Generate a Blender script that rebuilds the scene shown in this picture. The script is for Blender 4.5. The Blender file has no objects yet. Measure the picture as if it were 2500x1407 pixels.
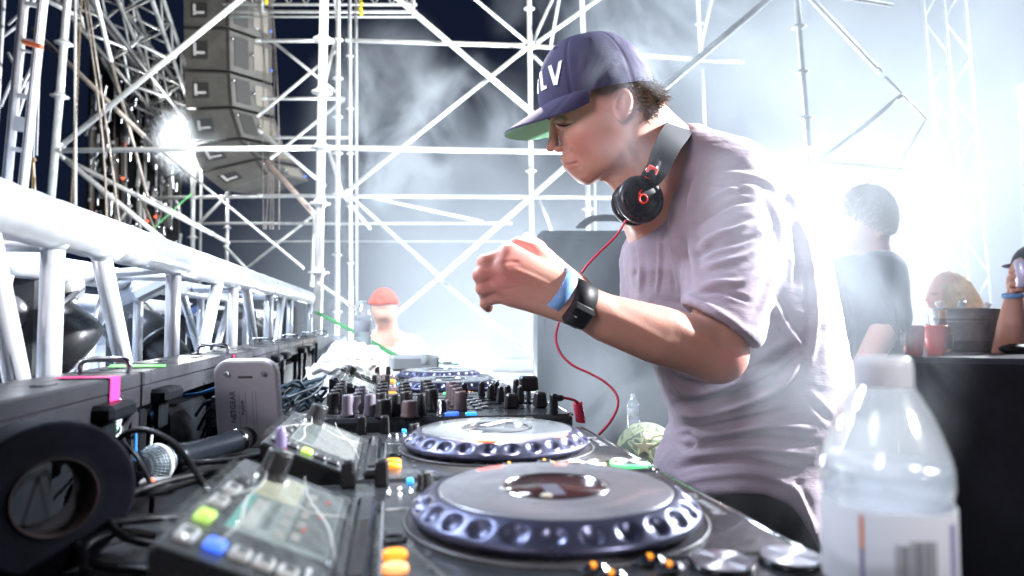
import bpy, bmesh, math, random
import numpy as np
from mathutils import Vector, Matrix, Euler
from mathutils.bvhtree import BVHTree
random.seed(7)
rnd = random.Random(11)
sc = bpy.context.scene
C = sc.collection
# ---------------------------------------------------------------- camera
FPX = 1667.0
CZ = 1.30
YAW, PITCH = math.radians(10.0), math.atan(81.5 / FPX)
CAM = Vector((0, 0, CZ))
FW = Vector((math.sin(YAW) * math.cos(PITCH), math.cos(YAW) * math.cos(PITCH), math.sin(PITCH)))
RT = Vector((math.cos(YAW), -math.sin(YAW), 0))
UP = RT.cross(FW)
cd = bpy.data.cameras.new('camera')
cam = bpy.data.objects.new('camera', cd)
C.objects.link(cam)
cam.matrix_world = Matrix(((RT.x, UP.x, -FW.x, CAM.x), (RT.y, UP.y, -FW.y, CAM.y), (RT.z, UP.z, -FW.z, CAM.z), (0, 0, 0, 1)))
cd.sensor_width = 36
cd.lens = FPX / 2500 * 36
cd.clip_start = 0.02
cd.clip_end = 2000
cd.dof.use_dof = True
cd.dof.focus_distance = 1.15
cd.dof.aperture_fstop = 5.0
sc.camera = cam
# ---------------------------------------------------------------- night sky
w = bpy.data.worlds.new('World')
sc.world = w
w.use_nodes = True
wn = w.node_tree
bg = wn.nodes['Background']
bg.inputs['Color'].default_value = (0.0065, 0.011, 0.028, 1)
bg.inputs['Strength'].default_value = 0.9
# ---------------------------------------------------------------- render settings
sc.view_settings.view_transform = 'Standard'
sc.view_settings.look = 'None'
sc.view_settings.gamma = 1
sc.view_settings.exposure = 0.0
sc.render.engine = 'CYCLES'
cy = sc.cycles
cy.use_denoising = True
cy.max_bounces = 5
cy.volume_bounces = 0
cy.transparent_max_bounces = 12
cy.transmission_bounces = 4
cy.diffuse_bounces = 2
cy.glossy_bounces = 2
cy.caustics_reflective = False
cy.caustics_refractive = False
cy.sample_clamp_indirect = 6
cy.sample_clamp_direct = 0
cy.volume_step_rate = 3.0
cy.volume_max_steps = 64
cy.use_adaptive_sampling = True
cy.adaptive_threshold = 0.03


def P(px, py, d):
    """point seen at photo pixel (px, py) at depth d metres"""
    return CAM + RT * ((px - 1250) / FPX * d) + UP * (-(py - 703.5) / FPX * d) + FW * d


def G(x, y, h):
    return Vector((x, y, CZ + h))


def lamp(name, kind, loc, target, power, color=(1, 1, 1), size=0.2, blend=0.5, angle=60):
    l = bpy.data.lights.new(name, kind)
    l.energy = power
    l.color = color
    if kind == 'SPOT':
        l.spot_size = math.radians(angle)
        l.spot_blend = blend
        l.shadow_soft_size = size
    elif kind == 'AREA':
        l.shape = 'DISK'
        l.size = size
    else:
        l.shadow_soft_size = size
    o = bpy.data.objects.new(name, l)
    C.objects.link(o)
    o.location = loc
    if target is not None:
        o.rotation_euler = (Vector(target) - Vector(loc)).to_track_quat('-Z', 'Y').to_euler()
    return o


# back lights in the smoke; unseen washes and fills stand in for rig lights
lamp('back_blinder_light', 'SPOT', P(3300, -300, 7.6), P(1800, 550, 1.8), 13000, (0.88, 0.94, 1.0), 0.35, 0.9, 100)
L_EDGE = P(2600, 230, 7.4)
lamp('edge_blinder_light', 'SPOT', L_EDGE, P(2300, 400, 3.0), 800, (0.92, 0.96, 1.0), 0.25, 1.0, 130)
L_LOW = P(1180, 1040, 6.4)
for _x, _w in ((620, 1200), (1120, 1600), (1750, 2500)):
    lamp('floor_uplight', 'SPOT', P(_x, 1040, 6.4), P(_x, 400, 5.0), _w, (0.88, 0.95, 1.0), 0.5, 1.0, 140)  # one hidden lamp spread over three to even out the smoke's glow
L_SPOT = P(468, 345, 7.6)
lamp('profile_spot_light', 'SPOT', L_SPOT, P(1000, 900, 0.9), 600, (1.0, 1.0, 0.98), 0.08, 0.8, 120)
lamp('added_front_fill', 'SPOT', (-2.0, -1.3, 2.5), P(1660, 460, 1.2), 420, (1.0, 0.89, 0.95), 0.7, 0.7, 21)  # unseen fill added to light the performer from the front
lamp('added_rim_spot', 'SPOT', P(4400, -900, 1.5), P(1900, 540, 1.25), 3000, (0.93, 0.96, 1.0), 0.08, 0.6, 24)  # added unseen spot, gives the white rim along the back
lamp('added_hand_spot', 'SPOT', P(1150, -500, 2.8), P(1292, 596, .985), 1600, (1.0, 0.93, 0.85), 0.03, 0.5, 5.5)  # narrow spot added for the glow on the thumb and fingers
lamp('added_bottle_fill', 'SPOT', (1.3, -1.0, 2.3), (.237, .298, CZ - .07), 190, (1.0, 0.97, 0.95), 0.15, 0.6, 12)  # unseen fill added only to whiten the near bottle
lamp('added_booth_fill', 'AREA', (-1.6, -.6, 2.9), G(.1, 1.0, -.15), 9, (0.95, 0.93, 1.0), 0.8)  # added unseen area lamp, a soft fill over the booth
lamp('truss_wash_light', 'AREA', (-1.0, 1.6, 2.7), (-0.38, 1.8, 1.3), 85, (0.72, 0.83, 1.0), 0.7)
lamp('added_scaffold_wash', 'SPOT', P(700, -700, 2.2), P(900, 400, 5.5), 1100, (1.0, 0.99, 0.95), 0.2, 0.8, 95)  # added unseen lamp that turns the scaffold tubes white
lamp('audience_side_light', 'SPOT', (-.85, 1.3, 2.7), (-1.9, 2.4, .9), 900, (0.62, 0.78, 1.0), 0.4, 0.9, 85)
lamp('far_deck_light', 'SPOT', (-1.2, 4.2, 2.8), (-1.8, 3.6, .9), 300, (0.62, 0.78, 1.0), 0.4, 0.6, 60)

# ---------------------------------------------------------------- materials
MATS = {}


def mat(name, col, rough=0.5, metal=0.0, var=0.0, vscale=8.0, bump=0.0, bscale=60.0, spec=0.5, emis=None, estr=0.0,
        trans=0.0, sss=0.0, alpha=1.0, coat=0.0, rvar=0.0, col2=None, sheen=0.0, ior=1.45):
    if name in MATS:
        return MATS[name]
    m = bpy.data.materials.new(name)
    m.use_nodes = True
    nt = m.node_tree
    b = nt.nodes['Principled BSDF']
    b.inputs['Base Color'].default_value = (*col, 1)
    b.inputs['Roughness'].default_value = rough
    b.inputs['Metallic'].default_value = metal
    b.inputs['Specular IOR Level'].default_value = spec
    b.inputs['IOR'].default_value = ior
    b.inputs['Transmission Weight'].default_value = trans
    b.inputs['Coat Weight'].default_value = coat
    b.inputs['Sheen Weight'].default_value = sheen
    b.inputs['Alpha'].default_value = alpha
    if sss:
        b.inputs['Subsurface Weight'].default_value = sss
        b.inputs['Subsurface Radius'].default_value = (1.0, 0.25, 0.12)
        b.inputs['Subsurface Scale'].default_value = 0.012
    if emis:
        b.inputs['Emission Color'].default_value = (*emis, 1)
        b.inputs['Emission Strength'].default_value = estr
    if var or bump or rvar:
        tc = nt.nodes.new('ShaderNodeTexCoord')
        if var or rvar:
            n = nt.nodes.new('ShaderNodeTexNoise')
            n.inputs['Scale'].default_value = vscale
            n.inputs['Detail'].default_value = 6
            n.inputs['Roughness'].default_value = 0.62
            nt.links.new(tc.outputs['Object'], n.inputs['Vector'])
        if var:
            mx = nt.nodes.new('ShaderNodeMix')
            mx.data_type = 'RGBA'
            c2 = col2 or tuple(max(0, c * (1 - var)) for c in col)
            c1 = col if col2 else tuple(min(1, c * (1 + var * 0.6)) for c in col)
            mx.inputs['A'].default_value = (*c1, 1)
            mx.inputs['B'].default_value = (*c2, 1)
            rp = nt.nodes.new('ShaderNodeMapRange')
            rp.inputs['From Min'].default_value = 0.36
            rp.inputs['From Max'].default_value = 0.64
            nt.links.new(n.outputs['Fac'], rp.inputs['Value'])
            nt.links.new(rp.outputs['Result'], mx.inputs['Factor'])
            nt.links.new(mx.outputs['Result'], b.inputs['Base Color'])
        if rvar:
            rr = nt.nodes.new('ShaderNodeMapRange')
            rr.inputs['From Min'].default_value = 0.3
            rr.inputs['From Max'].default_value = 0.7
            rr.inputs['To Min'].default_value = max(0.02, rough - rvar)
            rr.inputs['To Max'].default_value = min(1, rough + rvar)
            nt.links.new(n.outputs['Fac'], rr.inputs['Value'])
            nt.links.new(rr.outputs['Result'], b.inputs['Roughness'])
        if bump:
            n2 = nt.nodes.new('ShaderNodeTexNoise')
            n2.inputs['Scale'].default_value = bscale
            n2.inputs['Detail'].default_value = 4
            bp = nt.nodes.new('ShaderNodeBump')
            bp.inputs['Strength'].default_value = bump
            bp.inputs['Distance'].default_value = 0.004
            nt.links.new(tc.outputs['Object'], n2.inputs['Vector'])
            nt.links.new(n2.outputs['Fac'], bp.inputs['Height'])
            nt.links.new(bp.outputs['Normal'], b.inputs['Normal'])
    MATS[name] = m
    return m


M_STEEL = mat('galvanised steel tube', (0.62, 0.63, 0.62), 0.42, 0.35, var=0.22, vscale=9, rvar=0.12)
M_STEELD = mat('weathered and dimmed steel tube', (0.30, 0.26, 0.23), 0.5, 0.4, var=0.4, vscale=14, rvar=0.1)
M_ALU = mat('brushed aluminium', (0.74, 0.76, 0.80), 0.36, 0.45, var=0.18, vscale=10, rvar=0.12, bump=0.08, bscale=40)
M_WHITEMETAL = mat('white painted steel', (0.72, 0.70, 0.70), 0.45, 0.1, var=0.15, vscale=12)
M_BLACK = mat('black plastic', (0.016, 0.017, 0.019), 0.34, 0, var=0.25, vscale=25, rvar=0.12)
M_BLACKG = mat('gloss black plastic', (0.012, 0.013, 0.016), 0.16, 0, rvar=0.08, vscale=30)
M_BLACKM = mat('matt black paint', (0.014, 0.014, 0.016), 0.6, 0, var=0.3, vscale=18, rvar=0.15, spec=0.2)
M_RUBBER = mat('black rubber', (0.014, 0.014, 0.015), 0.5, 0, var=0.2, vscale=30, spec=0.3)
M_CLOTHB = mat('black stage cloth', (0.014, 0.014, 0.018), 0.9, 0, spec=0.15, var=0.25, vscale=4, bump=0.3, bscale=300)


# ---------------------------------------------------------------- mesh helpers
class MB:
    """collects shapes, then links them as one mesh object"""

    def __init__(self):
        self.v, self.f, self.s, self.m = [], [], [], []
        self.mi = 0

    def add(self, vs, fs, smooth=False):
        o = len(self.v)
        self.v += [tuple(v) for v in vs]
        for f in fs:
            self.f.append(tuple(i + o for i in f))
            self.s.append(smooth)
            self.m.append(self.mi)
        return self

    def box(self, c, size, rot=None, bevel=0.0, taper=1.0):
        sx, sy, sz = [a / 2 for a in size]
        c = Vector(c)
        M = rot.to_matrix() if isinstance(rot, Euler) else (rot if rot is not None else Matrix.Identity(3))
        if bevel <= 0:
            vs = [Vector((x * (taper if z > 0 else 1), y * (taper if z > 0 else 1), z)) for z in (-sz, sz) for x, y in ((-sx, -sy), (sx, -sy), (sx, sy), (-sx, sy))]
            fs = [(0, 3, 2, 1), (4, 5, 6, 7), (0, 1, 5, 4), (1, 2, 6, 5), (2, 3, 7, 6), (3, 0, 4, 7)]
            return self.add([M @ v + c for v in vs], fs)
        b = min(bevel, sx * .98, sy * .98, sz * .98)

        def ring(x, y, z, b):
            return [Vector(p) for p in ((-x + b, -y, z), (x - b, -y, z), (x, -y + b, z), (x, y - b, z), (x - b, y, z), (-x + b, y, z), (-x, y - b, z), (-x, -y + b, z))]
        t = taper
        rows = [ring(sx - b, sy - b, -sz, b * .3), ring(sx, sy, -sz + b, b), ring(sx * t, sy * t, sz - b, b), ring(sx * t - b, sy * t - b, sz, b * .3)]
        vs = [M @ v + c for r in rows for v in r]
        fs = [tuple(reversed(range(8))), tuple(range(24, 32))]
        for k in range(3):
            for i in range(8):
                j = (i + 1) % 8
                fs.append((k * 8 + i, k * 8 + j, (k + 1) * 8 + j, (k + 1) * 8 + i))
        return self.add(vs, fs)

    def tube(self, a, b, r, n=10, r2=None, caps=True):
        a, b = Vector(a), Vector(b)
        d = (b - a)
        if d.length < 1e-7:
            return self
        q = d.normalized().to_track_quat('Z', 'X').to_matrix()
        r2 = r if r2 is None else r2
        vs = []
        for p, rr in ((a, r), (b, r2)):
            for i in range(n):
                t = 2 * math.pi * i / n
                vs.append(p + q @ Vector((math.cos(t) * rr, math.sin(t) * rr, 0)))
        o = len(self.f)
        self.add(vs, [(i, (i + 1) % n, n + (i + 1) % n, n + i) for i in range(n)], True)
        if caps:
            k = len(self.v) - 2 * n
            self.f.append(tuple(k + i for i in reversed(range(n))))
            self.f.append(tuple(k + n + i for i in range(n)))
            self.s += [False, False]
            self.m += [self.mi, self.mi]
        return self

    def path(self, pts, r, n=8, closed=False, flat=1.0):
        pts = [Vector(p) for p in pts]
        N = len(pts)
        rs = r if isinstance(r, (list, tuple)) else [r] * N
        up = None
        vs = []
        for i, p in enumerate(pts):
            t = (pts[(i + 1) % N] - pts[i - 1]) if closed else (pts[min(i + 1, N - 1)] - pts[max(i - 1, 0)])
            if t.length < 1e-9:
                t = Vector((0, 0, 1))
            t.normalize()
            if up is None:
                up = t.orthogonal().normalized()
                if abs(t.z) < 0.9:
                    up = (Vector((0, 0, 1)) - t * t.z).normalized()
            up = (up - t * up.dot(t))
            if up.length < 1e-6:
                up = t.orthogonal()
            up.normalize()
            s = t.cross(up)
            for k in range(n):
                a = 2 * math.pi * k / n
                vs.append(p + up * (math.sin(a) * rs[i] * flat) + s * (math.cos(a) * rs[i]))
        fs = []
        for i in range(N if closed else N - 1):
            j = (i + 1) % N
            for k in range(n):
                l = (k + 1) % n
                fs.append((i * n + k, j * n + k, j * n + l, i * n + l))
        self.add(vs, fs, True)
        if not closed:
            k0 = len(self.v) - N * n
            self.f.append(tuple(k0 + i for i in range(n)))
            self.f.append(tuple(k0 + (N - 1) * n + i for i in reversed(range(n))))
            self.s += [False, False]
            self.m += [self.mi, self.mi]
        return self

    def lathe(self, prof, n=32, c=(0, 0, 0), rot=None, smooth=True, caps=True):
        """prof: (r, z) list from bottom to top"""
        c = Vector(c)
        M = rot if rot is not None else Matrix.Identity(3)
        vs = []
        for r, z in prof:
            for i in range(n):
                a = 2 * math.pi * i / n
                vs.append(M @ Vector((r * math.cos(a), r * math.sin(a), z)) + c)
        fs = []
        for k in range(len(prof) - 1):
            for i in range(n):
                j = (i + 1) % n
                fs.append((k * n + i, k * n + j, (k + 1) * n + j, (k + 1) * n + i))
        self.add(vs, fs, smooth)
        if caps:
            k0 = len(self.v) - len(prof) * n
            if prof[0][0] > 1e-6:
                self.f.append(tuple(k0 + i for i in reversed(range(n))))
                self.s.append(False)
                self.m.append(self.mi)
            if prof[-1][0] > 1e-6:
                self.f.append(tuple(k0 + (len(prof) - 1) * n + i for i in range(n)))
                self.s.append(False)
                self.m.append(self.mi)
        return self

    def prism(self, poly, z0, z1, M=None, c=(0, 0, 0)):
        n = len(poly)
        c = Vector(c)
        M = M if M is not None else Matrix.Identity(3)
        vs = [M @ Vector((x, y, z0)) + c for x, y in poly] + [M @ Vector((x, y, z1)) + c for x, y in poly]
        fs = [tuple(reversed(range(n))), tuple(range(n, 2 * n))] + [(i, (i + 1) % n, n + (i + 1) % n, n + i) for i in range(n)]
        return self.add(vs, fs)

    def sphere(self, c, r, n=16, m=10, sc3=(1, 1, 1), rot=None):
        prof = [(max(1e-5, math.sin(math.pi * k / m)) * 1.0, -math.cos(math.pi * k / m)) for k in range(m + 1)]
        c = Vector(c)
        M = (rot or Matrix.Identity(3)) @ Matrix.Diagonal(Vector([r * s for s in sc3]))
        return self.lathe(prof, n, c, M, True, False)

    def grid(self, fn, nu, nv, smooth=True, thick=None):
        vs = [fn(i / nu, j / nv) for j in range(nv + 1) for i in range(nu + 1)]
        fs = [(j * (nu + 1) + i, j * (nu + 1) + i + 1, (j + 1) * (nu + 1) + i + 1, (j + 1) * (nu + 1) + i) for j in range(nv) for i in range(nu)]
        return self.add(vs, fs, smooth)

    def build(self, name, material, parent=None, **kw):
        me = bpy.data.meshes.new(name)
        org = parent_origin(parent)
        me.from_pydata([(v[0] - org.x, v[1] - org.y, v[2] - org.z) for v in self.v], [], self.f)
        me.polygons.foreach_set('use_smooth', self.s)
        for mm in (material if isinstance(material, (list, tuple)) else [material]):
            me.materials.append(mm)
        if isinstance(material, (list, tuple)):
            me.polygons.foreach_set('material_index', self.m)
        me.update()
        o = bpy.data.objects.new(name, me)
        C.objects.link(o)
        if parent is not None:
            o.parent = parent
        for k, v in kw.items():
            o[k] = v
        return o


ORG = {}


def parent_origin(p):
    """where the builder's coordinates start: the thing's root sits at its base, unrotated while it is built"""
    if p is None:
        return Vector((0, 0, 0))
    return ORG.get(p.name, Vector((0, 0, 0)))


def thing(name, label, cat, loc=(0, 0, 0), group=None):
    o = bpy.data.objects.new(name, None)
    C.objects.link(o)
    o.location = loc
    o.empty_display_size = 0.05
    o['label'] = label
    o['category'] = cat
    if group:
        o['group'] = group
    ORG[o.name] = Vector(loc)
    return o


def part(mb, name, material, parent, **kw):
    """a part built in world coordinates under its thing (or under another part, which shares the thing's origin)"""
    o = mb.build(name, material, parent, **kw)
    ORG[o.name] = Vector((0, 0, 0)) + parent_origin(parent)
    return o


def tag(o, label, cat, group=None, kind=None):
    o['label'] = label
    o['category'] = cat
    if group:
        o['group'] = group
    if kind:
        o['kind'] = kind
    return o


def single(mb, name, material, label, cat, base, group=None):
    """a thing that is one mesh, its origin at its base"""
    b = Vector(base)
    mb.v = [(v[0] - b.x, v[1] - b.y, v[2] - b.z) for v in mb.v]
    o = mb.build(name, material)
    o.location = b
    ORG[o.name] = b
    return tag(o, label, cat, group)


def copy_tree(o, parent=None):
    c = o.copy()
    C.objects.link(c)
    if parent is not None:
        c.parent = parent
    for ch in list(o.children):
        copy_tree(ch, c)
    return c


def smooth_pts(pts, n=6):
    """Catmull-Rom through the points"""
    pts = [Vector(p) for p in pts]
    out = []
    for i in range(len(pts) - 1):
        p0 = pts[max(i - 1, 0)]
        p1, p2 = pts[i], pts[i + 1]
        p3 = pts[min(i + 2, len(pts) - 1)]
        for k in range(n):
            t = k / n
            out.append(0.5 * ((2 * p1) + (p2 - p0) * t + (2 * p0 - 5 * p1 + 4 * p2 - p3) * t * t + (3 * p1 - p0 - 3 * p2 + p3) * t ** 3))
    out.append(pts[-1])
    return out
# ---------------------------------------------------------------- the ground and the stage deck
mb = MB()
mb.box((0, 60, -0.55), (400, 400, 0.1))
g = mb.build('ground', mat('trodden dry ground', (0.16, 0.14, 0.12), 0.95, 0, var=0.4, vscale=1.5, bump=0.5, bscale=8))
g['kind'] = 'structure'
mb = MB()
mb.box((1.0, 3.5, -0.2), (5.4, 12, 0.4), bevel=0.02)
g = mb.build('stage_floor', mat('black plywood stage deck', (0.05, 0.05, 0.055), 0.55, 0, var=0.4, vscale=3, rvar=0.15))
g['kind'] = 'structure'


# ---------------------------------------------------------------- smoke and haze
def volume_mat(name, density, color=(0.82, 0.90, 1.0), noise=None, aniso=0.35, edge=None):
    """noise=(scale, lo, hi, distortion): wisps; edge: soft falloff of the cloud towards its own bounds"""
    m = bpy.data.materials.new(name)
    m.use_nodes = True
    nt = m.node_tree
    nt.nodes.remove(nt.nodes['Principled BSDF'])
    out = nt.nodes['Material Output']
    v = nt.nodes.new('ShaderNodeVolumePrincipled')
    v.inputs['Color'].default_value = (*color, 1)
    v.inputs['Anisotropy'].default_value = aniso
    v.inputs['Density'].default_value = density
    nt.links.new(v.outputs['Volume'], out.inputs['Volume'])
    if noise:
        sc_, lo, hi, dist = noise
        tc = nt.nodes.new('ShaderNodeTexCoord')
        n = nt.nodes.new('ShaderNodeTexNoise')
        n.inputs['Scale'].default_value = sc_
        n.inputs['Detail'].default_value = 2.0 if sc_ < 1.5 else 3.5
        n.inputs['Roughness'].default_value = 0.6
        n.inputs['Distortion'].default_value = dist
        mp = nt.nodes.new('ShaderNodeMapping')
        mp.inputs['Scale'].default_value = (1, 1, 0.75)
        geo = nt.nodes.new('ShaderNodeNewGeometry')
        nt.links.new(geo.outputs['Position'], mp.inputs['Vector'])
        nt.links.new(mp.outputs['Vector'], n.inputs['Vector'])
        r = nt.nodes.new('ShaderNodeMapRange')
        r.interpolation_type = 'SMOOTHSTEP'
        r.inputs['From Min'].default_value = lo
        r.inputs['From Max'].default_value = hi
        r.inputs['To Min'].default_value = 0
        r.inputs['To Max'].default_value = density
        nt.links.new(n.outputs['Fac'], r.inputs['Value'])
        # fall off towards the cloud's own bounds (unit sphere in object space)
        ln = nt.nodes.new('ShaderNodeVectorMath')
        ln.operation = 'LENGTH'
        nt.links.new(tc.outputs['Object'], ln.inputs[0])
        fo = nt.nodes.new('ShaderNodeMapRange')
        fo.interpolation_type = 'SMOOTHSTEP'
        fo.inputs['From Min'].default_value = 1.0
        fo.inputs['From Max'].default_value = edge if edge is not None else 0.35
        fo.inputs['To Min'].default_value = 0
        fo.inputs['To Max'].default_value = 1
        nt.links.new(ln.outputs['Value'], fo.inputs['Value'])
        mu = nt.nodes.new('ShaderNodeMath')
        mu.operation = 'MULTIPLY'
        nt.links.new(r.outputs['Result'], mu.inputs[0])
        nt.links.new(fo.outputs['Result'], mu.inputs[1])
        nt.links.new(mu.outputs['Value'], v.inputs['Density'])
    return m


def cloud(loc, radii, density, noise, aniso=0.35, edge=0.3, rot=None, color=(0.82, 0.90, 1.0)):
    mb = MB()
    mb.sphere((0, 0, 0), 1.0, 24, 16)
    o = mb.build('smoke_cloud', volume_mat('stage smoke', density, color, noise, aniso, edge))
    o.location = loc
    o.scale = radii
    if rot:
        o.rotation_euler = rot
    else:
        o.rotation_euler = (0, 0, -YAW)
    o['kind'] = 'stuff'
    o['label'] = 'pale drifting stage smoke'
    return o


# big banks behind the booth (depth radius is the second number)
cloud(P(1450, 1000, 4.9), (3.6, 2.0, 2.4), 0.62, (0.75, 0.22, 0.78, 0.7), aniso=0.1, edge=0.0)
cloud(P(2350, 500, 4.2), (2.6, 2.3, 2.5), 0.45, (0.8, 0.20, 0.78, 0.7), aniso=0.15, edge=0.1)
cloud(P(1950, 80, 4.4), (1.9, 1.5, 1.1), 0.55, (0.9, 0.22, 0.78, 0.7), aniso=0.1, edge=0.0)
# thinner curls
cloud(P(940, 330, 4.0), (0.55, 0.35, 0.85), 1.9, (2.6, 0.44, 0.70, 1.3), edge=0.4)
cloud(P(1150, 300, 3.9), (0.60, 0.30, 0.50), 1.6, (2.2, 0.42, 0.70, 1.2), edge=0.3)
cloud(P(1600, 40, 3.6), (1.0, 0.4, 0.5), 1.4, (2.2, 0.46, 0.68, 1.8), edge=0.4)
cloud(P(475, 350, 7.3), (0.55, 0.45, 0.50), 0.7, (1.5, 0.2, 0.6, 0.6), edge=0.0)  # extra cloud put round the spotlight to give its glow
cloud(P(2080, 520, 1.95), (.40, .28, .46), 1.8, (4, 0.25, 0.7, 0.8), edge=0.2)
# blue air over the deck beyond the truss
cloud((-1.9, 3.4, 1.12), (1.25, 3.4, .42), 0.9, (1.4, 0.2, 0.7, 0.6), edge=0.2, rot=(0, 0, 0))
# wisps close to the performer
cloud(P(1980, 760, 1.00), (.27, .07, .44), 5.0, (5, 0.30, 0.76, 0.9), edge=0.1)
cloud(P(1560, 340, 1.06), (.10, .04, .11), 3.0, (9, 0.40, 0.70, 1.2), edge=0.2)
cloud(P(1350, 660, 2.5), (1.6, 1.0, .8), 0.34, (1.3, 0.2, 0.75, 0.8), edge=0.0)
cloud(P(1545, 150, 1.08), (.11, .045, .09), 4.6, (11, 0.46, 0.66, 2.0), edge=0.3)
cloud(P(1470, 800, 2.15), (.46, .28, .60), 2.0, (3.5, 0.3, 0.68, 1.0), edge=0.1)
cloud(P(1520, 1000, 1.60), (.26, .12, .26), 2.2, (5, 0.36, 0.68, 1.4), edge=0.2)
# ---------------------------------------------------------------- scaffolds
def run_tube(root, name, a, b, r, m, rings=(), ext=(0, 0), n=10, nub=False):
    """one scaffold tube with its collars; a and b are points"""
    a, b = Vector(a), Vector(b)
    ax = (b - a).normalized()
    mb = MB()
    mb.tube(a - ax * ext[0], b + ax * ext[1], r, n)
    o = part(mb, name, m, root)
    q = ax.to_track_quat('Z', 'X').to_matrix()
    for t in rings:
        c = a.lerp(b, t)
        k = MB()
        k.lathe([(r * 1.15, -r * 1.1), (r * 1.35, -r * .9), (r * 1.35, -r * .3), (r * 2.35, -r * .22), (r * 2.35, r * .12), (r * 1.3, r * .2), (r * 1.3, r * .6), (r * 1.05, r * .8)], 16, c, q)
        part(k, 'rosette', m, o)
    if nub:
        for c, sgn in ((a, 1), (b, -1)):
            k = MB()
            k.box(c + ax * (sgn * r * 1.6), (r * 1.5, r * 2.9, r * 3.2), q, bevel=r * .4)
            part(k, 'wedge_head', m, o)
    return o


def scaffold(label, base, rows, group='scaffold bays behind the booth'):
    root = thing('scaffold', label, 'scaffold', base, group)
    for row in rows:
        kind, a, b, r = row[:4]
        kw = row[4] if len(row) > 4 else {}
        if kind != 'standard' and r > .0135 and 'm' not in kw:
            kw.setdefault('nub', True)
        m = kw.pop('m', M_STEEL)
        up_ = 1.7 if kind == 'standard' else .9
        run_tube(root, kind, P(*a), P(*b), r * .88, m, ext=(up_ * (a[1] < 0), up_ * (b[1] < 0)), **kw)
    return root


def base_at(px, d):
    p = P(px, 785, d)
    return (p.x, p.y, 0.0)


R1, R2, R3 = 0.027, 0.022, 0.020
D1 = 4.5
# front bay: two stout standards with ledgers and braces
scaffold('stout front scaffold bay of steel tubes between the truss and the dark speaker hang', base_at(450, D1), [
    ('standard', (172, -90, D1), (112, 640, D1), .027, {'rings': (.27, .447, .818)}),
    ('standard', (793, -90, D1 - .3), (772, 960, D1 - .3), .031, {'rings': (.18, .302, .43, .56, .72)}),
    ('ledger', (138, 368, D1), (780, 361, D1 - .3), .019, {'nub': True}),
    ('brace', (700, -92, D1 + .05), (140, 364, D1 + .05), .020, {}),
    ('brace', (80, 72, D1 + .3), (352, 333, D1 + .2), .019, {'m': M_STEELD}),
    ('brace', (352, 333, D1 + .2), (742, 656, D1 + .1), .010, {}),
    ('brace', (145, 378, D1 + .12), (470, 645, D1 + .1), .020, {}),
    ('brace', (150, 384, D1 + .6), (520, 572, D1 + .9), .019, {}),
    ('brace', (225, -40, D1 + .4), (272, 152, D1 + .4), .017, {}),
    ('brace', (272, 152, D1 + .4), (360, 480, D1 + .5), .013, {'m': M_STEELD}),  # same pole going on; its dimmer light is painted as darker steel
    ('ledger', (90, -10, D1 + .5), (200, 45, D1 + .5), .016, {}),
])
# centre bay: from the thick standard to the one behind the cap
DC = 4.9
scaffold('wide scaffold bay whose braces cross behind the capped performer', base_at(1040, DC), [
    ('standard', (826, -90, DC + .7), (822, 900, DC + .7), .021, {'rings': (.19, .285, .38, .47, .57, .72, .86)}),
    ('standard', (1291, -90, DC), (1303, 980, DC), .019, {'rings': (.105, .195, .36, .475, .64)}),
    ('ledger', (786, 361, DC - .6), (1400, 372, DC - .1), .020, {'nub': True}),
    ('ledger', (845, 99, DC + .5), (1285, 112, DC), .018, {'nub': True}),
    ('ledger', (1300, 113, DC), (1700, 146, DC + .1), .017, {'nub': True}),
    ('brace', (915, -50, DC - .1), (1304, 280, DC - .1), .023, {}),
    ('brace', (1281, 122, DC + .05), (842, 472, DC + .3), .017, {}),
    ('brace', (1150, -10, DC + .2), (1286, 104, DC + .1), .014, {}),
    ('brace', (1300, 105, DC + .1), (1376, -60, DC + .5), .013, {}),
    ('brace', (1310, 106, DC + .05), (1490, -22, DC + .1), .017, {}),
    ('brace', (1345, 110, DC + .3), (1372, -40, DC + .3), .014, {}),
    ('brace', (1300, 135, DC + .1), (1410, 240, DC + .2), .014, {}),
    ('ledger', (630, 478, DC + .6), (1270, 481, DC + .2), .016, {}),
    ('ledger', (1270, 481, DC + .2), (1560, 483, DC + .2), .014, {}),
    ('brace', (1392, 398, DC - .4), (1070, 680, DC - .4), .021, {}),
    ('brace', (1070, 680, DC - .4), (800, 905, DC - .4), .017, {}),
    ('brace', (845, 470, DC - .2), (1070, 672, DC - .3), .015, {}),
    ('brace', (1075, 684, DC - .3), (1305, 872, DC - .1), .014, {}),
    ('brace', (912, 483, DC + 1), (1180, 542, DC + 1.4), .015, {}),
    ('brace', (775, 690, DC - .8), (900, 776, DC - .7), .012, {}),
    ('ledger', (1035, 876, DC), (1350, 871, DC), .018, {}),
    ('ledger', (1200, 905, DC - .4), (1345, 905, DC - .4), .020, {}),
    ('standard', (1418, -60, DC + .4), (1425, 100, DC + .4), .022, {}),
    ('standard', (1434, 430, DC + .4), (1438, 700, DC + .4), .020, {'rings': (.3,)}),
    ('standard', (1452, 430, DC + .9), (1455, 700, DC + .9), .010, {}),
    ('brace', (1318, 490, DC + .3), (1350, 570, DC + .3), .013, {}),
    ('brace', (1265, 960, DC + .3), (1300, 920, DC + .3), .012, {}),
])
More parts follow.
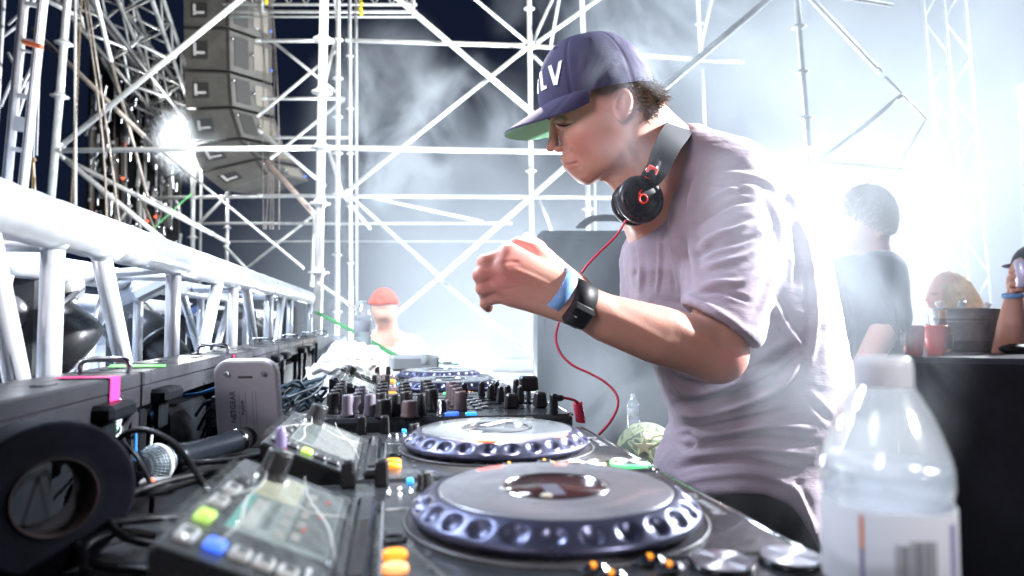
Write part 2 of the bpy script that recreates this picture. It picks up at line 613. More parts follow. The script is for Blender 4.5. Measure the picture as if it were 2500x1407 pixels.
# rear bay with thinner tubes seen between the two thick standards
DR = 6.6
scaffold('thin rear scaffold bay crossed by braces left of the thick standard', base_at(740, DR), [
    ('standard', (853, -90, DR), (858, 900, DR), .019, {'rings': (.23, .36, .47, .6, .74)}),
    ('standard', (869, -90, DR + .8), (872, 900, DR + .8), .018, {}),
    ('standard', (812, -60, DR), (828, 90, DR), .020, {}),
    ('brace', (819, 96, DR), (790, 215, DR), .020, {}),
    ('ledger', (624, 100, DR), (822, 100, DR), .020, {}),
    ('ledger', (640, 241, DR + .3), (842, 241, DR + .3), .019, {}),
    ('ledger', (650, 336, DR + .6), (852, 336, DR + .6), .018, {}),
    ('brace', (824, 123, DR), (628, 286, DR), .017, {}),
    ('brace', (842, 242, DR), (660, 388, DR), .017, {}),
    ('brace', (622, 66, DR + .5), (822, 226, DR + .5), .017, {}),
    ('brace', (632, 318, DR), (795, 455, DR), .018, {}),
    ('brace', (800, 360, DR - .2), (838, 480, DR - .2), .018, {}),
    ('brace', (840, 480, DR + .3), (905, 560, DR + .3), .018, {}),
    ('brace', (650, 395, DR - .8), (765, 520, DR - 1.0), .026, {'m': mat('rust stained tube', (0.34, 0.26, 0.22), .55, .3, var=.4, vscale=9)}),
    ('brace', (768, 520, DR - .6), (762, 700, DR - .6), .017, {}),
])
DL = 7.6
scaffold('far scaffold bay of grey tubes under the bright spotlight', base_at(600, DL), [
    ('standard', (472, 400, DL - .2), (470, 640, DL - .2), .026, {'rings': (.35, .75)}),
    ('standard', (492, 400, DL), (488, 700, DL), .015, {}),
    ('standard', (344, 480, DL), (340, 640, DL), .022, {}),
    ('standard', (556, 470, DL + .3), (552, 760, DL + .3), .022, {'rings': (.3, .6)}),
    ('ledger', (360, 484, DL), (780, 478, DL), .020, {}),
    ('ledger', (480, 546, DL), (1250, 546, DL), .018, {}),
    ('ledger', (550, 590, DL + .5), (1430, 590, DL + .5), .012, {}),
    ('brace', (365, 484, DL - .3), (560, 595, DL - .3), .022, {}),
    ('brace', (560, 470, DL), (476, 556, DL), .020, {}),
    ('brace', (760, 530, DL + .2), (590, 665, DL + .2), .018, {}),
    ('brace', (548, 600, DL), (610, 665, DL), .018, {}),
    ('brace', (320, 500, DL), (270, 575, DL), .020, {}),
    ('brace', (345, 485, DL), (395, 600, DL), .018, {'m': M_STEELD}),
    ('ledger', (860, 700, DL + .3), (860, 820, DL + .3), .014, {}),
])
# right bay above the performer's back
DE = 3.9
scaffold('sunk in bright smoke: scaffold bay of tubes above the performer\'s back', base_at(1960, DE), [
    ('standard', (1939, -80, DE), (1974, 360, DE), .019, {'rings': (.335, .585, .84)}),
    ('standard', (1976, 380, DE), (1990, 640, DE), .013, {}),
    ('brace', (1920, -40, DE - .1), (1600, 232, DE - .1), .021, {}),
    ('brace', (1960, -24, DE + .1), (2152, 180, DE + .1), .017, {}),
    ('brace', (2160, 188, DE + .1), (2262, 292, DE + .1), .011, {}),
    ('brace', (2262, 290, DE + .2), (2182, 425, DE + .3), .006, {}),
    ('brace', (2202, 232, DE), (2090, 325, DE), .015, {}),
    ('brace', (2092, 323, DE), (1998, 392, DE), .011, {'nub': True}),
    ('ledger', (1998, 397, DE), (2205, 411, DE), .013, {}),
    ('brace', (1996, 398, DE - .2), (2000, 445, DE - .2), .010, {}),
    ('brace', (2000, 445, DE - .2), (2140, 600, DE - .3), .012, {}),
    ('standard', (1701, -60, DE + 2.4), (1712, 145, DE + 2.4), .020, {'rings': (.58,)}),
    ('brace', (1745, -40, DE + 2.4), (1713, 110, DE + 2.4), .015, {}),
    ('standard', (1714, 168, DE + 2.4), (1722, 330, DE + 2.4), .014, {}),
    ('ledger', (1700, 146, DE + 1.1), (1815, 152, DE + 1.2), .014, {}),
    ('ledger', (2060, -6, DE - .2), (2180, 13, DE - .2), .013, {}),
])


# ---------------------------------------------------------------- lattice towers
def lattice(label, cps, rad, n, m, d, w_px, group, rr=.5):
    """cps: list of chords ((px0,py0),(px1,py1),dd); bays n between chord 0 and 1, and 1 and 2"""
    root = thing('lattice_tower', label, 'truss tower', base_at(cps[0][1][0], d), group)
    ch = [(P(a[0], a[1], d + dd), P(b[0], b[1], d + dd)) for a, b, dd in cps]
    for a, b in ch:
        mb = MB()
        mb.tube(a, b, rad, 10)
        part(mb, 'chord', m, root)
    for k in range(len(ch) - 1):
        for i in range(n):
            t0, t1 = (i + .05) / n, (i + .95) / n
            A, B = ch[k], ch[k + 1]
            mb = MB()
            if i % 2:
                mb.tube(A[0].lerp(A[1], t0), B[0].lerp(B[1], t1), rad * rr, 6)
            else:
                mb.tube(B[0].lerp(B[1], t0), A[0].lerp(A[1], t1), rad * rr, 6)
            part(mb, 'lattice_bar', m, root)
    return root, ch


GT = 'lattice towers holding the stage roof'
lt, ch = lattice('white lattice tower with square rungs nearest the truss end', [((-60, 0 - 60), (-95, 500), .25), ((12, -60), (-20, 505), .3)], .010, 6, M_WHITEMETAL, 3.2, 0, GT)
# white ladder shaped tower: two flat channels with rungs
root = thing('ladder_tower', 'tall white ladder frame with square rungs standing behind the thick chord', 'ladder frame', base_at(50, 3.3))
for (a, b) in (((64, -60, 3.3), (12, 492, 3.3)), ((112, -60, 3.3), (52, 494, 3.3))):
    mb = MB()
    A, B = P(*a), P(*b)
    q = (B - A).normalized().to_track_quat('Z', 'X').to_matrix()
    mb.box((A + B) / 2, (.034, .034, (B - A).length), q, bevel=.004)
    part(mb, 'rail', M_WHITEMETAL, root)
    mb = MB()
    mb.box((A + B) / 2 + RT * .0 - FW * .021, (.012, .006, (B - A).length * .995), q)
    part(mb, 'rail_groove', mat('rubbed grey metal', (0.25, 0.23, 0.24), .5, .4, var=.3), root)
for y, th in ((8, .02), (98, .022), (122, .01), (232, .022), (300, .07), (362, .02), (470, .022), (488, .018)):
    t = (y + 60) / 552
    A, B = P(64 - 52 * t, y, 3.3), P(112 - 60 * t, y + 8, 3.3)
    mb = MB()
    q = (B - A).normalized().to_track_quat('X', 'Z').to_matrix()
    mb.box((A + B) / 2, ((B - A).length, .02, th), q, bevel=.003)
    part(mb, 'rung', M_WHITEMETAL, root)
for (a, b) in (((60, 120, 3.5), (2, 260, 3.6)), ((60, 50, 3.5), (-20, 110, 3.6)), ((95, 130, 3.45), (40, 240, 3.5)), ((20, 130, 3.6), (62, 212, 3.5)), ((70, 200, 3.5), (30, 330, 3.6)), ((85, 0, 3.5), (20, 60, 3.6))):
    mb = MB()
    mb.tube(P(*a), P(*b), .007, 6)
    part(mb, 'lattice_bar', M_WHITEMETAL, root)
mb = MB()
A = P(80, 109, 3.22)
mb.box(A, (.085, .03, .018), Euler((0, math.radians(12), 0)), bevel=.004)
part(mb, 'clamp', mat('orange clamp', (0.75, 0.16, 0.05), .5), root)

lattice('thin lattice tower standing in the smoke at the right', [((2250, -40), (2318, 760), .0), ((2300, -40), (2372, 760), -.1), ((2352, -40), (2422, 760), .0)], .010, 9, M_STEEL, 5.4, 0, GT, .55)
lattice('faint lattice tower deep in the glare beside the big lamp', [((2490, 300), (2500, 620), .0), ((2560, 300), (2570, 620), 0)], .012, 4, M_STEEL, 8.5, 0, GT, .5)

# horizontal roof truss high in the middle
root = thing('roof_truss', 'slim horizontal truss crossing behind the standards at the top', 'truss', tuple(P(830, 30, 7.4)))
TA = [(560, 12), (560, 28), (560, 41)]
for y0, r in ((-24, .013), (11, .016), (29, .018), (41, .012)):
    mb = MB()
    mb.tube(P(545, y0, 7.4), P(1018, y0 + 1, 7.4), r, 8)
    part(mb, 'chord', M_STEEL, root)
for i in range(20):
    x = 600 + i * 21
    mb = MB()
    mb.tube(P(x, 11 if i % 2 else -24, 7.42), P(x + 21, -24 if i % 2 else 11, 7.42), .008, 6)
    part(mb, 'lattice_bar', M_STEEL, root)
for x in (640, 1010):
    mb = MB()
    mb.tube(P(x, -30, 7.38), P(x, 34, 7.38), .015, 8)
    part(mb, 'end_bar', M_STEEL, root)
M_YEL = mat('yellow strap webbing', (0.75, 0.62, 0.03), .6)
for px, pys in ((880, (-4, 10, 22, 33)), (648, (-6, 5))):
    mb = MB()
    for i, y in enumerate(pys):
        mb.box(P(px + (i % 2) * 2, y, 7.25), (.045, .04, .045), Euler((.2 * i, .3, .4 * i)), bevel=.012)
    single(mb, 'strap', M_YEL, 'bright yellow lifting strap wound on the roof truss ' + ('over the rear standards' if px == 880 else 'beside the speaker hang'), 'strap', P(px, pys[-1], 7.25))


# ---------------------------------------------------------------- the big aluminium truss in front of the panels
def yline(px, X):
    """Y where a line at this X shows at pixel column px"""
    a = math.atan((px - 1250) / FPX) + YAW
    return X / math.tan(a)


TX, TX2, TZ = -0.385, -0.68, CZ + 0.112
TZB = CZ - 0.17
root = thing('stage_truss', 'thick bright aluminium box truss running along behind the panels', 'truss', (TX, 2.0, TZB))
ye = 3.35
for (x, z, r) in ((TX, TZ, .029), (TX2, TZ - .005, .027), (TX, TZB, .027), (TX2, TZB, .027)):
    mb = MB()
    for (y0, y1) in ((0.15, 1.02), (1.02, ye)) if (x == TX and z == TZ) else ((0.15, ye),):
        n = 40
        pts = [Vector((x + .0006 * math.sin(k * 1.7), y0 + (y1 - y0) * k / n, z + .0006 * math.cos(k * 2.3))) for k in range(n + 1)]
        mb.path(pts, [r * (1 + .01 * math.sin(k * 2.1)) for k in range(n + 1)], 28)
    part(mb, 'chord', M_ALU, root)


def strut(name, a, b, r):
    mb = MB()
    a, b = Vector(a), Vector(b)
    mb.tube(a, b, r, 14)
    o = part(mb, name, M_ALU, root)
    ax = (b - a).normalized()
    for c, s in ((a, 1), (b, -1)):
        k = MB()
        cc = c + ax * s * .024
        k.lathe([(r * 1.35, -.006), (r * 1.28, 0), (r * 1.02, .006)], 14, cc, (ax * s).to_track_quat('Z', 'X').to_matrix())
        part(k, 'weld', M_ALU, o)
    return o


for px0, px1 in ((125, 122), (422, 424), (568, 566), (658, 657), (708, 707), (757, 757)):
    y = yline(px0, TX)
    strut('post', (TX, y, TZ), (TX, y, TZB), .0125)
for pt, pb in ((232, 345), (535, 470), (596, 636), (690, 668), (-60, 105)):
    strut('diagonal', (TX, yline(pt, TX), TZ), (TX, yline(pb, TX), TZB), .0125)
for pt, pb in ((270, 185), (440, 500), (565, 520), (20, -60)):
    strut('diagonal', (TX2, yline(pt, TX2), TZ), (TX2, yline(pb, TX2), TZB), .0125)
for px in (338, 490, 330 - 160, 600, 650, 690):
    y = yline(px, TX2)
    strut('post', (TX2, y, TZ), (TX2, y, TZB), .0125)
for k in range(9):
    y = .35 + k * .36
    strut('cross_bar', (TX, y, TZ - .004), (TX2, y + (.3 if k % 2 else 0), TZ - .004), .010)
# ---------------------------------------------------------------- booth table
TH = -0.25            # height of the table top below the camera
mb = MB()
mb.box((-.03, 1.36, (CZ + TH) - .02), (.80, 2.16, .04), bevel=.006)
t = thing('booth_table', 'long black cloth covered table carrying the row of decks', 'table', (-.03, 1.36, 0))
part(mb, 'tabletop', M_BLACKM, t)
mb = MB()
for k in range(96):
    pass


def skirt(u, v):
    a = u * 2 * math.pi
    X, Y = .385 * max(-1, min(1, 1.6 * math.cos(a))), 1.065 * max(-1, min(1, 1.6 * math.sin(a)))
    s = 1 + .012 * math.sin(u * 140) * (1 - v)
    return Vector((-.03 + X * s, 1.36 + Y * s, .40 + (CZ + TH - .44) * v))


mb.grid(skirt, 240, 6)
part(mb, 'skirt', M_CLOTHB, t)

# a low black case along the panels that lifts the small things on it
mb = MB()
mb.box((-.185, .86, CZ + TH + .0415), (.13, 1.2, .083), bevel=.004)
single(mb, 'cable_tray', M_BLACKM, 'low black tray under the microphone and the white router', 'tray', (-.185, .86, CZ + TH + .001))

# ---------------------------------------------------------------- media players
M_DECK = mat('dark grey deck top', (0.035, 0.038, 0.042), 0.30, 0, var=0.2, vscale=30, rvar=0.1, coat=0.3)
M_DECKL = mat('deck strip grey', (0.11, 0.11, 0.12), 0.35, 0.3, var=0.2, vscale=40)
M_RING = mat('anodised jog ring', (0.09, 0.095, 0.16), 0.34, 0.75, var=0.25, vscale=22, rvar=0.1)
M_PLAT = mat('silver jog plate', (0.27, 0.27, 0.30), 0.36, 0.35, var=0.12, vscale=26, rvar=0.1, coat=0.4)
M_PLAT2 = mat('mirror glossy jog plate', (0.30, 0.32, 0.34), 0.16, 0.5, var=0.12, vscale=20, rvar=0.06)
M_DISP = mat('dark brown jog display', (0.07, 0.03, 0.03), 0.12, 0, var=0.4, vscale=40)
M_CHROME = mat('bright chrome', (0.8, 0.8, 0.82), 0.15, 1.0)
M_ORANGE = mat('lit orange button', (0.9, 0.35, 0.03), 0.4, emis=(1.0, 0.30, 0.02), estr=1.3)
M_ORANGE2 = mat('lit pale orange button', (0.9, 0.45, 0.2), 0.4, emis=(1.0, 0.38, 0.12), estr=1.5)
M_RED = mat('lit red light', (0.9, 0.1, 0.05), 0.4, emis=(1.0, 0.10, 0.03), estr=4.0)
M_BLUE = mat('lit blue button', (0.1, 0.2, 0.8), 0.4, emis=(0.05, 0.16, 1.0), estr=1.5)
M_CYAN = mat('lit cyan light', (0.1, 0.5, 0.9), 0.4, emis=(0.03, 0.35, 1.0), estr=1.5)
M_GREEN = mat('lit green light', (0.2, 0.8, 0.3), 0.4, emis=(0.12, 0.9, 0.30), estr=1.2)
M_LIME = mat('lit lime button', (0.5, 0.75, 0.15), 0.4, emis=(0.42, 0.72, 0.10), estr=1.0)
M_KEYW = mat('pale translucent key', (0.62, 0.62, 0.60), 0.35, emis=(0.5, 0.5, 0.48), estr=0.16)
M_WDOT = mat('white pinpoint light', (0.9, 0.9, 0.95), 0.4, emis=(0.85, 0.9, 1.0), estr=2.0)
M_PRINT = mat('white print', (0.75, 0.75, 0.75), 0.6)
M_KNOB = mat('knob rubber', (0.020, 0.020, 0.022), 0.38, 0, rvar=0.1, vscale=40)
M_KNOBP = mat('violet grey knob', (0.16, 0.14, 0.18), 0.38, 0, var=0.15, vscale=40)
M_KNOBB = mat('brown grey knob', (0.20, 0.14, 0.14), 0.4, 0, var=0.15, vscale=40)


def brushed():
    m = bpy.data.materials.new('spun steel button')
    m.use_nodes = True
    nt = m.node_tree
    b = nt.nodes['Principled BSDF']
    b.inputs['Base Color'].default_value = (0.80, 0.82, 0.88, 1)
    b.inputs['Metallic'].default_value = 1
    b.inputs['Roughness'].default_value = 0.32
    b.inputs['Anisotropic'].default_value = 0.95
    tg = nt.nodes.new('ShaderNodeTangent')
    tg.direction_type = 'RADIAL'
    tg.axis = 'Z'
    nt.links.new(tg.outputs['Tangent'], b.inputs['Tangent'])
    return m


M_SPUN = brushed()


def screen_mat(name, c1, c2, strength):
    m = bpy.data.materials.new(name)
    m.use_nodes = True
    nt = m.node_tree
    b = nt.nodes['Principled BSDF']
    b.inputs['Base Color'].default_value = (0.03, 0.03, 0.03, 1)
    b.inputs['Roughness'].default_value = 0.15
    n = nt.nodes.new('ShaderNodeTexNoise')
    n.inputs['Scale'].default_value = 60
    tc = nt.nodes.new('ShaderNodeTexCoord')
    nt.links.new(tc.outputs['Object'], n.inputs['Vector'])
    mx = nt.nodes.new('ShaderNodeMix')
    mx.data_type = 'RGBA'
    mx.inputs['A'].default_value = (*c1, 1)
    mx.inputs['B'].default_value = (*c2, 1)
    nt.links.new(n.outputs['Fac'], mx.inputs['Factor'])
    nt.links.new(mx.outputs['Result'], b.inputs['Emission Color'])
    b.inputs['Emission Strength'].default_value = strength
    return m


S_BASE = screen_mat('screen blue grey', (0.20, 0.27, 0.28), (0.34, 0.42, 0.42), 1.0)
S_CREAM = screen_mat('screen cream', (0.52, 0.55, 0.40), (0.62, 0.64, 0.50), 1.0)
S_DARK = screen_mat('screen dark grey', (0.10, 0.13, 0.13), (0.16, 0.19, 0.19), 1.0)
S_TEAL = screen_mat('screen teal', (0.10, 0.42, 0.36), (0.16, 0.50, 0.46), 1.0)
S_RED = screen_mat('screen red', (0.6, 0.08, 0.06), (0.5, 0.12, 0.10), 1.0)
S_PALE = screen_mat('screen pale', (0.55, 0.62, 0.62), (0.70, 0.74, 0.72), 0.8)
S_MARK = screen_mat('screen marks', (0.5, 0.5, 0.46), (0.4, 0.42, 0.4), 0.8)


def film_mat():
    m = bpy.data.materials.new('clear plastic film')
    m.use_nodes = True
    nt = m.node_tree
    nt.nodes.remove(nt.nodes['Principled BSDF'])
    out = nt.nodes['Material Output']
    tr = nt.nodes.new('ShaderNodeBsdfTransparent')
    gl = nt.nodes.new('ShaderNodeBsdfGlossy')
    gl.inputs['Roughness'].default_value = 0.22
    gl.inputs['Color'].default_value = (0.95, 0.97, 0.93, 1)
    mx = nt.nodes.new('ShaderNodeMixShader')
    mx.inputs[0].default_value = 0.16
    nt.links.new(tr.outputs[0], mx.inputs[1])
    nt.links.new(gl.outputs[0], mx.inputs[2])
    nt.links.new(mx.outputs[0], out.inputs['Surface'])
    return m


M_FILM = film_mat()


def knob_shape(mb, c, r, h, n=20, flare=1.12, up=None):
    mb.lathe([(r * flare * 1.06, 0), (r * flare * 1.06, h * .08), (r * flare, h * .16), (r * 1.02, h * .3), (r * .97, h * .92), (r * .88, h * .985), (r * .6, h)], n, c, up)


def knob(root, c, r, h, m=None, flare=1.12, pointer=True, up=None):
    mb = MB()
    knob_shape(mb, c, r, h, 18, flare, up)
    o = part(mb, 'knob', m or M_KNOB, root)
    if pointer:
        mb = MB()
        M = up or Matrix.Identity(3)
        mb.box(Vector(c) + M @ Vector((r * .45, 0, h + .0003)), (r * .8, r * .16, .0008), M)
        part(mb, 'pointer', M_PRINT, o)
    return o


def jog_ring(mb, c, r0=.1028, n=240, dimples=26):
    prof = [(.094, .000), (.099, .002), (r0, .005), (r0 + .0004, .0065), (r0 - .0003, .008), (.1010, .0095), (.0990, .0112), (.0970, .0130), (.0950, .0147), (.0930, .0162), (.0910, .0174), (.0890, .0184), (.0872, .0192), (.0856, .0197), (.0846, .0198)]
    # finer sloped face
    pr = []
    for i in range(len(prof) - 1):
        for k in range(2):
            t = k / 2
            pr.append((prof[i][0] * (1 - t) + prof[i + 1][0] * t, prof[i][1] * (1 - t) + prof[i + 1][1] * t))
    pr.append(prof[-1])
    vs = []
    R0 = .0955
    for r, z in pr:
        for i in range(n):
            a = 2 * math.pi * i / n
            ph = (a * dimples / (2 * math.pi)) % 1 - .5
            dx = ph * 2 * math.pi * R0 / dimples
            dy = (r - R0) * 1.35
            q = (dx * dx + dy * dy) / (.0078 ** 2)
            dep = .0032 * (1 - q) ** .8 if q < 1 else 0
            vs.append(Vector(c) + Vector(((r - dep * .55) * math.cos(a), (r - dep * .55) * math.sin(a), z - dep)))
    fs = []
    for k in range(len(pr) - 1):
        for i in range(n):
            j = (i + 1) % n
            fs.append((k * n + i, k * n + j, (k + 1) * n + j, (k + 1) * n + i))
    mb.add(vs, fs, True)


def text_mesh(body, size, M, c, ext=.0004):
    cu = bpy.data.curves.new('lettering', 'FONT')
    cu.body = body
    cu.size = size
    cu.extrude = ext
    cu.align_x = 'CENTER'
    cu.align_y = 'CENTER'
    o = bpy.data.objects.new('lettering', cu)
    C.objects.link(o)
    dg = bpy.context.evaluated_depsgraph_get()
    me = bpy.data.meshes.new_from_object(o.evaluated_get(dg))
    mb = MB()
    mb.add([M @ v.co + Vector(c) for v in me.vertices], [tuple(p.vertices) for p in me.polygons])
    bpy.data.objects.remove(o)
    bpy.data.meshes.remove(me)
    return mb


JX = .117


def player(yc, label, style):
    o = Vector((JX, yc, CZ + TH))
    root = thing('media_player', label, 'media player', tuple(o), 'media players on the booth table')
    L = lambda x, y, z: o + Vector((x, y, z))
    TOP = .110
    mb = MB()
    mb.box(L(-.048, -.007, TOP / 2 + .004), (.368, .268, TOP - .008), bevel=.005)
    part(mb, 'body', M_DECK, root)
    mb = MB()
    mb.box(L(-.048, -.007, .004), (.34, .25, .008))
    part(mb, 'underside', M_RUBBER, root)
    # front trim: silver strip put in for the white edge highlight, performer's side
    mb = MB()
    mb.path([L(.134, -.139, TOP - .0015), L(.1345, 0, TOP - .0012), L(.134, .126, TOP - .0015)], .0017, 8)
    part(mb, 'front_trim', M_CHROME, root)
    mb = MB()
    mb.box(L(.045, -.098, TOP + .0006), (.172, .0022, .0016))
    part(mb, 'ridge', M_DECKL, root)
    mb = MB()
    mb.lathe([(.1075, 0), (.1085, .0015), (.1065, .0022), (.105, .0008)], 90, L(0, 0, TOP - .0002))
    part(mb, 'jog_surround', M_DECKL, root)
    # jog wheel
    mb = MB()
    jog_ring(mb, L(0, 0, TOP + .0012))
    ring = part(mb, 'jog_wheel', M_RING, root)
    mb = MB()
    mb.lathe([(.0846, .0185), (.0842, .0205), (.0825, .0213), (.060, .0216), (.0395, .0216)], 72, L(0, 0, TOP), caps=False)
    part(mb, 'jog_plate', M_PLAT if style == 1 else M_PLAT2, ring)
    mb = MB()
    mb.lathe([(.0395, .0214), (.0388, .0224), (.0372, .0222), (.0366, .0212)], 64, L(0, 0, TOP), caps=False)
    part(mb, 'display_ring', M_CHROME, ring)
    mb = MB()
    mb.lathe([(.0366, .0206), (.0366, .0212), (.001, .0212)], 48, L(0, 0, TOP))
    part(mb, 'jog_display', M_DISP if style == 1 else M_PLAT2, ring)
    if style == 1:
        mb = MB()
        mb.box(L(-.004, -.012, TOP + .0217), (.012, .030, .0006))
        part(mb, 'display_mark', mat('display blue grey', (0.12, 0.12, 0.16), .3), ring)
        mb = MB()
        mb.lathe([(.0048, 0), (.003, .0012)], 16, L(-.012, -.026, TOP + .0213))
        part(mb, 'display_mark', mat('display cream', (0.55, 0.5, 0.4), .4), ring)
    elif style == 2:
        mb = MB()
        mb.box(L(.004, .030, TOP + .0222), (.010, .052, .0006), Euler((0, 0, -.75)))
        part(mb, 'display_mark', M_PRINT, ring)
        for a0, a1 in ((-2.05, -1.62), (-1.0, -.62)):
            mb = MB()
            n = 12
            pts = [L(.0852 * math.cos(a0 + (a1 - a0) * k / n), .0852 * math.sin(a0 + (a1 - a0) * k / n), TOP + .0195) for k in range(n + 1)]
            mb.path(pts, [.0032 * (.25 + .75 * math.sin(math.pi * k / n)) for k in range(n + 1)], 8)
            part(mb, 'ring_light', M_RED, ring)
    # rim bolts
    # tilted display unit on the near side at the back
    xa, xb, ya, yb = -.227, -.147, -.142, .063
    za, zb = .145, .1115
    prism = MB()
    vs = [L(xa, ya, TOP - .004), L(xb, ya, TOP - .004), L(xb, yb, TOP - .004), L(xa, yb, TOP - .004), L(xa, ya, za), L(xb, ya, zb), L(xb, yb, zb), L(xa, yb, za)]
    prism.add(vs, [(0, 3, 2, 1), (4, 5, 6, 7), (0, 1, 5, 4), (1, 2, 6, 5), (2, 3, 7, 6), (3, 0, 4, 7)])
    disp = part(prism, 'display_unit', M_BLACK, root)
    slope = Vector((xb - xa, 0, zb - za)).normalized()
    nrm = Vector((-slope.z, 0, slope.x))
    Mt = Matrix((slope, Vector((0, 1, 0)), nrm)).transposed()
    Q = lambda u, v, k=0: L(xa + (xb - xa) * u, ya + (yb - ya) * v, za + (zb - za) * u) + nrm * k

    def patch(u0, v0, u1, v1, m, k, name='screen_area', th=.0004):
        mb = MB()
        mb.box((Q(u0, v0, k) + Q(u1, v1, k)) / 2, (abs(u1 - u0) * (Q(1, 0) - Q(0, 0)).length, abs(v1 - v0) * (yb - ya), th), Mt)
        return part(mb, name, m, disp)
    mb = MB()
    mb.box(Q(.5, .5, .0012), ((Q(1, 0) - Q(0, 0)).length * .985, (yb - ya) * .985, .0022), Mt, bevel=.0010)
    part(mb, 'bezel', M_DECK, disp)
    if style == 1:
        patch(.25, .26, .93, .93, S_BASE, .0026)
        patch(.27, .63, .60, .92, S_CREAM, .0030)
        patch(.25, .27, .31, .60, S_TEAL, .0030)
        patch(.63, .30, .92, .92, S_DARK, .0030)
        patch(.33, .30, .42, .58, S_PALE, .0030)
        patch(.45, .34, .50, .60, S_DARK, .0030)
        for k in range(5):
            patch(.66, .33 + .11 * k, .72, .39 + .11 * k, S_MARK, .0034)
        for (u, v) in ((.80, .78), (.78, .60), (.70, .42)):
            patch(u, v, u + .035, v + .045, S_RED, .0034)
        for k in range(3):
            patch(.55 + .0 * k, .31 + .1 * k, .61, .37 + .1 * k, S_MARK, .0034)
    else:
        patch(.20, .26, .93, .93, S_PALE, .0026)
        patch(.22, .30, .45, .9, S_BASE, .0030)
    # browse keys: a row on the near side and a column along the back
    keys = [(.12, .11), (.12, .27), (.12, .42), (.13, .57), (.14, .72), (.29, .105), (.44, .10), (.585, .095), (.73, .09)]
    lit = {1: {1: M_LIME, 5: M_BLUE}, 2: {6: M_LIME}, 3: {}, 4: {}}[style]
    for i, (u, v) in enumerate(keys):
        mb = MB()
        wv = .026 if i < 5 else .016
        su, sv = (.010, .017) if i < 5 else (.0105, .0125)
        mb.box(Q(u, v, .0038), (su, sv, .0042), Mt, bevel=.0014)
        kk = part(mb, 'key', lit.get(i, M_KEYW if style == 1 and i != 4 else M_DECKL), disp)
        mb = MB()
        mb.box(Q(u + .004, v + .0, .0061), (su * .5, sv * .5, .0006), Mt)
        part(mb, 'key_face', M_DECKL if i not in lit else M_BLUE if (i == 5) else M_LIME, kk)
    for k in range(3):
        patch(.83, .04 + .05 * k, .86, .08 + .05 * k, M_PRINT, .0026, 'print', .0003)
    knob(disp, Q(.30, .86, .002), .0098, .021, up=Mt)
    for u, v in ((.20, .80), (.44, .84)):
        mb = MB()
        mb.sphere(Q(u, v, .004), .0016, 10, 6)
        part(mb, 'pilot_light', M_WDOT, disp)
    # clear plastic film creased over the display
    rr = random.Random(int(yc * 1000))
    fx = [(rr.uniform(0, 6), rr.uniform(5, 14), rr.uniform(5, 18)) for _ in range(6)]

    def film(u, v):
        z = sum(math.exp(-abs(math.sin(a + b * u + c_ * v)) * 14) for a, b, c_ in fx) * .0016
        return Q(u * 1.04 - .02, v * .8 + .02, .0085 + z)
    mb = MB()
    mb.grid(film, 60, 90)
    part(mb, 'plastic_film', M_FILM, disp)
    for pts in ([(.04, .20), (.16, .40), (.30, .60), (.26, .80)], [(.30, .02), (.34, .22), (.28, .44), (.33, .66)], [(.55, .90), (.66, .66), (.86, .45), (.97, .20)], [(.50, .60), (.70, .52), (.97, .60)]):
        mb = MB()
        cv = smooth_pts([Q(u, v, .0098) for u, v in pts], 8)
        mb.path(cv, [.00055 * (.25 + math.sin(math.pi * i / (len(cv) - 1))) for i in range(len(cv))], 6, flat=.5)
        part(mb, 'crease_highlight', mat('painted crease highlight', (0.6, 0.6, 0.56), .3), disp)  # pale tubes paint the white highlights along the film's creases
    # needle strip between display and deck
    mb = MB()
    mb.box(L(-.134, -.04, TOP + .003), (.014, .19, .008), bevel=.003)
    st = part(mb, 'needle_strip', M_BLACKG, root)
    for k in range(26):
        mb = MB() if k == 0 else mb
        mb.box(L(-.134, -.115 + k * .004, TOP + .0078), (.006, .0014, .0012))
    part(mb, 'ribbing', M_DECKL, st)
    for px_ in (-.150, -.122):
        mb = MB()
        mb.box(L(px_, -.045, TOP + .003), (.0016, .18, .004))
        part(mb, 'edge_strip', M_CHROME, root)
    # orange oval pads
    for i, y in enumerate((-.068, -.0905)):
        mb = MB()
        mb.lathe([(1, 0), (1, .45), (.93, .8), (.8, 1)], 28, L(-.114, y, TOP), Matrix.Diagonal((.0078, .0060, .0042)))
        part(mb, 'lit_pad', M_ORANGE if (i == 0 or style != 1) else M_ORANGE2, root)
        mb = MB()
        mb.box(L(-.094, y + .002, TOP + .0004), (.004, .010, .0006))
        part(mb, 'print', M_DECKL, root)
    mb = MB()
    mb.lathe([(.0085, 0), (.0085, .0015), (.007, .002), (.005, .0006)], 24, L(-.114, -.036, TOP))
    part(mb, 'eject_button', M_BLACKG, root)
    mb = MB()
    mb.box(L(-.100, .118, TOP + .002), (.006, .010, .004), bevel=.001)
    part(mb, 'indicator', M_CYAN, root)
    knob(root, L(-.088, .093, TOP), .0068, .014)
    for x in (-.152, -.124):
        mb = MB()
        mb.box(L(x, .113, TOP + .011), (.0125, .013, .023), bevel=.002, taper=.86)
        part(mb, 'lever_cap', M_KNOB, root)
    rr = random.Random(5)
    for k in range(9):
        mb = MB()
        mb.sphere(L(-.118 + (k % 3) * .009, .075 + (k // 3) * .010, TOP + .0014), .0016, 8, 5)
        part(mb, 'pilot_light', M_WDOT if k % 2 else M_CHROME, root)
    mb = MB()
    mb.box(L(-.105, .036, TOP + .0004), (.030, .0018, .0008))
    part(mb, 'print', M_PRINT, root)
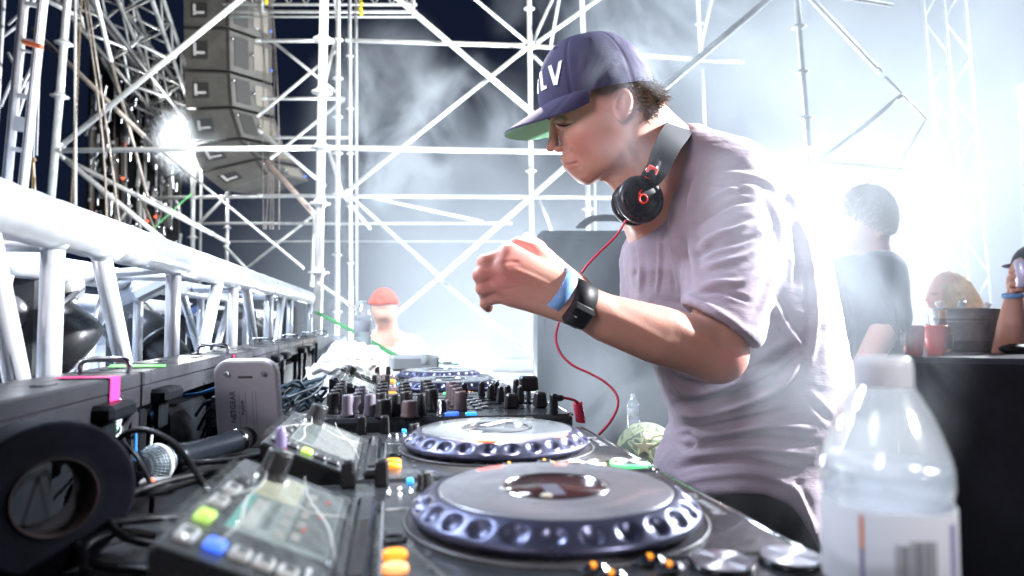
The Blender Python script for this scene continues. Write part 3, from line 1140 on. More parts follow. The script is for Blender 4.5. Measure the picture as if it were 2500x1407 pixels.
    # track keys and the two big buttons
    for x, y in ((-.006, -.117), (.030, -.109), (.036, -.122), (.0, -.129)):
        mb = MB()
        mb.box(L(x, y, TOP + .003), (.017, .0066, .006), bevel=.0026)
        part(mb, 'track_key', M_CHROME, root)
        mb = MB()
        mb.box(L(x, y, TOP + .0063), (.0022, .0052, .0006))
        part(mb, 'key_light', M_ORANGE, root)
    ringm = {1: (M_BLACKG, M_BLACKG), 2: (M_ORANGE2, M_GREEN), 3: (M_BLACKG, M_BLACKG), 4: (M_BLACKG, M_BLACKG)}[style]
    for i, (x, y) in enumerate(((.070, -.117), (.113, -.117))):
        mb = MB()
        mb.lathe([(.0186, 0), (.0186, .0026), (.0180, .0034), (.0172, .0034), (.0169, .002)], 44, L(x, y, TOP))
        rg = part(mb, 'button_ring', ringm[i], root)
        mb = MB()
        mb.lathe([(.0168, .0005), (.0168, .0042)], 44, (0, 0, 0), smooth=False)
        me = mb
        b = me.build('button_face', M_SPUN, None)
        b.parent = rg
        b.location = Vector(L(x, y, TOP)) - parent_origin(rg)
    for x, y in ((.044, -.095), (.094, -.118), (.052, -.103)):
        mb = MB()
        mb.box(L(x - .012, y, TOP + .0006), (.003, .012, .0008), Euler((0, 0, .5)))
        part(mb, 'print', M_DECKL, root)
    tm = text_mesh('Pioneer DJ', .0135, Matrix(((0, -1, 0), (1, 0, 0), (0, 0, 1))), L(.1195, .010, TOP + .0006))
    tl = part(tm, 'lettering', mat('grey deck lettering', (.36, .36, .38), .6), root)
    # tempo side
    mb = MB()
    mb.box(L(.045, .1175, TOP + .0004), (.11, .005, .001))
    part(mb, 'tempo_slot', M_BLACKG, root)
    mb = MB()
    mb.box(L(.02 if style != 2 else .06, .1175, TOP + .008), (.020, .010, .015), bevel=.003, taper=.8)
    part(mb, 'tempo_cap', M_KNOB, root)
    for x in (-.02, .10):
        mb = MB()
        mb.lathe([(.0035, 0), (.0035, .002), (.002, .003)], 14, L(x, .121, TOP))
        part(mb, 'reset_button', M_CHROME, root)
    for k in range(40):
        a = 2 * math.pi * k / 40
    return root


player(.487, 'nearest media player, its display lit cream and one blue key beside the big jog wheel', 1)
player(.762, 'second media player with red lights on its glossy jog plate, just before the mixer', 2)
player(1.42, 'media player right behind the mixer, white jog rim facing the crossed tubes', 3)
player(1.70, 'farthest media player, beside the folded white towels', 4)

# ---------------------------------------------------------------- mixer
mx0 = Vector((.070, 1.10, CZ + TH))
root = thing('mixer', 'black four channel mixer crowded with knobs between the second and third players', 'mixer', tuple(mx0))
L = lambda x, y, z: mx0 + Vector((x, y, z))
MT = .120
mb = MB()
mb.box(L(0, 0, MT / 2 + .003), (.366, .325, MT - .006), bevel=.005)
part(mb, 'body', mat('mixer top plate', (0.07, 0.075, 0.08), 0.26, 0.5, var=0.15, vscale=30, rvar=0.1), root)
mb = MB()
mb.path([L(.182, -.16, MT - .001), L(.182, .16, MT - .001)], .0018, 8)
part(mb, 'front_trim', M_CHROME, root)
for r_ in range(5):
    y = -.112 + r_ * .051
    mb = MB()
    mb.box(L(-.03, y + .024, MT + .0002), (.22, .0012, .001))
    part(mb, 'channel_line', M_BLACKG, root)
for r_ in range(4):
    y = -.100 + r_ * .052
    for ci, x in enumerate((-.150, -.118, -.083, -.048, -.012, .030)):
        m = [M_KNOB, M_KNOBP, M_KNOB, M_KNOB, M_KNOB, M_KNOBB][ci]
        rr_ = [.0092, .0076, .0090, .0090, .0098, .0088][ci]
        hh = [.029, .024, .028, .029, .032, .028][ci]
        knob(root, L(x, y, MT), rr_, hh, m)
for x, y, m, r_, h_ in ((-.128, -.135, M_KNOBP, .0078, .030), (-.098, -.132, M_KNOBP, .0078, .030), (-.063, -.140, M_KNOB, .0062, .030), (-.028, -.138, M_KNOB, .0060, .030), (-.080, -.150, M_KNOB, .0105, .024), (-.045, -.152, M_KNOBB, .0105, .022), (.002, -.128, M_CHROME, .0085, .020)):
    knob(root, L(x, y, MT), r_, h_, m)
# channel faders with wedge caps
for x, y, h_ in ((.052, .060, .024), (.082, .060, .026), (.092, .020, .024), (.105, .048, .026), (.122, .030, .022), (.100, -.030, .026), (.132, -.03, .026), (.140, .050, .030)):
    mb = MB()
    mb.box(L(x, y, MT + .0006), (.052, .004, .0012))
    sl = part(mb, 'fader_slot', M_BLACKG, root)
    mb = MB()
    mb.box(L(x, y, MT + .002 + h_ / 2), (.012, .017, h_), bevel=.0022, taper=.72)
    part(mb, 'fader_cap', M_KNOB, root)
    mb = MB()
    mb.box(L(x, y, MT + .0025 + h_), (.0012, .012, .0008))
    part(mb, 'fader_line', M_PRINT, root)
for x, y, sx, h_ in ((.108, -.085, .022, .022), (.152, -.085, .020, .024)):
    mb = MB()
    mb.box(L(x, y, MT + h_ / 2), (sx, .020, h_), bevel=.003, taper=.82)
    part(mb, 'fader_cap', M_KNOB, root)
mb = MB()
mb.box(L(.148, -.015, MT + .010), (.006, .010, .020))
part(mb, 'crossfader_stem', M_CHROME, root)
mb = MB()
mb.box(L(.148, -.015, MT + .030), (.031, .016, .024), bevel=.003, taper=.93)
part(mb, 'crossfader_cap', M_KNOB, root)
mb = MB()
mb.box(L(.148, -.015, MT + .001), (.035, .020, .002))
part(mb, 'crossfader_slot', M_BLACKG, root)
for x, y, m in ((.012, -.147, M_BLUE), (.016, -.138, M_BLUE), (.040, -.150, M_CYAN), (.030, .125, M_GREEN), (.048, .128, M_GREEN)):
    mb = MB()
    mb.box(L(x, y, MT + .002), (.016, .010, .004), bevel=.001)
    part(mb, 'lit_key', m, root)
for k in range(8):
    mb = MB()
    mb.box(L(.058 + (k % 2) * .012, -.09 + k * .018, MT + .0015), (.010, .012, .003), bevel=.001)
    part(mb, 'key', mat('grey translucent key', (0.30, 0.30, 0.32), .3), root)
for k in range(6):
    mb = MB()
    mb.box(L(.160, -.06 + k * .03, MT + .0008), (.016, .009, .0016))
    part(mb, 'label_print', M_BLACKG, root)

# ---------------------------------------------------------------- video wall cabinets seen from behind
M_CAB = mat('panel cabinet black', (0.006, 0.007, 0.009), 0.5, 0.0, var=0.35, vscale=14, rvar=0.14, spec=0.12)
M_CABT = mat('cabinet top with painted light', (0.035, 0.035, 0.042), 0.36, 0.3, var=0.35, vscale=12, rvar=0.12)  # paler copy of the cabinet black; light on the top is painted in
M_TAPE = mat('bright pink tape', (0.80, 0.04, 0.22), 0.5)
M_TAPEG = mat('bright green tape', (0.16, 0.70, 0.14), 0.5)
FX, BX, CT = -.27, -.350, -.056


def cabinet(y0, y1, label, lowdetail=False):
    zc = CZ + CT
    H = .42
    root = thing('video_panel', label, 'video panel', ((FX + BX) / 2, (y0 + y1) / 2, zc - H), 'video panels standing along the truss')
    A = lambda x, y, z: Vector((x, y, zc + z))
    ym = (y0 + y1) / 2
    mb = MB()
    mb.box(A((FX + BX) / 2 - .02, ym, -H / 2 - .004), (.036, y1 - y0 - .004, H - .008))
    part(mb, 'back_plate', M_CAB, root)
    mb = MB()
    mb.box(A((FX + BX) / 2, ym, -.008), (FX - BX, y1 - y0 - .003, .016), bevel=.002)
    top = part(mb, 'top_rail', M_CABT, root)
    for k in range(5):
        mb = MB()
        mb.box(A((FX + BX) / 2 + (.012 if k % 2 else -.012), y0 + (k + .5) * (y1 - y0) / 5, .0004), (.010, .028, .0012))
        part(mb, 'slot', M_BLACKG, top)
    mb = MB()
    mb.box(A(FX - .004, ym, -.027), (.007, y1 - y0 - .003, .022), bevel=.001)
    part(mb, 'rim', M_CABT, root)
    for y in (y0 + .010, y1 - .010):
        mb = MB()
        mb.box(A((FX + BX) / 2 + .004, y, -H / 2 - .02), (FX - BX - .01, .017, H - .044), bevel=.002)
        part(mb, 'side_rail', M_CABT if y > ym else M_CAB, root)  # far rail gets the tone with light painted in
    # lock plates with holes
    for y in (y1 - .052, y0 + .060):
        mb = MB()
        n = 20
        vs = []
        for r, oo in ((.0105, 0), (.0052, 0)):
            for s_ in (0, .004):
                for i in range(n):
                    a = 2 * math.pi * i / n
                    q = 1.0
                    vs.append(A(FX - .008 + s_, y + r * math.cos(a), -.050 + r * 1.25 * math.sin(a)))
        fs = []
        for i in range(n):
            j = (i + 1) % n
            fs += [(n + i, n + j, 3 * n + j, 3 * n + i), (i, 2 * n + i, 2 * n + j, j), (i, j, n + j, n + i), (2 * n + i, 3 * n + i, 3 * n + j, 2 * n + j)]
        mb.add(vs, fs)
        part(mb, 'lock_plate', M_ALU, root)
        mb = MB()
        mb.tube(A(FX - .01, y + .004, -.066), A(FX - .01, y - .006, -.12), .0022, 8)
        part(mb, 'lock_rod', M_ALU, root)
    # driver box and brackets
    mb = MB()
    mb.box(A(FX - .022, ym - .03, -.15), (.036, (y1 - y0) * .40, .19), bevel=.006)
    bx = part(mb, 'driver_box', M_CAB, root)
    mb = MB()
    mb.box(A(FX - .001, ym - .03, -.247), (.010, (y1 - y0) * .38, .012), bevel=.003)
    part(mb, 'grip', M_CABT, bx)
    for y in (ym - .17, ym + .16):
        mb = MB()
        mb.box(A(FX + .006, y, -.030), (.026, .060, .016), bevel=.004)
        bb = part(mb, 'bracket', M_CAB, root)
        mb = MB()
        mb.box(A(FX + .002, y, -.052), (.008, .030, .034), bevel=.002)
        part(mb, 'latch', M_CAB, bb)
    # lifting handle over the joint
    mb = MB()
    cv = smooth_pts([A(FX - .012, y1 - .006, 0), A(FX - .012, y1 - .006, .010), A(FX - .020, y1 - .006, .0145), A(FX - .052, y1 - .006, .0145), A(FX - .060, y1 - .006, .010), A(FX - .060, y1 - .006, 0)], 5)
    mb.path(cv, .0032, 8)
    part(mb, 'handle', M_CHROME, root)
    return root


GV = .0
c1 = cabinet(.30, .815, 'nearest black video panel with pink and green tape on its top rail')
cabinet(.82, 1.27, 'second black video panel standing behind the white router')
cabinet(1.275, 1.74, 'third black video panel behind the router, its top rail washed by light')
cabinet(1.745, 2.2, 'fourth video panel along the truss, left of the folded towels')
cabinet(2.205, 2.66, 'fifth video panel fading into smoke near the end of the truss')
cabinet(2.665, 3.12, 'last video panel at the far end of the truss')
# tape and note on the nearest panel
zc = CZ + CT
y = yline(283, FX)
mb = MB()
mb.box((FX + .0012, y, zc - .012), (.0006, .024, .026))
mb.box((FX - .024, y - .002, zc + .0012), (.050, .024, .0006))
single(mb, 'tape_strip', M_TAPE, 'pink tape strip folded over the top rail of the nearest panel', 'tape', (FX, y, zc - .06))
mb = MB()
mb.box((FX + .0004, y + .001, zc - .042), (.0006, .036, .040))
nt_ = single(mb, 'paper_note', mat('white paper note', (0.75, 0.76, 0.80), .7, var=.08), 'white paper note with green marker strokes under the pink tape', 'note', (FX, y, zc - .125))
mb = MB()
z0 = zc - .042
for (a, b) in (((-.010, .030), (-.010, -.030)), ((.012, .028), (-.002, .028)), ((-.002, .028), (.000, .004)), ((.000, .004), (.012, .0)), ((.012, .0), (.008, -.026)), ((.018, .02), (.018, -.028))):
    mb.tube((FX + .001, y + a[0] * .8, z0 - .003 + a[1] * .45), (FX + .001, y + b[0] * .8, z0 - .003 + b[1] * .45), .0007, 6)
part(mb, 'marker_strokes', mat('green marker ink', (0.10, 0.32, 0.25), .6), nt_)
y2 = yline(345, -.30)
mb = MB()
mb.box((-.302, y2, zc + .0022), (.060, .030, .0008), Euler((0.03, .02, .25)))
single(mb, 'tape_strip', M_TAPEG, 'green tape strip lying flat on the top rail of the nearest panel', 'tape', (-.302, y2, zc + .001))
y2 = yline(572, FX)
mb = MB()
mb.box((FX + .0012, y2, zc - .028), (.0006, .022, .055))
single(mb, 'tape_strip', M_TAPE, 'small pink tape tab on the second black panel behind the router', 'tape', (FX, y2, zc - .056))

# tall dark case at the far end and its neighbour
mb = MB()
a = P(708, 745, 3.0)
mb.box((a.x, a.y, a.z - .10), (.052, .12, .20), bevel=.018)
single(mb, 'wedge_monitor', M_BLACKM, 'dark rounded upright box standing at the far end of the panels', 'speaker', (a.x, a.y, a.z - .2))

# ---------------------------------------------------------------- small things on the tray and the table
# roll of gaffer tape in the foreground
def gaff():
    c = P(108, 1205, .46)
    ax = (Vector((.62, -.78, .04))).normalized()
    q = ax.to_track_quat('Z', 'Y').to_matrix()
    root = thing('tape_roll', 'big roll of black gaffer tape standing on edge nearest the camera', 'tape roll', (c.x, c.y, c.z - .052))
    mb = MB()
    prof = []
    Ro, Ri, W = .0495, .026, .024
    pr = [(Ri, -W), (Ro - .002, -W), (Ro, -W + .002), (Ro, W - .002), (Ro - .002, W)]
    nn = 14
    for k in range(nn):
        r = Ro - .003 - (Ro - Ri - .004) * k / nn
        pr += [(r, W + (.0003 if k % 2 else -.0003))]
    pr += [(Ri, W)]
    mb.lathe(pr, 72, c, q, True, False)
    part(mb, 'tape', mat('black gaffer cloth', (0.006, 0.007, 0.013), 0.75, 0, var=0.3, vscale=40, rvar=.1, spec=.12), root)
    mb = MB()
    mb.lathe([(Ri - .0002, -W), (Ri - .0002, W + .0006), (Ri - .002, W + .0006), (Ri - .002, -W), (Ri - .0002, -W)], 60, c, q, True, False)
    part(mb, 'core', mat('brown cardboard core', (0.03, 0.022, 0.022), .85, spec=.1, var=.3, vscale=30), root)
    mb = MB()
    mb.box(c + Vector((0, .0, -.056)), (.11, .14, .012), Euler((0, 0, .3)))
    b = single(mb, 'flight_case_lid', M_BLACKM, 'dark lid under the standing roll of black tape', 'case lid', c + Vector((0, 0, -.2)))
    mb = MB()
    return root


gaff()

# microphone
root = thing('microphone', 'black wireless microphone with a round steel mesh head lying on cables', 'microphone', tuple(P(480, 1120, .75)))
A, B = P(378, 1133, .70), P(612, 1066, .86)
ax = (B - A).normalized()
q = ax.to_track_quat('Z', 'Y').to_matrix()
LN = (B - A).length
mb = MB()
mb.lathe([(.0125, .022), (.0165, .026), (.0150, .036), (.0128, .055), (.0125, .10), (.0128, LN * .72), (.0136, LN * .78), (.0138, LN * .93), (.0120, LN * .98), (.009, LN)], 30, A, q)
part(mb, 'handle', mat('black anodised handle', (0.018, 0.022, 0.030), .28, .5, rvar=.08), root)
mb = MB()
mb.lathe([(.0141, LN * .80), (.0143, LN * .85), (.0141, LN * .90)], 30, A, q)
part(mb, 'chrome_band', M_CHROME, root)
mb = MB()
mb.sphere(A, .0192, 32, 20, (1, 1, 1.08), q)
gr = part(mb, 'grille', mat('dark grille steel', (0.04, 0.05, 0.06), .6, .5), root)
mb = MB()
for k in range(1, 13):
    z = -.0200 + k * .0031
    r = math.sqrt(max(1e-6, 1 - (z / .0208) ** 2)) * .0197
    cir = [A + q @ Vector((r * math.cos(2 * math.pi * i / 40), r * math.sin(2 * math.pi * i / 40), z + .0008 * (i % 2))) for i in range(40)]
    mb.path(cir, .00038, 4, closed=True)
for k in range(34):
    a = 2 * math.pi * k / 34
    pts = [A + q @ Vector((.0197 * math.sin(t) * math.cos(a + t * .25), .0197 * math.sin(t) * math.sin(a + t * .25), -.0208 * math.cos(t))) for t in [math.pi * (.06 + .9 * j / 12) for j in range(13)]]
    mb.path(pts, .00036, 4)
part(mb, 'mesh', mat('steel mesh', (0.20, 0.24, 0.27), .5, .8), root, kind='stuff')
mb = MB()
mb.lathe([(.0196, -.0002), (.0205, .0008), (.0205, .0042), (.0196, .0052)], 36, A, q)
part(mb, 'collar', M_ALU, root)

# white router standing on its edge
c = P(607, 985, .86)
yawr = YAW * .3
ex = (RT * math.cos(.10) + UP * .0).normalized()
root = thing('router', 'white network switch standing on end with green lights along its edge', 'network switch', (c.x, c.y, c.z - .056))
ex = (RT + FW * .12).normalized()
ez = (UP + RT * -.06).normalized()
ey = ez.cross(ex).normalized()
Mr = Matrix((ex, ez, -ey)).transposed()          # local x across, y up, z toward the camera


def rrect(wx, wy, r, n=8):
    out = []
    for cx, cy_, a0 in ((wx - r, wy - r, 0), (-wx + r, wy - r, 90), (-wx + r, -wy + r, 180), (wx - r, -wy + r, 270)):
        for k in range(n + 1):
            a = math.radians(a0 + 90 * k / n)
            out.append((cx + r * math.cos(a), cy_ + r * math.sin(a)))
    return out


if Mr.col[2].dot(FW) > 0:
    Mr = Matrix((ex, ez, -(-ey))).transposed()
M_RTR = mat('white router plastic', (0.66, 0.66, 0.70), .45, 0, var=.06, vscale=30)
mb = MB()
W_, H_ = .0385, .056
secs = [(-.012, .97), (-.010, 1.0), (.004, 1.0), (.007, .975), (.008, .93)]
vs, fs = [], []
n_ = 36
for z, s_ in secs:
    for x, y_ in rrect(W_ * s_, H_ * s_, .020 * s_):
        vs.append(Mr @ Vector((x, y_, z)) + c)
for k in range(len(secs) - 1):
    for i in range(n_):
        j = (i + 1) % n_
        fs.append((k * n_ + i, k * n_ + j, (k + 1) * n_ + j, (k + 1) * n_ + i))
fs += [tuple(reversed(range(n_))), tuple(range(4 * n_, 5 * n_))]
mb.add(vs, fs)
sh = part(mb, 'shell', M_RTR, root)
mb = MB()
for x, y_ in ((-.022, .038), (.022, .038)):
    mb.lathe([(.0035, .008), (.0032, .0105), (.002, .011)], 14, Mr @ Vector((x, y_, 0)) + c, Mr)
part(mb, 'foot', mat('grey rubber foot', (0.35, 0.35, 0.38), .7), sh)
mb = MB()
mb.box(Mr @ Vector((0, .034, .0082)) + c, (.017, .0026, .0008), Mr)
part(mb, 'serial_label', mat('dark label', (0.12, 0.12, 0.12), .6), sh)
tm = text_mesh('NETGEAR', .0090, Mr @ Matrix(((0, -1, 0), (1, 0, 0), (0, 0, 1))), Mr @ Vector((-.0165, -.003, .0083)) + c)
part(tm, 'lettering', mat('grey lettering', (0.13, 0.13, 0.15), .6), sh)
for x, a, b in ((-.009, -.030, .014), (-.0015, -.028, .016), (.007, -.032, .016), (.011, -.032, .016)):
    mb = MB()
    mb.box(Mr @ Vector((x, (a + b) / 2, .0081)) + c, (.0007, b - a, .0004), Mr)
    part(mb, 'moulded_line', mat('soft grey line', (0.42, 0.42, 0.46), .6), sh)
tm = text_mesh('ProSAFE', .0052, Mr @ Matrix(((0, -1, 0), (1, 0, 0), (0, 0, 1))), Mr @ Vector((-.0050, -.004, .0083)) + c)
part(tm, 'lettering', mat('grey lettering', (0.13, 0.13, 0.15), .6), sh)
for k in range(11):
    mb = MB()
    mb.box(Mr @ Vector((.0352, .030 - k * .0074, .0055)) + c, (.0026, .0040, .003), Mr)
    part(mb, 'status_light', mat('lit lime port light', (0.4, 0.8, 0.05), .4, emis=(.45, .95, .03), estr=1.0 if k > 2 else .25), root)
for k in range(8):
    mb = MB()
    mb.box(Mr @ Vector((-.024 + k * .0065, .0533 - .0006 * abs(k - 4) ** 1.4, .0052)) + c, (.0038, .0014, .004), Mr)
    part(mb, 'vent', mat('dark label', (0.12, 0.12, 0.12), .6), sh)

# violet and red reflection built as a little tube behind the near display
c0, c1_ = P(686, 1158, .56), P(686, 1042, .56)
root = thing('reflection_tube', 'slim upright violet and dark red tube standing in for a reflection', 'reflection', tuple(c0))
mb = MB()
m1 = c0.lerp(c1_, .55)
mb.tube(c0, m1, .0044, 16, .0044)
part(mb, 'barrel', mat('dark red barrel', (0.20, 0.015, 0.03), .3, 0, emis=(0.5, .01, .02), estr=.05), root)
mb = MB()
ax = (c1_ - c0).normalized().to_track_quat('Z', 'X').to_matrix()
mb.lathe([(.0042, 0), (.0044, .002), (.0042, .012), (.0034, .0160), (.0014, .0178)], 16, m1, ax)
part(mb, 'cap', mat('violet translucent cap', (0.50, 0.42, 0.78), .3, 0, trans=.3), root)

# red pilot light on a small box under the microphone
c = P(372, 1172, .66)
mb = MB()
mb.box(c + Vector((0, .01, -.008)), (.028, .02, .014), bevel=.002)
r_ = thing('power_adapter', 'small box with a glowing red pilot light below the microphone head', 'adapter', tuple(c + Vector((0, .01, -.015))))
part(mb, 'body', mat('grey adapter plastic', (.3, .3, .32), .4), r_)
mb = MB()
mb.sphere(c, .0019, 12, 8)
part(mb, 'pilot_light', M_RED, r_)


# ---------------------------------------------------------------- cables
def cable(pts, r, m, label, n=7, name='cable', cat='cable', group=None, sub=8):
    cv = smooth_pts([P(*p) for p in pts], sub)
    mb = MB()
    mb.path(cv, r, n)
    low = min(cv, key=lambda v: v.z)
    return single(mb, name, m, label, cat, low, group)


M_CBL = mat('black cable', (0.010, 0.010, 0.012), .38, spec=.3, rvar=.1, vscale=50)
M_CBLB = mat('blue network cable', (0.02, 0.16, 0.42), .45)
M_CBLT = mat('teal black cable', (0.02, 0.05, 0.08), .38)
cable([(300, 1260, .60), (272, 1180, .58), (285, 1080, .57), (345, 1050, .56), (420, 1080, .55), (470, 1140, .54), (505, 1205, .53), (520, 1290, .55)], .0026, M_CBL, 'thick black cable arching in front of the microphone head')
cable([(330, 1000, .74), (300, 1070, .66), (338, 1120, .62), (370, 1200, .60), (362, 1290, .6)], .0022, M_CBL, 'black cable hanging down just left of the microphone mesh')
cable([(690, 1150, .62), (560, 1150, .60), (450, 1165, .57), (360, 1190, .54), (285, 1225, .50), (268, 1270, .47), (300, 1310, .45), (375, 1330, .43), (440, 1335, .42)], .0026, M_CBL, 'long black cable looping from the display to the near corner')
cable([(700, 1165, .62), (600, 1160, .60), (480, 1175, .58), (390, 1200, .56), (310, 1215, .54), (220, 1280, .50), (190, 1330, .45), (240, 1380, .43), (380, 1395, .42)], .0028, M_CBL, 'thick dark cable lying under the longer loop beside the tape roll')
cable([(180, 1290, .46), (280, 1275, .47), (400, 1265, .50), (520, 1260, .55)], .003, M_CBL, 'straight dark cable on the table beside the tape roll')
cable([(205, 1400, .42), (215, 1330, .44), (300, 1300, .46), (380, 1310, .47)], .0028, M_CBL, 'dark cable curl in the near corner of the table')
cable([(440, 1130, .72), (520, 1128, .70), (600, 1118, .68), (680, 1100, .66)], .003, M_CBL, 'dark cable stretched along under the microphone handle')
cable([(330, 1012, .8), (331, 1075, .72), (330, 1120, .66)], .0018, M_CBLB, 'short blue cable hanging left of the microphone')
cable([(450, 967, .92), (490, 960, .91), (535, 945, .90)], .0024, M_CBLB, 'blue network cable plugged in highest on the white switch')
for i, (y0_, y1_, dx) in enumerate(((985, 975, 0), (1018, 992, 6), (1052, 1012, 10), (1075, 1034, 14))):
    cable([(478 + dx, y0_ + 30, .95), (500, y0_, .93), (520, y1_ + 2, .91), (545, y1_, .885)], .0024, M_CBLT, ('topmost', 'second', 'third', 'lowest')[i] + ' of the dark network cables entering the white switch')
    mb = MB()
    mb.box(P(532, y1_ + 1, .90), (.016, .012, .010), bevel=.002)
    single(mb, 'network_plug', M_BLACK, ('topmost', 'second', 'third', 'lowest')[i] + ' of the dark plugs in the side of the white switch', 'plug', P(532, y1_ + 5, .90))
rr = random.Random(3)
for k in range(16):
    x0, y0_ = rr.uniform(690, 735), rr.uniform(935, 1010)
    x1, y1_ = rr.uniform(760, 800), rr.uniform(915, 985)
    d0 = rr.uniform(1.02, 1.15)
    cable([(x0 - 20, y0_ + 10, d0), (x0 + 10, y0_ + rr.uniform(-25, 5), d0 + .05), ((x0 + x1) / 2, (y0_ + y1_) / 2 + rr.uniform(-18, 14), d0 + .12), (x1, y1_, d0 + .22)], rr.uniform(.0022, .004), M_CBLT, 'dark cable in the tangle between the white switch and the towels', group='tangled cables behind the switch')
cable([(700, 970, 1.0), (760, 950, 1.05), (790, 930, 1.15), (770, 960, 1.05), (725, 985, 1.0)], .0016, mat('grey thin cable', (.25, .28, .3), .4), 'thin pale grey loop on top of the cable tangle')

# small grey plug pair by the second display
mb = MB()
mb.box(P(748, 1019, .90), (.022, .012, .008), bevel=.001)
single(mb, 'usb_plug', mat('pale plug', (.6, .58, .55), .4), 'pale plug behind the second display beside the mixer edge', 'plug', P(748, 1024, .90))
# ---------------------------------------------------------------- sculpting: rounded volumes blended into one skin, then meshed
def cf(px, py, d):
    return np.array(((px - 1250) / FPX * d, -(py - 703.5) / FPX * d, d), dtype=np.float32)


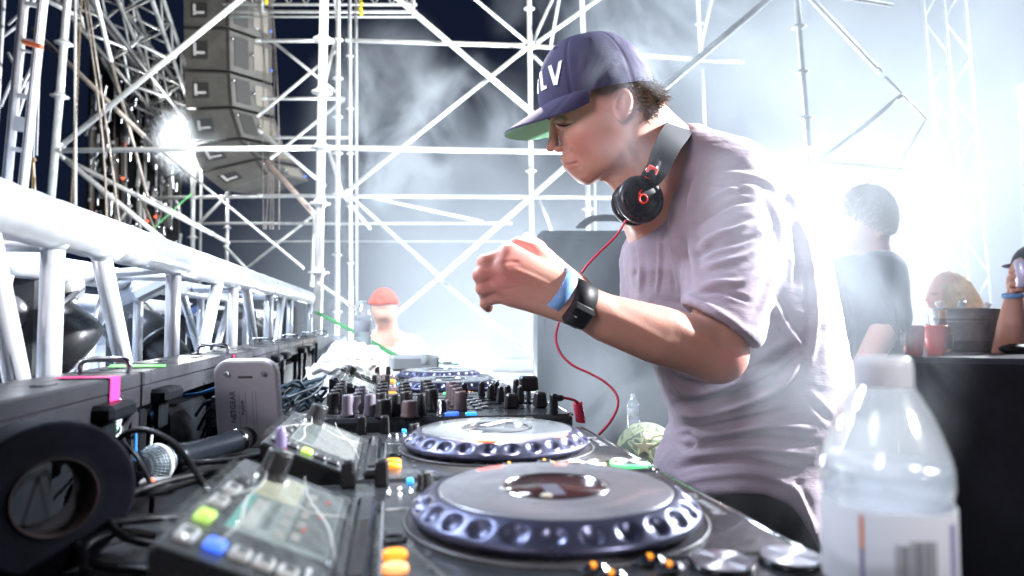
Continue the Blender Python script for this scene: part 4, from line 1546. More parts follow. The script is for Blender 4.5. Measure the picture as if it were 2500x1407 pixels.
class Sculpt:
    """signed distances in metres on a grid whose axes are across, up and away"""

    def __init__(self, lo, hi, h):
        self.h = h
        self.lo = np.array(lo, dtype=np.float32)
        self.n = [int(math.ceil((b - a) / h)) + 1 for a, b in zip(lo, hi)]
        self.D = np.full(self.n, 1.0, dtype=np.float32)

    def _win(self, lo, hi):
        i0 = [max(0, int((l - a) / self.h)) for l, a in zip(lo, self.lo)]
        i1 = [min(n, int((u - a) / self.h) + 2) for u, a, n in zip(hi, self.lo, self.n)]
        if any(a >= b for a, b in zip(i0, i1)):
            return None
        sl = tuple(slice(a, b) for a, b in zip(i0, i1))
        ax = [self.lo[k] + self.h * np.arange(i0[k], i1[k], dtype=np.float32) for k in range(3)]
        return sl, ax[0][:, None, None], ax[1][None, :, None], ax[2][None, None, :]

    def _mix(self, sl, f, k, mode):
        a = self.D[sl]
        if mode == 'sub':
            f = -f
            h = np.clip(k - np.abs(a - f), 0, None) / k if k > 0 else 0
            self.D[sl] = np.maximum(a, f) + h * h * k * .25
        else:
            h = np.clip(k - np.abs(a - f), 0, None) / k if k > 0 else 0
            self.D[sl] = np.minimum(a, f) - h * h * k * .25

    def ell(self, c, r, k=.01, rot=None, mode='add', p=2.0):
        c = np.asarray(c, dtype=np.float32)
        r = np.asarray(r if hasattr(r, '__len__') else (r, r, r), dtype=np.float32)
        R = float(r.max()) * (1.0 if p <= 2 else 1.3) + k + self.h * 3
        w_ = self._win(c - R, c + R)
        if w_ is None:
            return self
        sl, X, Y, Z = w_
        x, y, z = X - c[0], Y - c[1], Z - c[2]
        if rot is not None:
            M = np.array(rot.transposed(), dtype=np.float32)
            x, y, z = (M[i, 0] * x + M[i, 1] * y + M[i, 2] * z for i in range(3))
        else:
            x, y, z = np.broadcast_arrays(x, y, z)
        if p == 2.0:
            k0 = np.sqrt((x / r[0]) ** 2 + (y / r[1]) ** 2 + (z / r[2]) ** 2)
            k1 = np.sqrt((x / r[0] ** 2) ** 2 + (y / r[1] ** 2) ** 2 + (z / r[2] ** 2) ** 2) + 1e-9
            f = k0 * (k0 - 1) / k1
        else:
            k0 = (np.abs(x / r[0]) ** p + np.abs(y / r[1]) ** p + np.abs(z / r[2]) ** p) ** (1 / p)
            f = (k0 - 1) * float(r.min())
        self._mix(sl, f, k, mode)
        return self

    def cone_f(self, X, Y, Z, a, b, ra, rb):
        ba = b - a
        L2 = float(ba @ ba) + 1e-12
        x, y, z = X - a[0], Y - a[1], Z - a[2]
        t = np.clip((x * ba[0] + y * ba[1] + z * ba[2]) / L2, 0, 1)
        return np.sqrt((x - t * ba[0]) ** 2 + (y - t * ba[1]) ** 2 + (z - t * ba[2]) ** 2) - (ra + (rb - ra) * t)

    def cone(self, a, b, ra, rb, k=.01, mode='add'):
        a, b = np.asarray(a, dtype=np.float32), np.asarray(b, dtype=np.float32)
        R = max(ra, rb) + k + self.h * 3
        w_ = self._win(np.minimum(a, b) - R, np.maximum(a, b) + R)
        if w_ is None:
            return self
        sl, X, Y, Z = w_
        self._mix(sl, self.cone_f(X, Y, Z, a, b, ra, rb), k, mode)
        return self

    def chain(self, pts, rs, k=.01):
        pts = [np.asarray(p, dtype=np.float32) for p in pts]
        R = max(rs) + k + self.h * 3
        w_ = self._win(np.min(pts, axis=0) - R, np.max(pts, axis=0) + R)
        if w_ is None:
            return self
        sl, X, Y, Z = w_
        f = None
        for i in range(len(pts) - 1):
            g_ = self.cone_f(X, Y, Z, pts[i], pts[i + 1], rs[i], rs[i + 1])
            f = g_ if f is None else np.minimum(f, g_)
        self._mix(sl, f, k, 'add')
        return self

    def blur(self, n=1):
        D = self.D
        for _ in range(n):
            for ax in range(3):
                s0 = [slice(None)] * 3
                s1 = [slice(None)] * 3
                s2 = [slice(None)] * 3
                s0[ax], s1[ax], s2[ax] = slice(0, -2), slice(1, -1), slice(2, None)
                D[tuple(s1)] = .25 * D[tuple(s0)] + .5 * D[tuple(s1)] + .25 * D[tuple(s2)]
        return self

    def mesh(self):
        """surface nets: returns vertices (camera frame) and quads"""
        D = self.D
        nx, ny, nz = D.shape
        S = D < 0
        cell = np.zeros((nx - 1, ny - 1, nz - 1), dtype=np.uint8)
        for i in (0, 1):
            for j in (0, 1):
                for k in (0, 1):
                    cell += S[i:nx - 1 + i, j:ny - 1 + j, k:nz - 1 + k]
        act = (cell > 0) & (cell < 8)
        idx = np.full(act.shape, -1, dtype=np.int32)
        I = np.argwhere(act)
        idx[act] = np.arange(len(I))
        cor = {(i, j, k): D[I[:, 0] + i, I[:, 1] + j, I[:, 2] + k] for i in (0, 1) for j in (0, 1) for k in (0, 1)}
        acc = np.zeros((len(I), 3), dtype=np.float64)
        cnt = np.zeros(len(I))
        for ax in range(3):
            for u in (0, 1):
                for v in (0, 1):
                    c0 = [0, 0, 0]
                    o = [q for q in range(3) if q != ax]
                    c0[o[0]], c0[o[1]] = u, v
                    c1 = list(c0)
                    c1[ax] = 1
                    a, b = cor[tuple(c0)], cor[tuple(c1)]
                    m = (a < 0) != (b < 0)
                    t = np.where(m, a / np.where(m, a - b, 1), 0)
                    p = np.zeros((len(I), 3))
                    p[:, o[0]], p[:, o[1]] = u, v
                    p[:, ax] = t
                    acc[m] += p[m]
                    cnt[m] += 1
        V = (I + acc / cnt[:, None]) * self.h + self.lo
        F = []
        for ax in range(3):
            o = [q for q in range(3) if q != ax]
            s0 = [slice(None)] * 3
            s1 = [slice(None)] * 3
            s0[ax], s1[ax] = slice(0, -1), slice(1, None)
            A, B = S[tuple(s0)], S[tuple(s1)]
            E = np.argwhere(A != B)
            E = E[(E[:, o[0]] > 0) & (E[:, o[1]] > 0) & (E[:, o[0]] < D.shape[o[0]] - 1) & (E[:, o[1]] < D.shape[o[1]] - 1)]
            inside = A[E[:, 0], E[:, 1], E[:, 2]]
            q = []
            for du, dv in ((-1, -1), (0, -1), (0, 0), (-1, 0)):
                e = E.copy()
                e[:, o[0]] += du
                e[:, o[1]] += dv
                q.append(idx[e[:, 0], e[:, 1], e[:, 2]])
            q = np.stack(q, 1)
            flip = inside if ax != 1 else ~inside
            q[flip] = q[flip][:, ::-1]
            F.append(q)
        return V, np.concatenate(F)


BASIS = np.array([list(RT), list(UP), list(FW)])


def to_world(V):
    return V @ BASIS + np.array(CAM)


def to_px(V):
    return np.stack([V[:, 0] / V[:, 2] * FPX + 1250, -V[:, 1] / V[:, 2] * FPX + 703.5], 1)


def vnormals(V, F):
    n = np.cross(V[F[:, 2]] - V[F[:, 0]], V[F[:, 3]] - V[F[:, 1]])
    N = np.zeros_like(V)
    for k in range(4):
        np.add.at(N, F[:, k], n)
    return -N / (np.linalg.norm(N, axis=1)[:, None] + 1e-12)      # the camera frame is left handed


def relax(V, F, it=2, w_=.5):
    E = np.concatenate([F[:, [0, 1]], F[:, [1, 2]], F[:, [2, 3]], F[:, [3, 0]]])
    for _ in range(it):
        A = np.zeros_like(V)
        c = np.zeros(len(V))
        np.add.at(A, E[:, 0], V[E[:, 1]])
        np.add.at(A, E[:, 1], V[E[:, 0]])
        np.add.at(c, E[:, 0], 1)
        np.add.at(c, E[:, 1], 1)
        V = V * (1 - w_) + A / np.maximum(c, 1)[:, None] * w_
    return V


def strokes(V, N, PX, lst):
    """raise ridges / press grooves along drawn lines, on the side that faces the first camera position (sculptor's view)"""
    face = np.clip(-N[:, 2] * 2.2 + .15, 0, 1)
    disp = np.zeros(len(V))
    for pts, wd, hgt in lst:
        cv = [Vector((x, y, 0)) for x, y in pts]
        cv = smooth_pts(cv, 5)
        best = np.full(len(V), 1e9)
        bt = np.zeros(len(V))
        m = len(cv) - 1
        lo = np.array([min(c.x for c in cv) - wd * 3, min(c.y for c in cv) - wd * 3])
        hi = np.array([max(c.x for c in cv) + wd * 3, max(c.y for c in cv) + wd * 3])
        sel = np.where(((PX > lo) & (PX < hi)).all(1) & (face > 0))[0]
        if len(sel) == 0:
            continue
        Q = PX[sel]
        b, tt, sg = np.full(len(sel), 1e9), np.zeros(len(sel)), np.zeros(len(sel))
        for i in range(m):
            a = np.array(cv[i][:2])
            e = np.array(cv[i + 1][:2]) - a
            t = np.clip(((Q - a) @ e) / (e @ e + 1e-9), 0, 1)
            r = Q - a - t[:, None] * e
            dd = np.hypot(r[:, 0], r[:, 1])
            u = dd < b
            b[u] = dd[u]
            tt[u] = (i + t[u]) / m
            sg[u] = np.sign(e[0] * r[u, 1] - e[1] * r[u, 0])
        prof = np.exp(-(b / wd) ** 2) - .35 * np.exp(-((b - wd * 1.7) / wd) ** 2)
        tap = np.clip(np.sin(np.pi * np.clip(tt, .02, .98)) * 1.6, 0, 1)
        disp[sel] += prof * tap * hgt
    return disp * face


def sculpt_obj(name, V, F, material, parent=None, org=None, masks=None):
    Wd = to_world(V)
    o_ = org if org is not None else (parent_origin(parent))
    Wd = Wd - np.array(o_)
    me = bpy.data.meshes.new(name)
    me.vertices.add(len(Wd))
    me.vertices.foreach_set('co', Wd.astype(np.float32).ravel())
    me.loops.add(len(F) * 4)
    me.loops.foreach_set('vertex_index', F.astype(np.int32).ravel())
    me.polygons.add(len(F))
    me.polygons.foreach_set('loop_start', np.arange(0, len(F) * 4, 4, dtype=np.int32))
    me.polygons.foreach_set('use_smooth', np.ones(len(F), dtype=bool))
    me.update(calc_edges=True)
    me.validate()
    me.materials.append(material)
    for k, v in (masks or {}).items():
        at = me.attributes.new(k, 'FLOAT', 'POINT')
        at.data.foreach_set('value', v.astype(np.float32))
    o = bpy.data.objects.new(name, me)
    C.objects.link(o)
    if parent is not None:
        o.parent = parent
    return o


def bvh_of(V, F):
    return BVHTree.FromPolygons([tuple(v) for v in V], [tuple(f) for f in F])


def inlay(poly, bvh, out, sub=10, back=.004):
    """a raised shape lying on a sculpted surface: outline in photo pixels dropped onto the surface, with thickness"""
    xs, ys = [p[0] for p in poly], [p[1] for p in poly]
    bm = bmesh.new()
    vs = [bm.verts.new((x, y, 0)) for x, y in poly]
    bm.faces.new(vs)
    bm.normal_update()
    bmesh.ops.triangulate(bm, faces=bm.faces[:])
    L_ = max(max(xs) - min(xs), max(ys) - min(ys)) / sub
    for _ in range(4):
        es = [e for e in bm.edges if e.calc_length() > L_]
        if not es:
            break
        bmesh.ops.subdivide_edges(bm, edges=es, cuts=1, use_grid_fill=False)
        bm.normal_update()
        bmesh.ops.triangulate(bm, faces=bm.faces[:])
    bm.verts.index_update()
    top, bot = [], []
    last = None
    for v in bm.verts:
        d = Vector(((v.co.x - 1250) / FPX, -(v.co.y - 703.5) / FPX, 1)).normalized()
        hit, nn, _, _ = bvh.ray_cast(Vector((0, 0, 0)), d)
        if hit is None:
            top.append(None)
            bot.append(None)
            continue
        if nn.dot(d) > 0:
            nn = -nn
        top.append(hit + nn * out)
        bot.append(hit - nn * back)
    good = [i for i, t in enumerate(top) if t is not None]
    if not good:
        bm.free()
        return MB()
    for i, t in enumerate(top):
        if t is None:
            j = min(good, key=lambda g: (bm.verts[:][g].co - bm.verts[:][i].co).length)
            top[i], bot[i] = top[j], bot[j]
    fs = [tuple(v.index for v in f.verts) for f in bm.faces]
    bd = [(e.verts[0].index, e.verts[1].index) for e in bm.edges if e.is_boundary]
    n = len(top)
    W_ = [tuple(p) for p in to_world(np.array([list(p) for p in top + bot]))]
    mb = MB()
    mb.add(W_, fs + [tuple(reversed([i + n for i in f])) for f in fs] + [(a, b, b + n, a + n) for a, b in bd], True)
    bm.free()
    return mb


# ---------------------------------------------------------------- skin and cloth
def skin_mat(name, col, rosy_glow):
    m = mat(name, col, 0.46, 0, sss=.35, bump=.06, bscale=260)
    nt = m.node_tree
    b = nt.nodes['Principled BSDF']
    at = nt.nodes.new('ShaderNodeAttribute')
    at.attribute_name = 'rosy_glow'
    at2 = nt.nodes.new('ShaderNodeAttribute')
    at2.attribute_name = 'stubble'
    n = nt.nodes.new('ShaderNodeTexNoise')
    n.inputs['Scale'].default_value = 30
    n.inputs['Detail'].default_value = 6
    tc = nt.nodes.new('ShaderNodeTexCoord')
    nt.links.new(tc.outputs['Object'], n.inputs['Vector'])
    m1 = nt.nodes.new('ShaderNodeMix')
    m1.data_type = 'RGBA'
    m1.inputs['A'].default_value = (*col, 1)
    m1.inputs['B'].default_value = (*rosy_glow, 1)
    ad = nt.nodes.new('ShaderNodeMath')
    ad.operation = 'MULTIPLY_ADD'
    nt.links.new(n.outputs['Fac'], ad.inputs[0])
    ad.inputs[1].default_value = .5
    nt.links.new(at.outputs['Fac'], ad.inputs[2])
    nt.links.new(ad.outputs[0], m1.inputs['Factor'])
    m2 = nt.nodes.new('ShaderNodeMix')
    m2.data_type = 'RGBA'
    m2.inputs['B'].default_value = (0.10, 0.06, 0.045, 1)
    nt.links.new(m1.outputs['Result'], m2.inputs['A'])
    nt.links.new(at2.outputs['Fac'], m2.inputs['Factor'])
    nt.links.new(m2.outputs['Result'], b.inputs['Base Color'])
    return m


M_SKIN = skin_mat('tanned skin', (0.60, 0.35, 0.26), (0.66, 0.26, 0.22))
M_SKIN2 = skin_mat('fair skin', (0.70, 0.45, 0.36), (0.75, 0.36, 0.30))


def cloth_mat(name, col, sc3=(1, 1, 1), strength=.5, scale=90, var=.1, sheen=.15):
    m = mat(name, col, 0.85, 0, var=var, vscale=5, sheen=sheen)
    nt = m.node_tree
    b = nt.nodes['Principled BSDF']
    tc = nt.nodes.new('ShaderNodeTexCoord')
    mp = nt.nodes.new('ShaderNodeMapping')
    mp.inputs['Scale'].default_value = sc3
    n = nt.nodes.new('ShaderNodeTexNoise')
    n.inputs['Scale'].default_value = scale
    n.inputs['Detail'].default_value = 5
    n.inputs['Distortion'].default_value = .6
    bp = nt.nodes.new('ShaderNodeBump')
    bp.inputs['Strength'].default_value = strength
    bp.inputs['Distance'].default_value = .004
    nt.links.new(tc.outputs['Object'], mp.inputs['Vector'])
    nt.links.new(mp.outputs['Vector'], n.inputs['Vector'])
    nt.links.new(n.outputs['Fac'], bp.inputs['Height'])
    nt.links.new(bp.outputs['Normal'], b.inputs['Normal'])
    return m


M_SHIRT = cloth_mat('mauve grey crinkled cotton', (0.29, 0.232, 0.278), (1, 1, 3.0), .22, 90, .06)
M_CAP = cloth_mat('dark purple cap cloth', (0.034, 0.028, 0.075), (1, 1, 1), .25, 500, sheen=0)
M_TROUSER = cloth_mat('black trouser cloth', (0.014, 0.014, 0.017), (1, 1, 1), .4, 60)
M_HAIRB = mat('brown hair', (0.085, 0.055, 0.038), .45, var=.3, vscale=60)


def gaussian(PX, cx, cy, sx, sy):
    return np.exp(-((PX[:, 0] - cx) / sx) ** 2 - ((PX[:, 1] - cy) / sy) ** 2)


# ---------------------------------------------------------------- the performer
def performer():
    D0 = 1.22
    base = P(1800, 785, 1.30)
    root = thing('person', 'performer in dark purple cap and mauve grey shirt leaning over the decks', 'person', (base.x, base.y, 0.40))
    # ---- body: head, neck, trunk, both arms and hands, legs as one skin
    lo = cf(1150, 1300, .86)
    S = Sculpt((-.13, -.42, .86), (.64, .50, 1.50), .0027)
    px = lambda n, d=D0: n / FPX * d
    ellr = lambda cx, cy, rx, ry, rd, d=D0, ang=0, k=.012, mode='add', p=2.0: S.ell(cf(cx, cy, d), (px(rx, d), px(ry, d), rd), k, Matrix.Rotation(math.radians(ang), 3, 'Z'), mode, p)
    ellr(1468, 222, 106, 98, .074, ang=12, k=.02)                # skull
    ellr(1514, 266, 76, 68, .070, k=.02)                          # back of the skull
    ellr(1430, 300, 66, 92, .055, ang=8, k=.03)                  # face
    ellr(1452, 345, 70, 68, .060, ang=-20, k=.03)                 # cheeks
    for dd in (-.040, .040):                                      # jaw on both sides
        S.cone(cf(1538, 335, D0 + dd), cf(1436, 417, D0 + dd * .38), .024, .0195, .022)
        S.ell(cf(1418, 330, D0 + dd), (.024, .020, .014), .02)    # cheek bones
    ellr(1432, 424, 27, 22, .020, k=.018)                        # chin
    ellr(1402, 392, 26, 32, .026, k=.018)                        # mouth mound
    ellr(1348, 271, 17, 12, .040, ang=20, k=.014)                # brow
    S.cone(cf(1352, 288, D0), cf(1350, 354, D0), .0058, .0092, .005)   # nose
    S.cone(cf(1351, 352, D0), cf(1343, 362, D0), .0088, .0072, .004)
    for dd in (-.0125, .0125):
        S.ell(cf(1363, 364, D0 + dd), (.0088, .0066, .0056), .003)
    S.ell(cf(1378, 391, D0), (.0085, .0042, .019), .006, Matrix.Rotation(math.radians(-18), 3, 'Z'))
    S.ell(cf(1389, 408, D0), (.0090, .0056, .018), .006, Matrix.Rotation(math.radians(-8), 3, 'Z'))
    for dd in (-1, 1):
        S.ell(cf(1360, 298, D0 + dd * .034), (.014, .012, .012), .012, mode='sub')
        S.ell(cf(1371, 300, D0 + dd * .030), (.0125, .0118, .0125), .003)
    # ear
    R = Matrix.Rotation(math.radians(-12), 3, 'Z')
    ec = cf(1521, 256, 1.146)
    S.ell(ec, (.0170, .0268, .0085), .004, R)
    S.ell(ec + np.array((-.001, .003, -.008)), (.0105, .0175, .0065), .003, R, mode='sub')
    S.ell(ec + np.array((.001, .000, -.003)), (.0055, .0120, .0050), .003, R)
    S.ell(ec + np.array((-.006, -.004, -.006)), (.0050, .0068, .0060), .002, R, mode='sub')
    S.ell(ec + np.array((-.005, -.020, -.001)), (.0078, .0070, .0045), .004, R)
    # neck and trunk
    S.cone(cf(1532, 330, D0 + .005), cf(1632, 452, 1.25), .060, .064, .03)
    S.cone(cf(1560, 300, D0), cf(1640, 380, 1.25), .050, .058, .03)
    S.cone(cf(1490, 420, D0), cf(1560, 520, 1.22), .010, .022, .03)
    S.cone(cf(1670, 520, 1.28), cf(1800, 900, 1.30), .115, .115, .04)
    S.cone(cf(1630, 470, 1.36), cf(1760, 450, 1.20), .06, .055, .04)
    # near arm
    S.chain([cf(1800, 470, 1.19), cf(1788, 640, 1.10), cf(1745, 858, 1.02)], [.050, .048, .044], .02)
    S.chain([cf(1742, 862, 1.02), cf(1690, 842, 1.005), cf(1600, 816, .985), cf(1480, 777, .962), cf(1400, 737, .945), cf(1370, 722, .94)], [.040, .0440, .0420, .0340, .0275, .0265], .02)
    S.ell(cf(1766, 866, 1.02), (.030, .034, .03), .02)
    # near hand
    W = [(1372, 700), (1374, 716), (1374, 730), (1370, 744)]
    K = [(1243, 622, .928), (1228, 655, .920), (1231, 690, .922), (1247, 724, .932)]
    for (wx, wy), kk, r_ in zip(W, K, (.0165, .0165, .0160, .0145)):
        S.cone(cf(wx, wy, .94), cf(*kk), .021, r_, .016)
    fing = [
        [(1243, 622, .928), (1184, 641, .922), (1186, 664, .958), (1215, 668, .972)],
        [(1228, 655, .920), (1174, 672, .918), (1180, 694, .955), (1212, 696, .972)],
        [(1231, 690, .922), (1180, 704, .922), (1186, 722, .956), (1215, 722, .968)],
        [(1247, 724, .932), (1200, 727, .930), (1184, 741, .948), (1192, 752, .962)],
    ]
    for f, r_ in zip(fing, (.0105, .0108, .0102, .0090)):
        S.chain([cf(*q) for q in f], [r_ * 1.15, r_, r_ * .92, r_ * .80], .0035)
        S.ell(cf(*f[0]), r_ * 1.22, .006)
        S.ell(cf(*f[1]), r_ * 1.07, .003)
    S.chain([cf(1345, 668, .955), cf(1300, 612, .968), cf(1262, 598, .975), cf(1240, 612, .972)], [.020, .0135, .0115, .0090], .010)   # thumb
    # far arm and hand behind it
    S.chain([cf(1640, 500, 1.40), cf(1600, 650, 1.40), cf(1570, 800, 1.34)], [.050, .045, .040], .02)
    S.chain([cf(1570, 800, 1.34), cf(1480, 775, 1.20), cf(1395, 715, 1.06)], [.042, .038, .025], .02)
    S.chain([cf(1395, 715, 1.06), cf(1320, 655, 1.01)], [.030, .030], .02)
    for q in ([(1322, 640, 1.0), (1305, 606, .998), (1289, 582, .990), (1280, 592, .978)], [(1336, 645, 1.0), (1318, 604, 1.002), (1305, 594, .990), (1290, 604, .975)], [(1350, 655, 1.01), (1334, 622, 1.01), (1318, 612, .994), (1305, 622, .98)], [(1362, 668, 1.02), (1350, 642, 1.015), (1334, 632, .998), (1320, 640, .985)]):
        S.chain([cf(*a) for a in q], [.011, .0098, .0090, .0078], .004)
    V, F = S.mesh()
    V = relax(V, F, 2, .45)
    N = vnormals(V, F)
    PX = to_px(V)
    dsp = strokes(V, N, PX, [
        ([(1352, 303), (1366, 306), (1384, 304), (1396, 297)], 3.2, -.0030),          # lash line
        ([(1352, 294), (1366, 288), (1384, 288), (1398, 292)], 4.0, -.0012),          # lid fold
        ([(1350, 276), (1368, 266), (1396, 264), (1416, 272)], 7.0, .0022),           # brow
        ([(1374, 401), (1388, 402), (1401, 400), (1412, 398)], 3.0, -.0034),          # mouth
        ([(1378, 352), (1385, 362), (1380, 373)], 3.4, -.0034),                        # nostril wing
        ([(1380, 360), (1402, 378), (1414, 400), (1416, 412)], 6.0, -.0022),          # cheek fold
        ([(1405, 424), (1418, 426), (1430, 422)], 5.0, -.0010),
        ([(1540, 330), (1500, 390), (1455, 425)], 12.0, .0015),                       # jaw edge
        ([(1525, 345), (1560, 420), (1590, 470)], 10.0, .0030),                       # neck muscle
        ([(1215, 645), (1245, 640), (1270, 640)], 4, -.0010), ([(1212, 678), (1240, 674), (1268, 672)], 4, -.0010), ([(1215, 708), (1245, 706), (1270, 700)], 4, -.0010),
        ([(1250, 655), (1300, 675), (1350, 700)], 5, .0010), ([(1255, 690), (1300, 702), (1350, 716)], 5, .0009), ([(1265, 722), (1310, 728), (1350, 735)], 5, .0007),
        ([(1180, 655), (1200, 652)], 3, -.0010),
        ([(1640, 780), (1700, 820), (1760, 850)], 16, .0020), ([(1480, 760), (1560, 800), (1640, 850)], 12, .0012),
    ])
    V = V + N * dsp[:, None]
    rosy_glow = .5 * gaussian(PX, 1521, 258, 26, 36) * (V[:, 2] < 1.17) + .45 * gaussian(PX, 1390, 402, 20, 14) + .35 * gaussian(PX, 1348, 362, 18, 14) + .3 * gaussian(PX, 1410, 340, 40, 30) \
        + .75 * gaussian(PX, 1215, 680, 70, 70) * (V[:, 2] < 1.05) + .9 * gaussian(PX, 1290, 600, 50, 40) + .55 * gaussian(PX, 1800, 880, 40, 50)  # backlit orange glow of thumb and far fingers is painted in here
    stub = .55 * np.clip(gaussian(PX, 1368, 270, 34, 9) * 1.6, 0, 1) * (N[:, 2] < -.1) + .8 * gaussian(PX, 1374, 303, 20, 3.6) * (N[:, 2] < 0) \
        + .16 * gaussian(PX, 1455, 410, 70, 34) + .9 * np.clip(gaussian(PX, 1478, 214, 42, 26) * 1.5, 0, 1) * (N[:, 2] < -.3)
    body = sculpt_obj('body', V, F, M_SKIN, root, masks={'rosy_glow': rosy_glow, 'stubble': np.clip(stub, 0, 1)})
    ORG[body.name] = parent_origin(root)
    bodyV, bodyF, bodyN, bodyPX = V, F, N, PX

    # ---- hair below the cap: many short curved locks
    rr = random.Random(9)
    hair_poly = [(1500, 196), (1560, 190), (1600, 180), (1612, 215), (1610, 250), (1596, 282), (1572, 296), (1556, 262), (1545, 225), (1522, 208)]

    def inside(x, y, poly):
        c = False
        j = len(poly) - 1
        for i in range(len(poly)):
            xi, yi = poly[i]
            xj, yj = poly[j]
            if (yi > y) != (yj > y) and x < (xj - xi) * (y - yi) / (yj - yi) + xi:
                c = not c
            j = i
        return c
    cand = [i for i in np.where((bodyPX[:, 0] > 1450) & (bodyPX[:, 0] < 1625) & (bodyPX[:, 1] > 170) & (bodyPX[:, 1] < 300))[0] if inside(bodyPX[i, 0], bodyPX[i, 1], hair_poly)]
    mb = MB()
    for k in range(2600):
        i = cand[rr.randrange(len(cand))]
        p = Vector(bodyV[i]) + Vector((rr.gauss(0, .002), rr.gauss(0, .002), rr.gauss(0, .002)))
        n = Vector(bodyN[i])
        back = Vector((1, 0, 0))
        ln = .008 + .016 * max(0, min(1, (bodyPX[i, 0] - 1520) / 80)) * rr.uniform(.6, 1.2)
        d = (n * .8 + back * .45 + Vector((rr.gauss(0, .5), rr.gauss(-.25, .5), rr.gauss(0, .5)))).normalized()
        side = d.orthogonal().normalized()
        side.rotate(Matrix.Rotation(rr.uniform(0, 6.28), 3, d))
        curl = Vector((rr.gauss(0, .5), rr.gauss(-.4, .5), rr.gauss(0, .5)))
        pts = []
        q = p - n * .002
        for s_ in range(4):
            pts.append(q.copy())
            q = q + (d + curl * (s_ * .45)).normalized() * (ln / 3)
        wv = .0011
        vs = []
        for s_, q in enumerate(pts):
            ww = wv * (1 - s_ / 3.4)
            vs += [q - side * ww, q + side * ww]
        wpts = to_world(np.array([list(v) for v in vs]))
        mb.add([tuple(v) for v in wpts], [(0, 1, 3, 2), (2, 3, 5, 4), (4, 5, 7, 6)], True)
    part(mb, 'hair', mat('brown hair with painted rim light', (0.14, 0.09, 0.055), .4), root)  # golden rim light is mixed into the brown
    # lashes and brow lie on the skin
    sb = bvh_of(bodyV, bodyF)
    for nm_, pl_ in (('eyelashes', [(1353, 302), (1364, 308), (1378, 310), (1391, 305), (1393, 302), (1379, 306), (1365, 304), (1355, 299)]), ('eyebrow', [(1342, 272), (1360, 263), (1388, 262), (1410, 271), (1390, 268), (1362, 270), (1346, 277)])):
        k_ = inlay(pl_, sb, .0007, 12, .0004)
        if k_.v:
            part(k_, nm_, mat('dark brow hair', (0.05, 0.032, 0.025), .7), root)
    # ---- shirt
    T = Sculpt((.12, -.46, .90), (.68, .30, 1.58), .0040)
    ys = np.array([318, 350, 400, 450, 500, 560, 600, 660, 700, 800, 900, 960, 1010, 1045, 1080, 1130, 1200, 1300, 1400], dtype=np.float32)
    xl = np.array([1645, 1618, 1598, 1588, 1582, 1562, 1530, 1527, 1540, 1565, 1600, 1618, 1638, 1642, 1628, 1606, 1600, 1600, 1600], dtype=np.float32)
    xr = np.array([1690, 1745, 1830, 1895, 1935, 1975, 1990, 2003, 2012, 2032, 2052, 2058, 2050, 2034, 2012, 1998, 1994, 1984, 1984], dtype=np.float32)
    hw = np.array([.050, .085, .135, .170, .185, .190, .190, .185, .183, .178, .172, .170, .170, .172, .174, .178, .182, .184, .184], dtype=np.float32)
    dc = 1.29
    ax = [T.lo[k] + T.h * np.arange(T.n[k], dtype=np.float32) for k in range(3)]
    X, Y, Z = ax[0][:, None, None], ax[1][None, :, None], ax[2][None, None, :]
    pyv = 703.5 - Y / dc * FPX
    cxl, cxr = np.interp(pyv, ys, xl), np.interp(pyv, ys, xr)
    mx_ = ((cxl + cxr) / 2 - 1250) / FPX * dc
    rx_ = (cxr - cxl) / 2 / FPX * dc
    rz_ = np.interp(pyv, ys, hw)
    p_ = 2.25
    k0 = (np.abs((X - mx_) / rx_) ** p_ + np.abs((Z - dc) / rz_) ** p_) ** (1 / p_)
    f = (k0 - 1) * np.minimum(rx_, rz_) * .9
    top = Y - (703.5 - 322) / FPX * dc
    T.D[:] = np.maximum(f, top).astype(np.float32)
    # near sleeve, cut at the rolled hem
    sl = None
    a, b, c_ = cf(1788, 452, 1.19), cf(1792, 590, 1.13), cf(1762, 800, 1.035)
    s1 = T.cone_f(X, Y, Z, a, b, .070, .0835)
    s2 = T.cone_f(X, Y, Z, b, c_, .0835, .0640)
    s_ = np.minimum(s1, s2)
    hA, hB = cf(1690, 748, 1.0), cf(1822, 836, 1.0)
    e = (hB - hA)[:2]
    nrm = np.array((e[1], -e[0])) / np.linalg.norm(e)
    if nrm[1] > 0:
        nrm = -nrm
    s_ = np.maximum(s_, (X - hA[0] * 1.04) * nrm[0] + (Y - hA[1] * 1.04) * nrm[1])
    h_ = np.clip(.03 - np.abs(T.D - s_), 0, None) / .03
    T.D = (np.minimum(T.D, s_) - h_ * h_ * .0075).astype(np.float32)
    # cuff roll
    T.D = T.D
    cc = cf(1757, 786, 1.030)
    for t in np.linspace(0, 2 * np.pi, 26)[:-1]:
        u = np.array((e[0], e[1], 0)) / np.linalg.norm(e)
        v = np.array((0, 0, 1.0))
        r0 = cc + u * .0600 * math.cos(t) + v * .0625 * math.sin(t)
        t2 = t + 2 * np.pi / 25
        r1 = cc + u * .0600 * math.cos(t2) + v * .0625 * math.sin(t2)
        T.cone(r0, r1, .0065, .0065, .006)
    # far shoulder and sleeve
    T.cone(cf(1650, 470, 1.42), cf(1592, 640, 1.40), .070, .060, .03)
    T.cone(cf(1592, 640, 1.40), cf(1580, 740, 1.38), .060, .056, .02)
    # yoke between shoulders and neck
    T.cone(cf(1700, 400, 1.25), cf(1790, 440, 1.20), .062, .066, .03)
    T.cone(cf(1690, 410, 1.32), cf(1660, 450, 1.40), .060, .060, .03)
    # neck opening and placket slit
    T.cone(cf(1545, 330, 1.215), cf(1628, 448, 1.245), .066, .0675, .006, 'sub')
    T.cone(cf(1578, 470, 1.17), cf(1596, 588, 1.165), .040, .006, .004, 'sub')
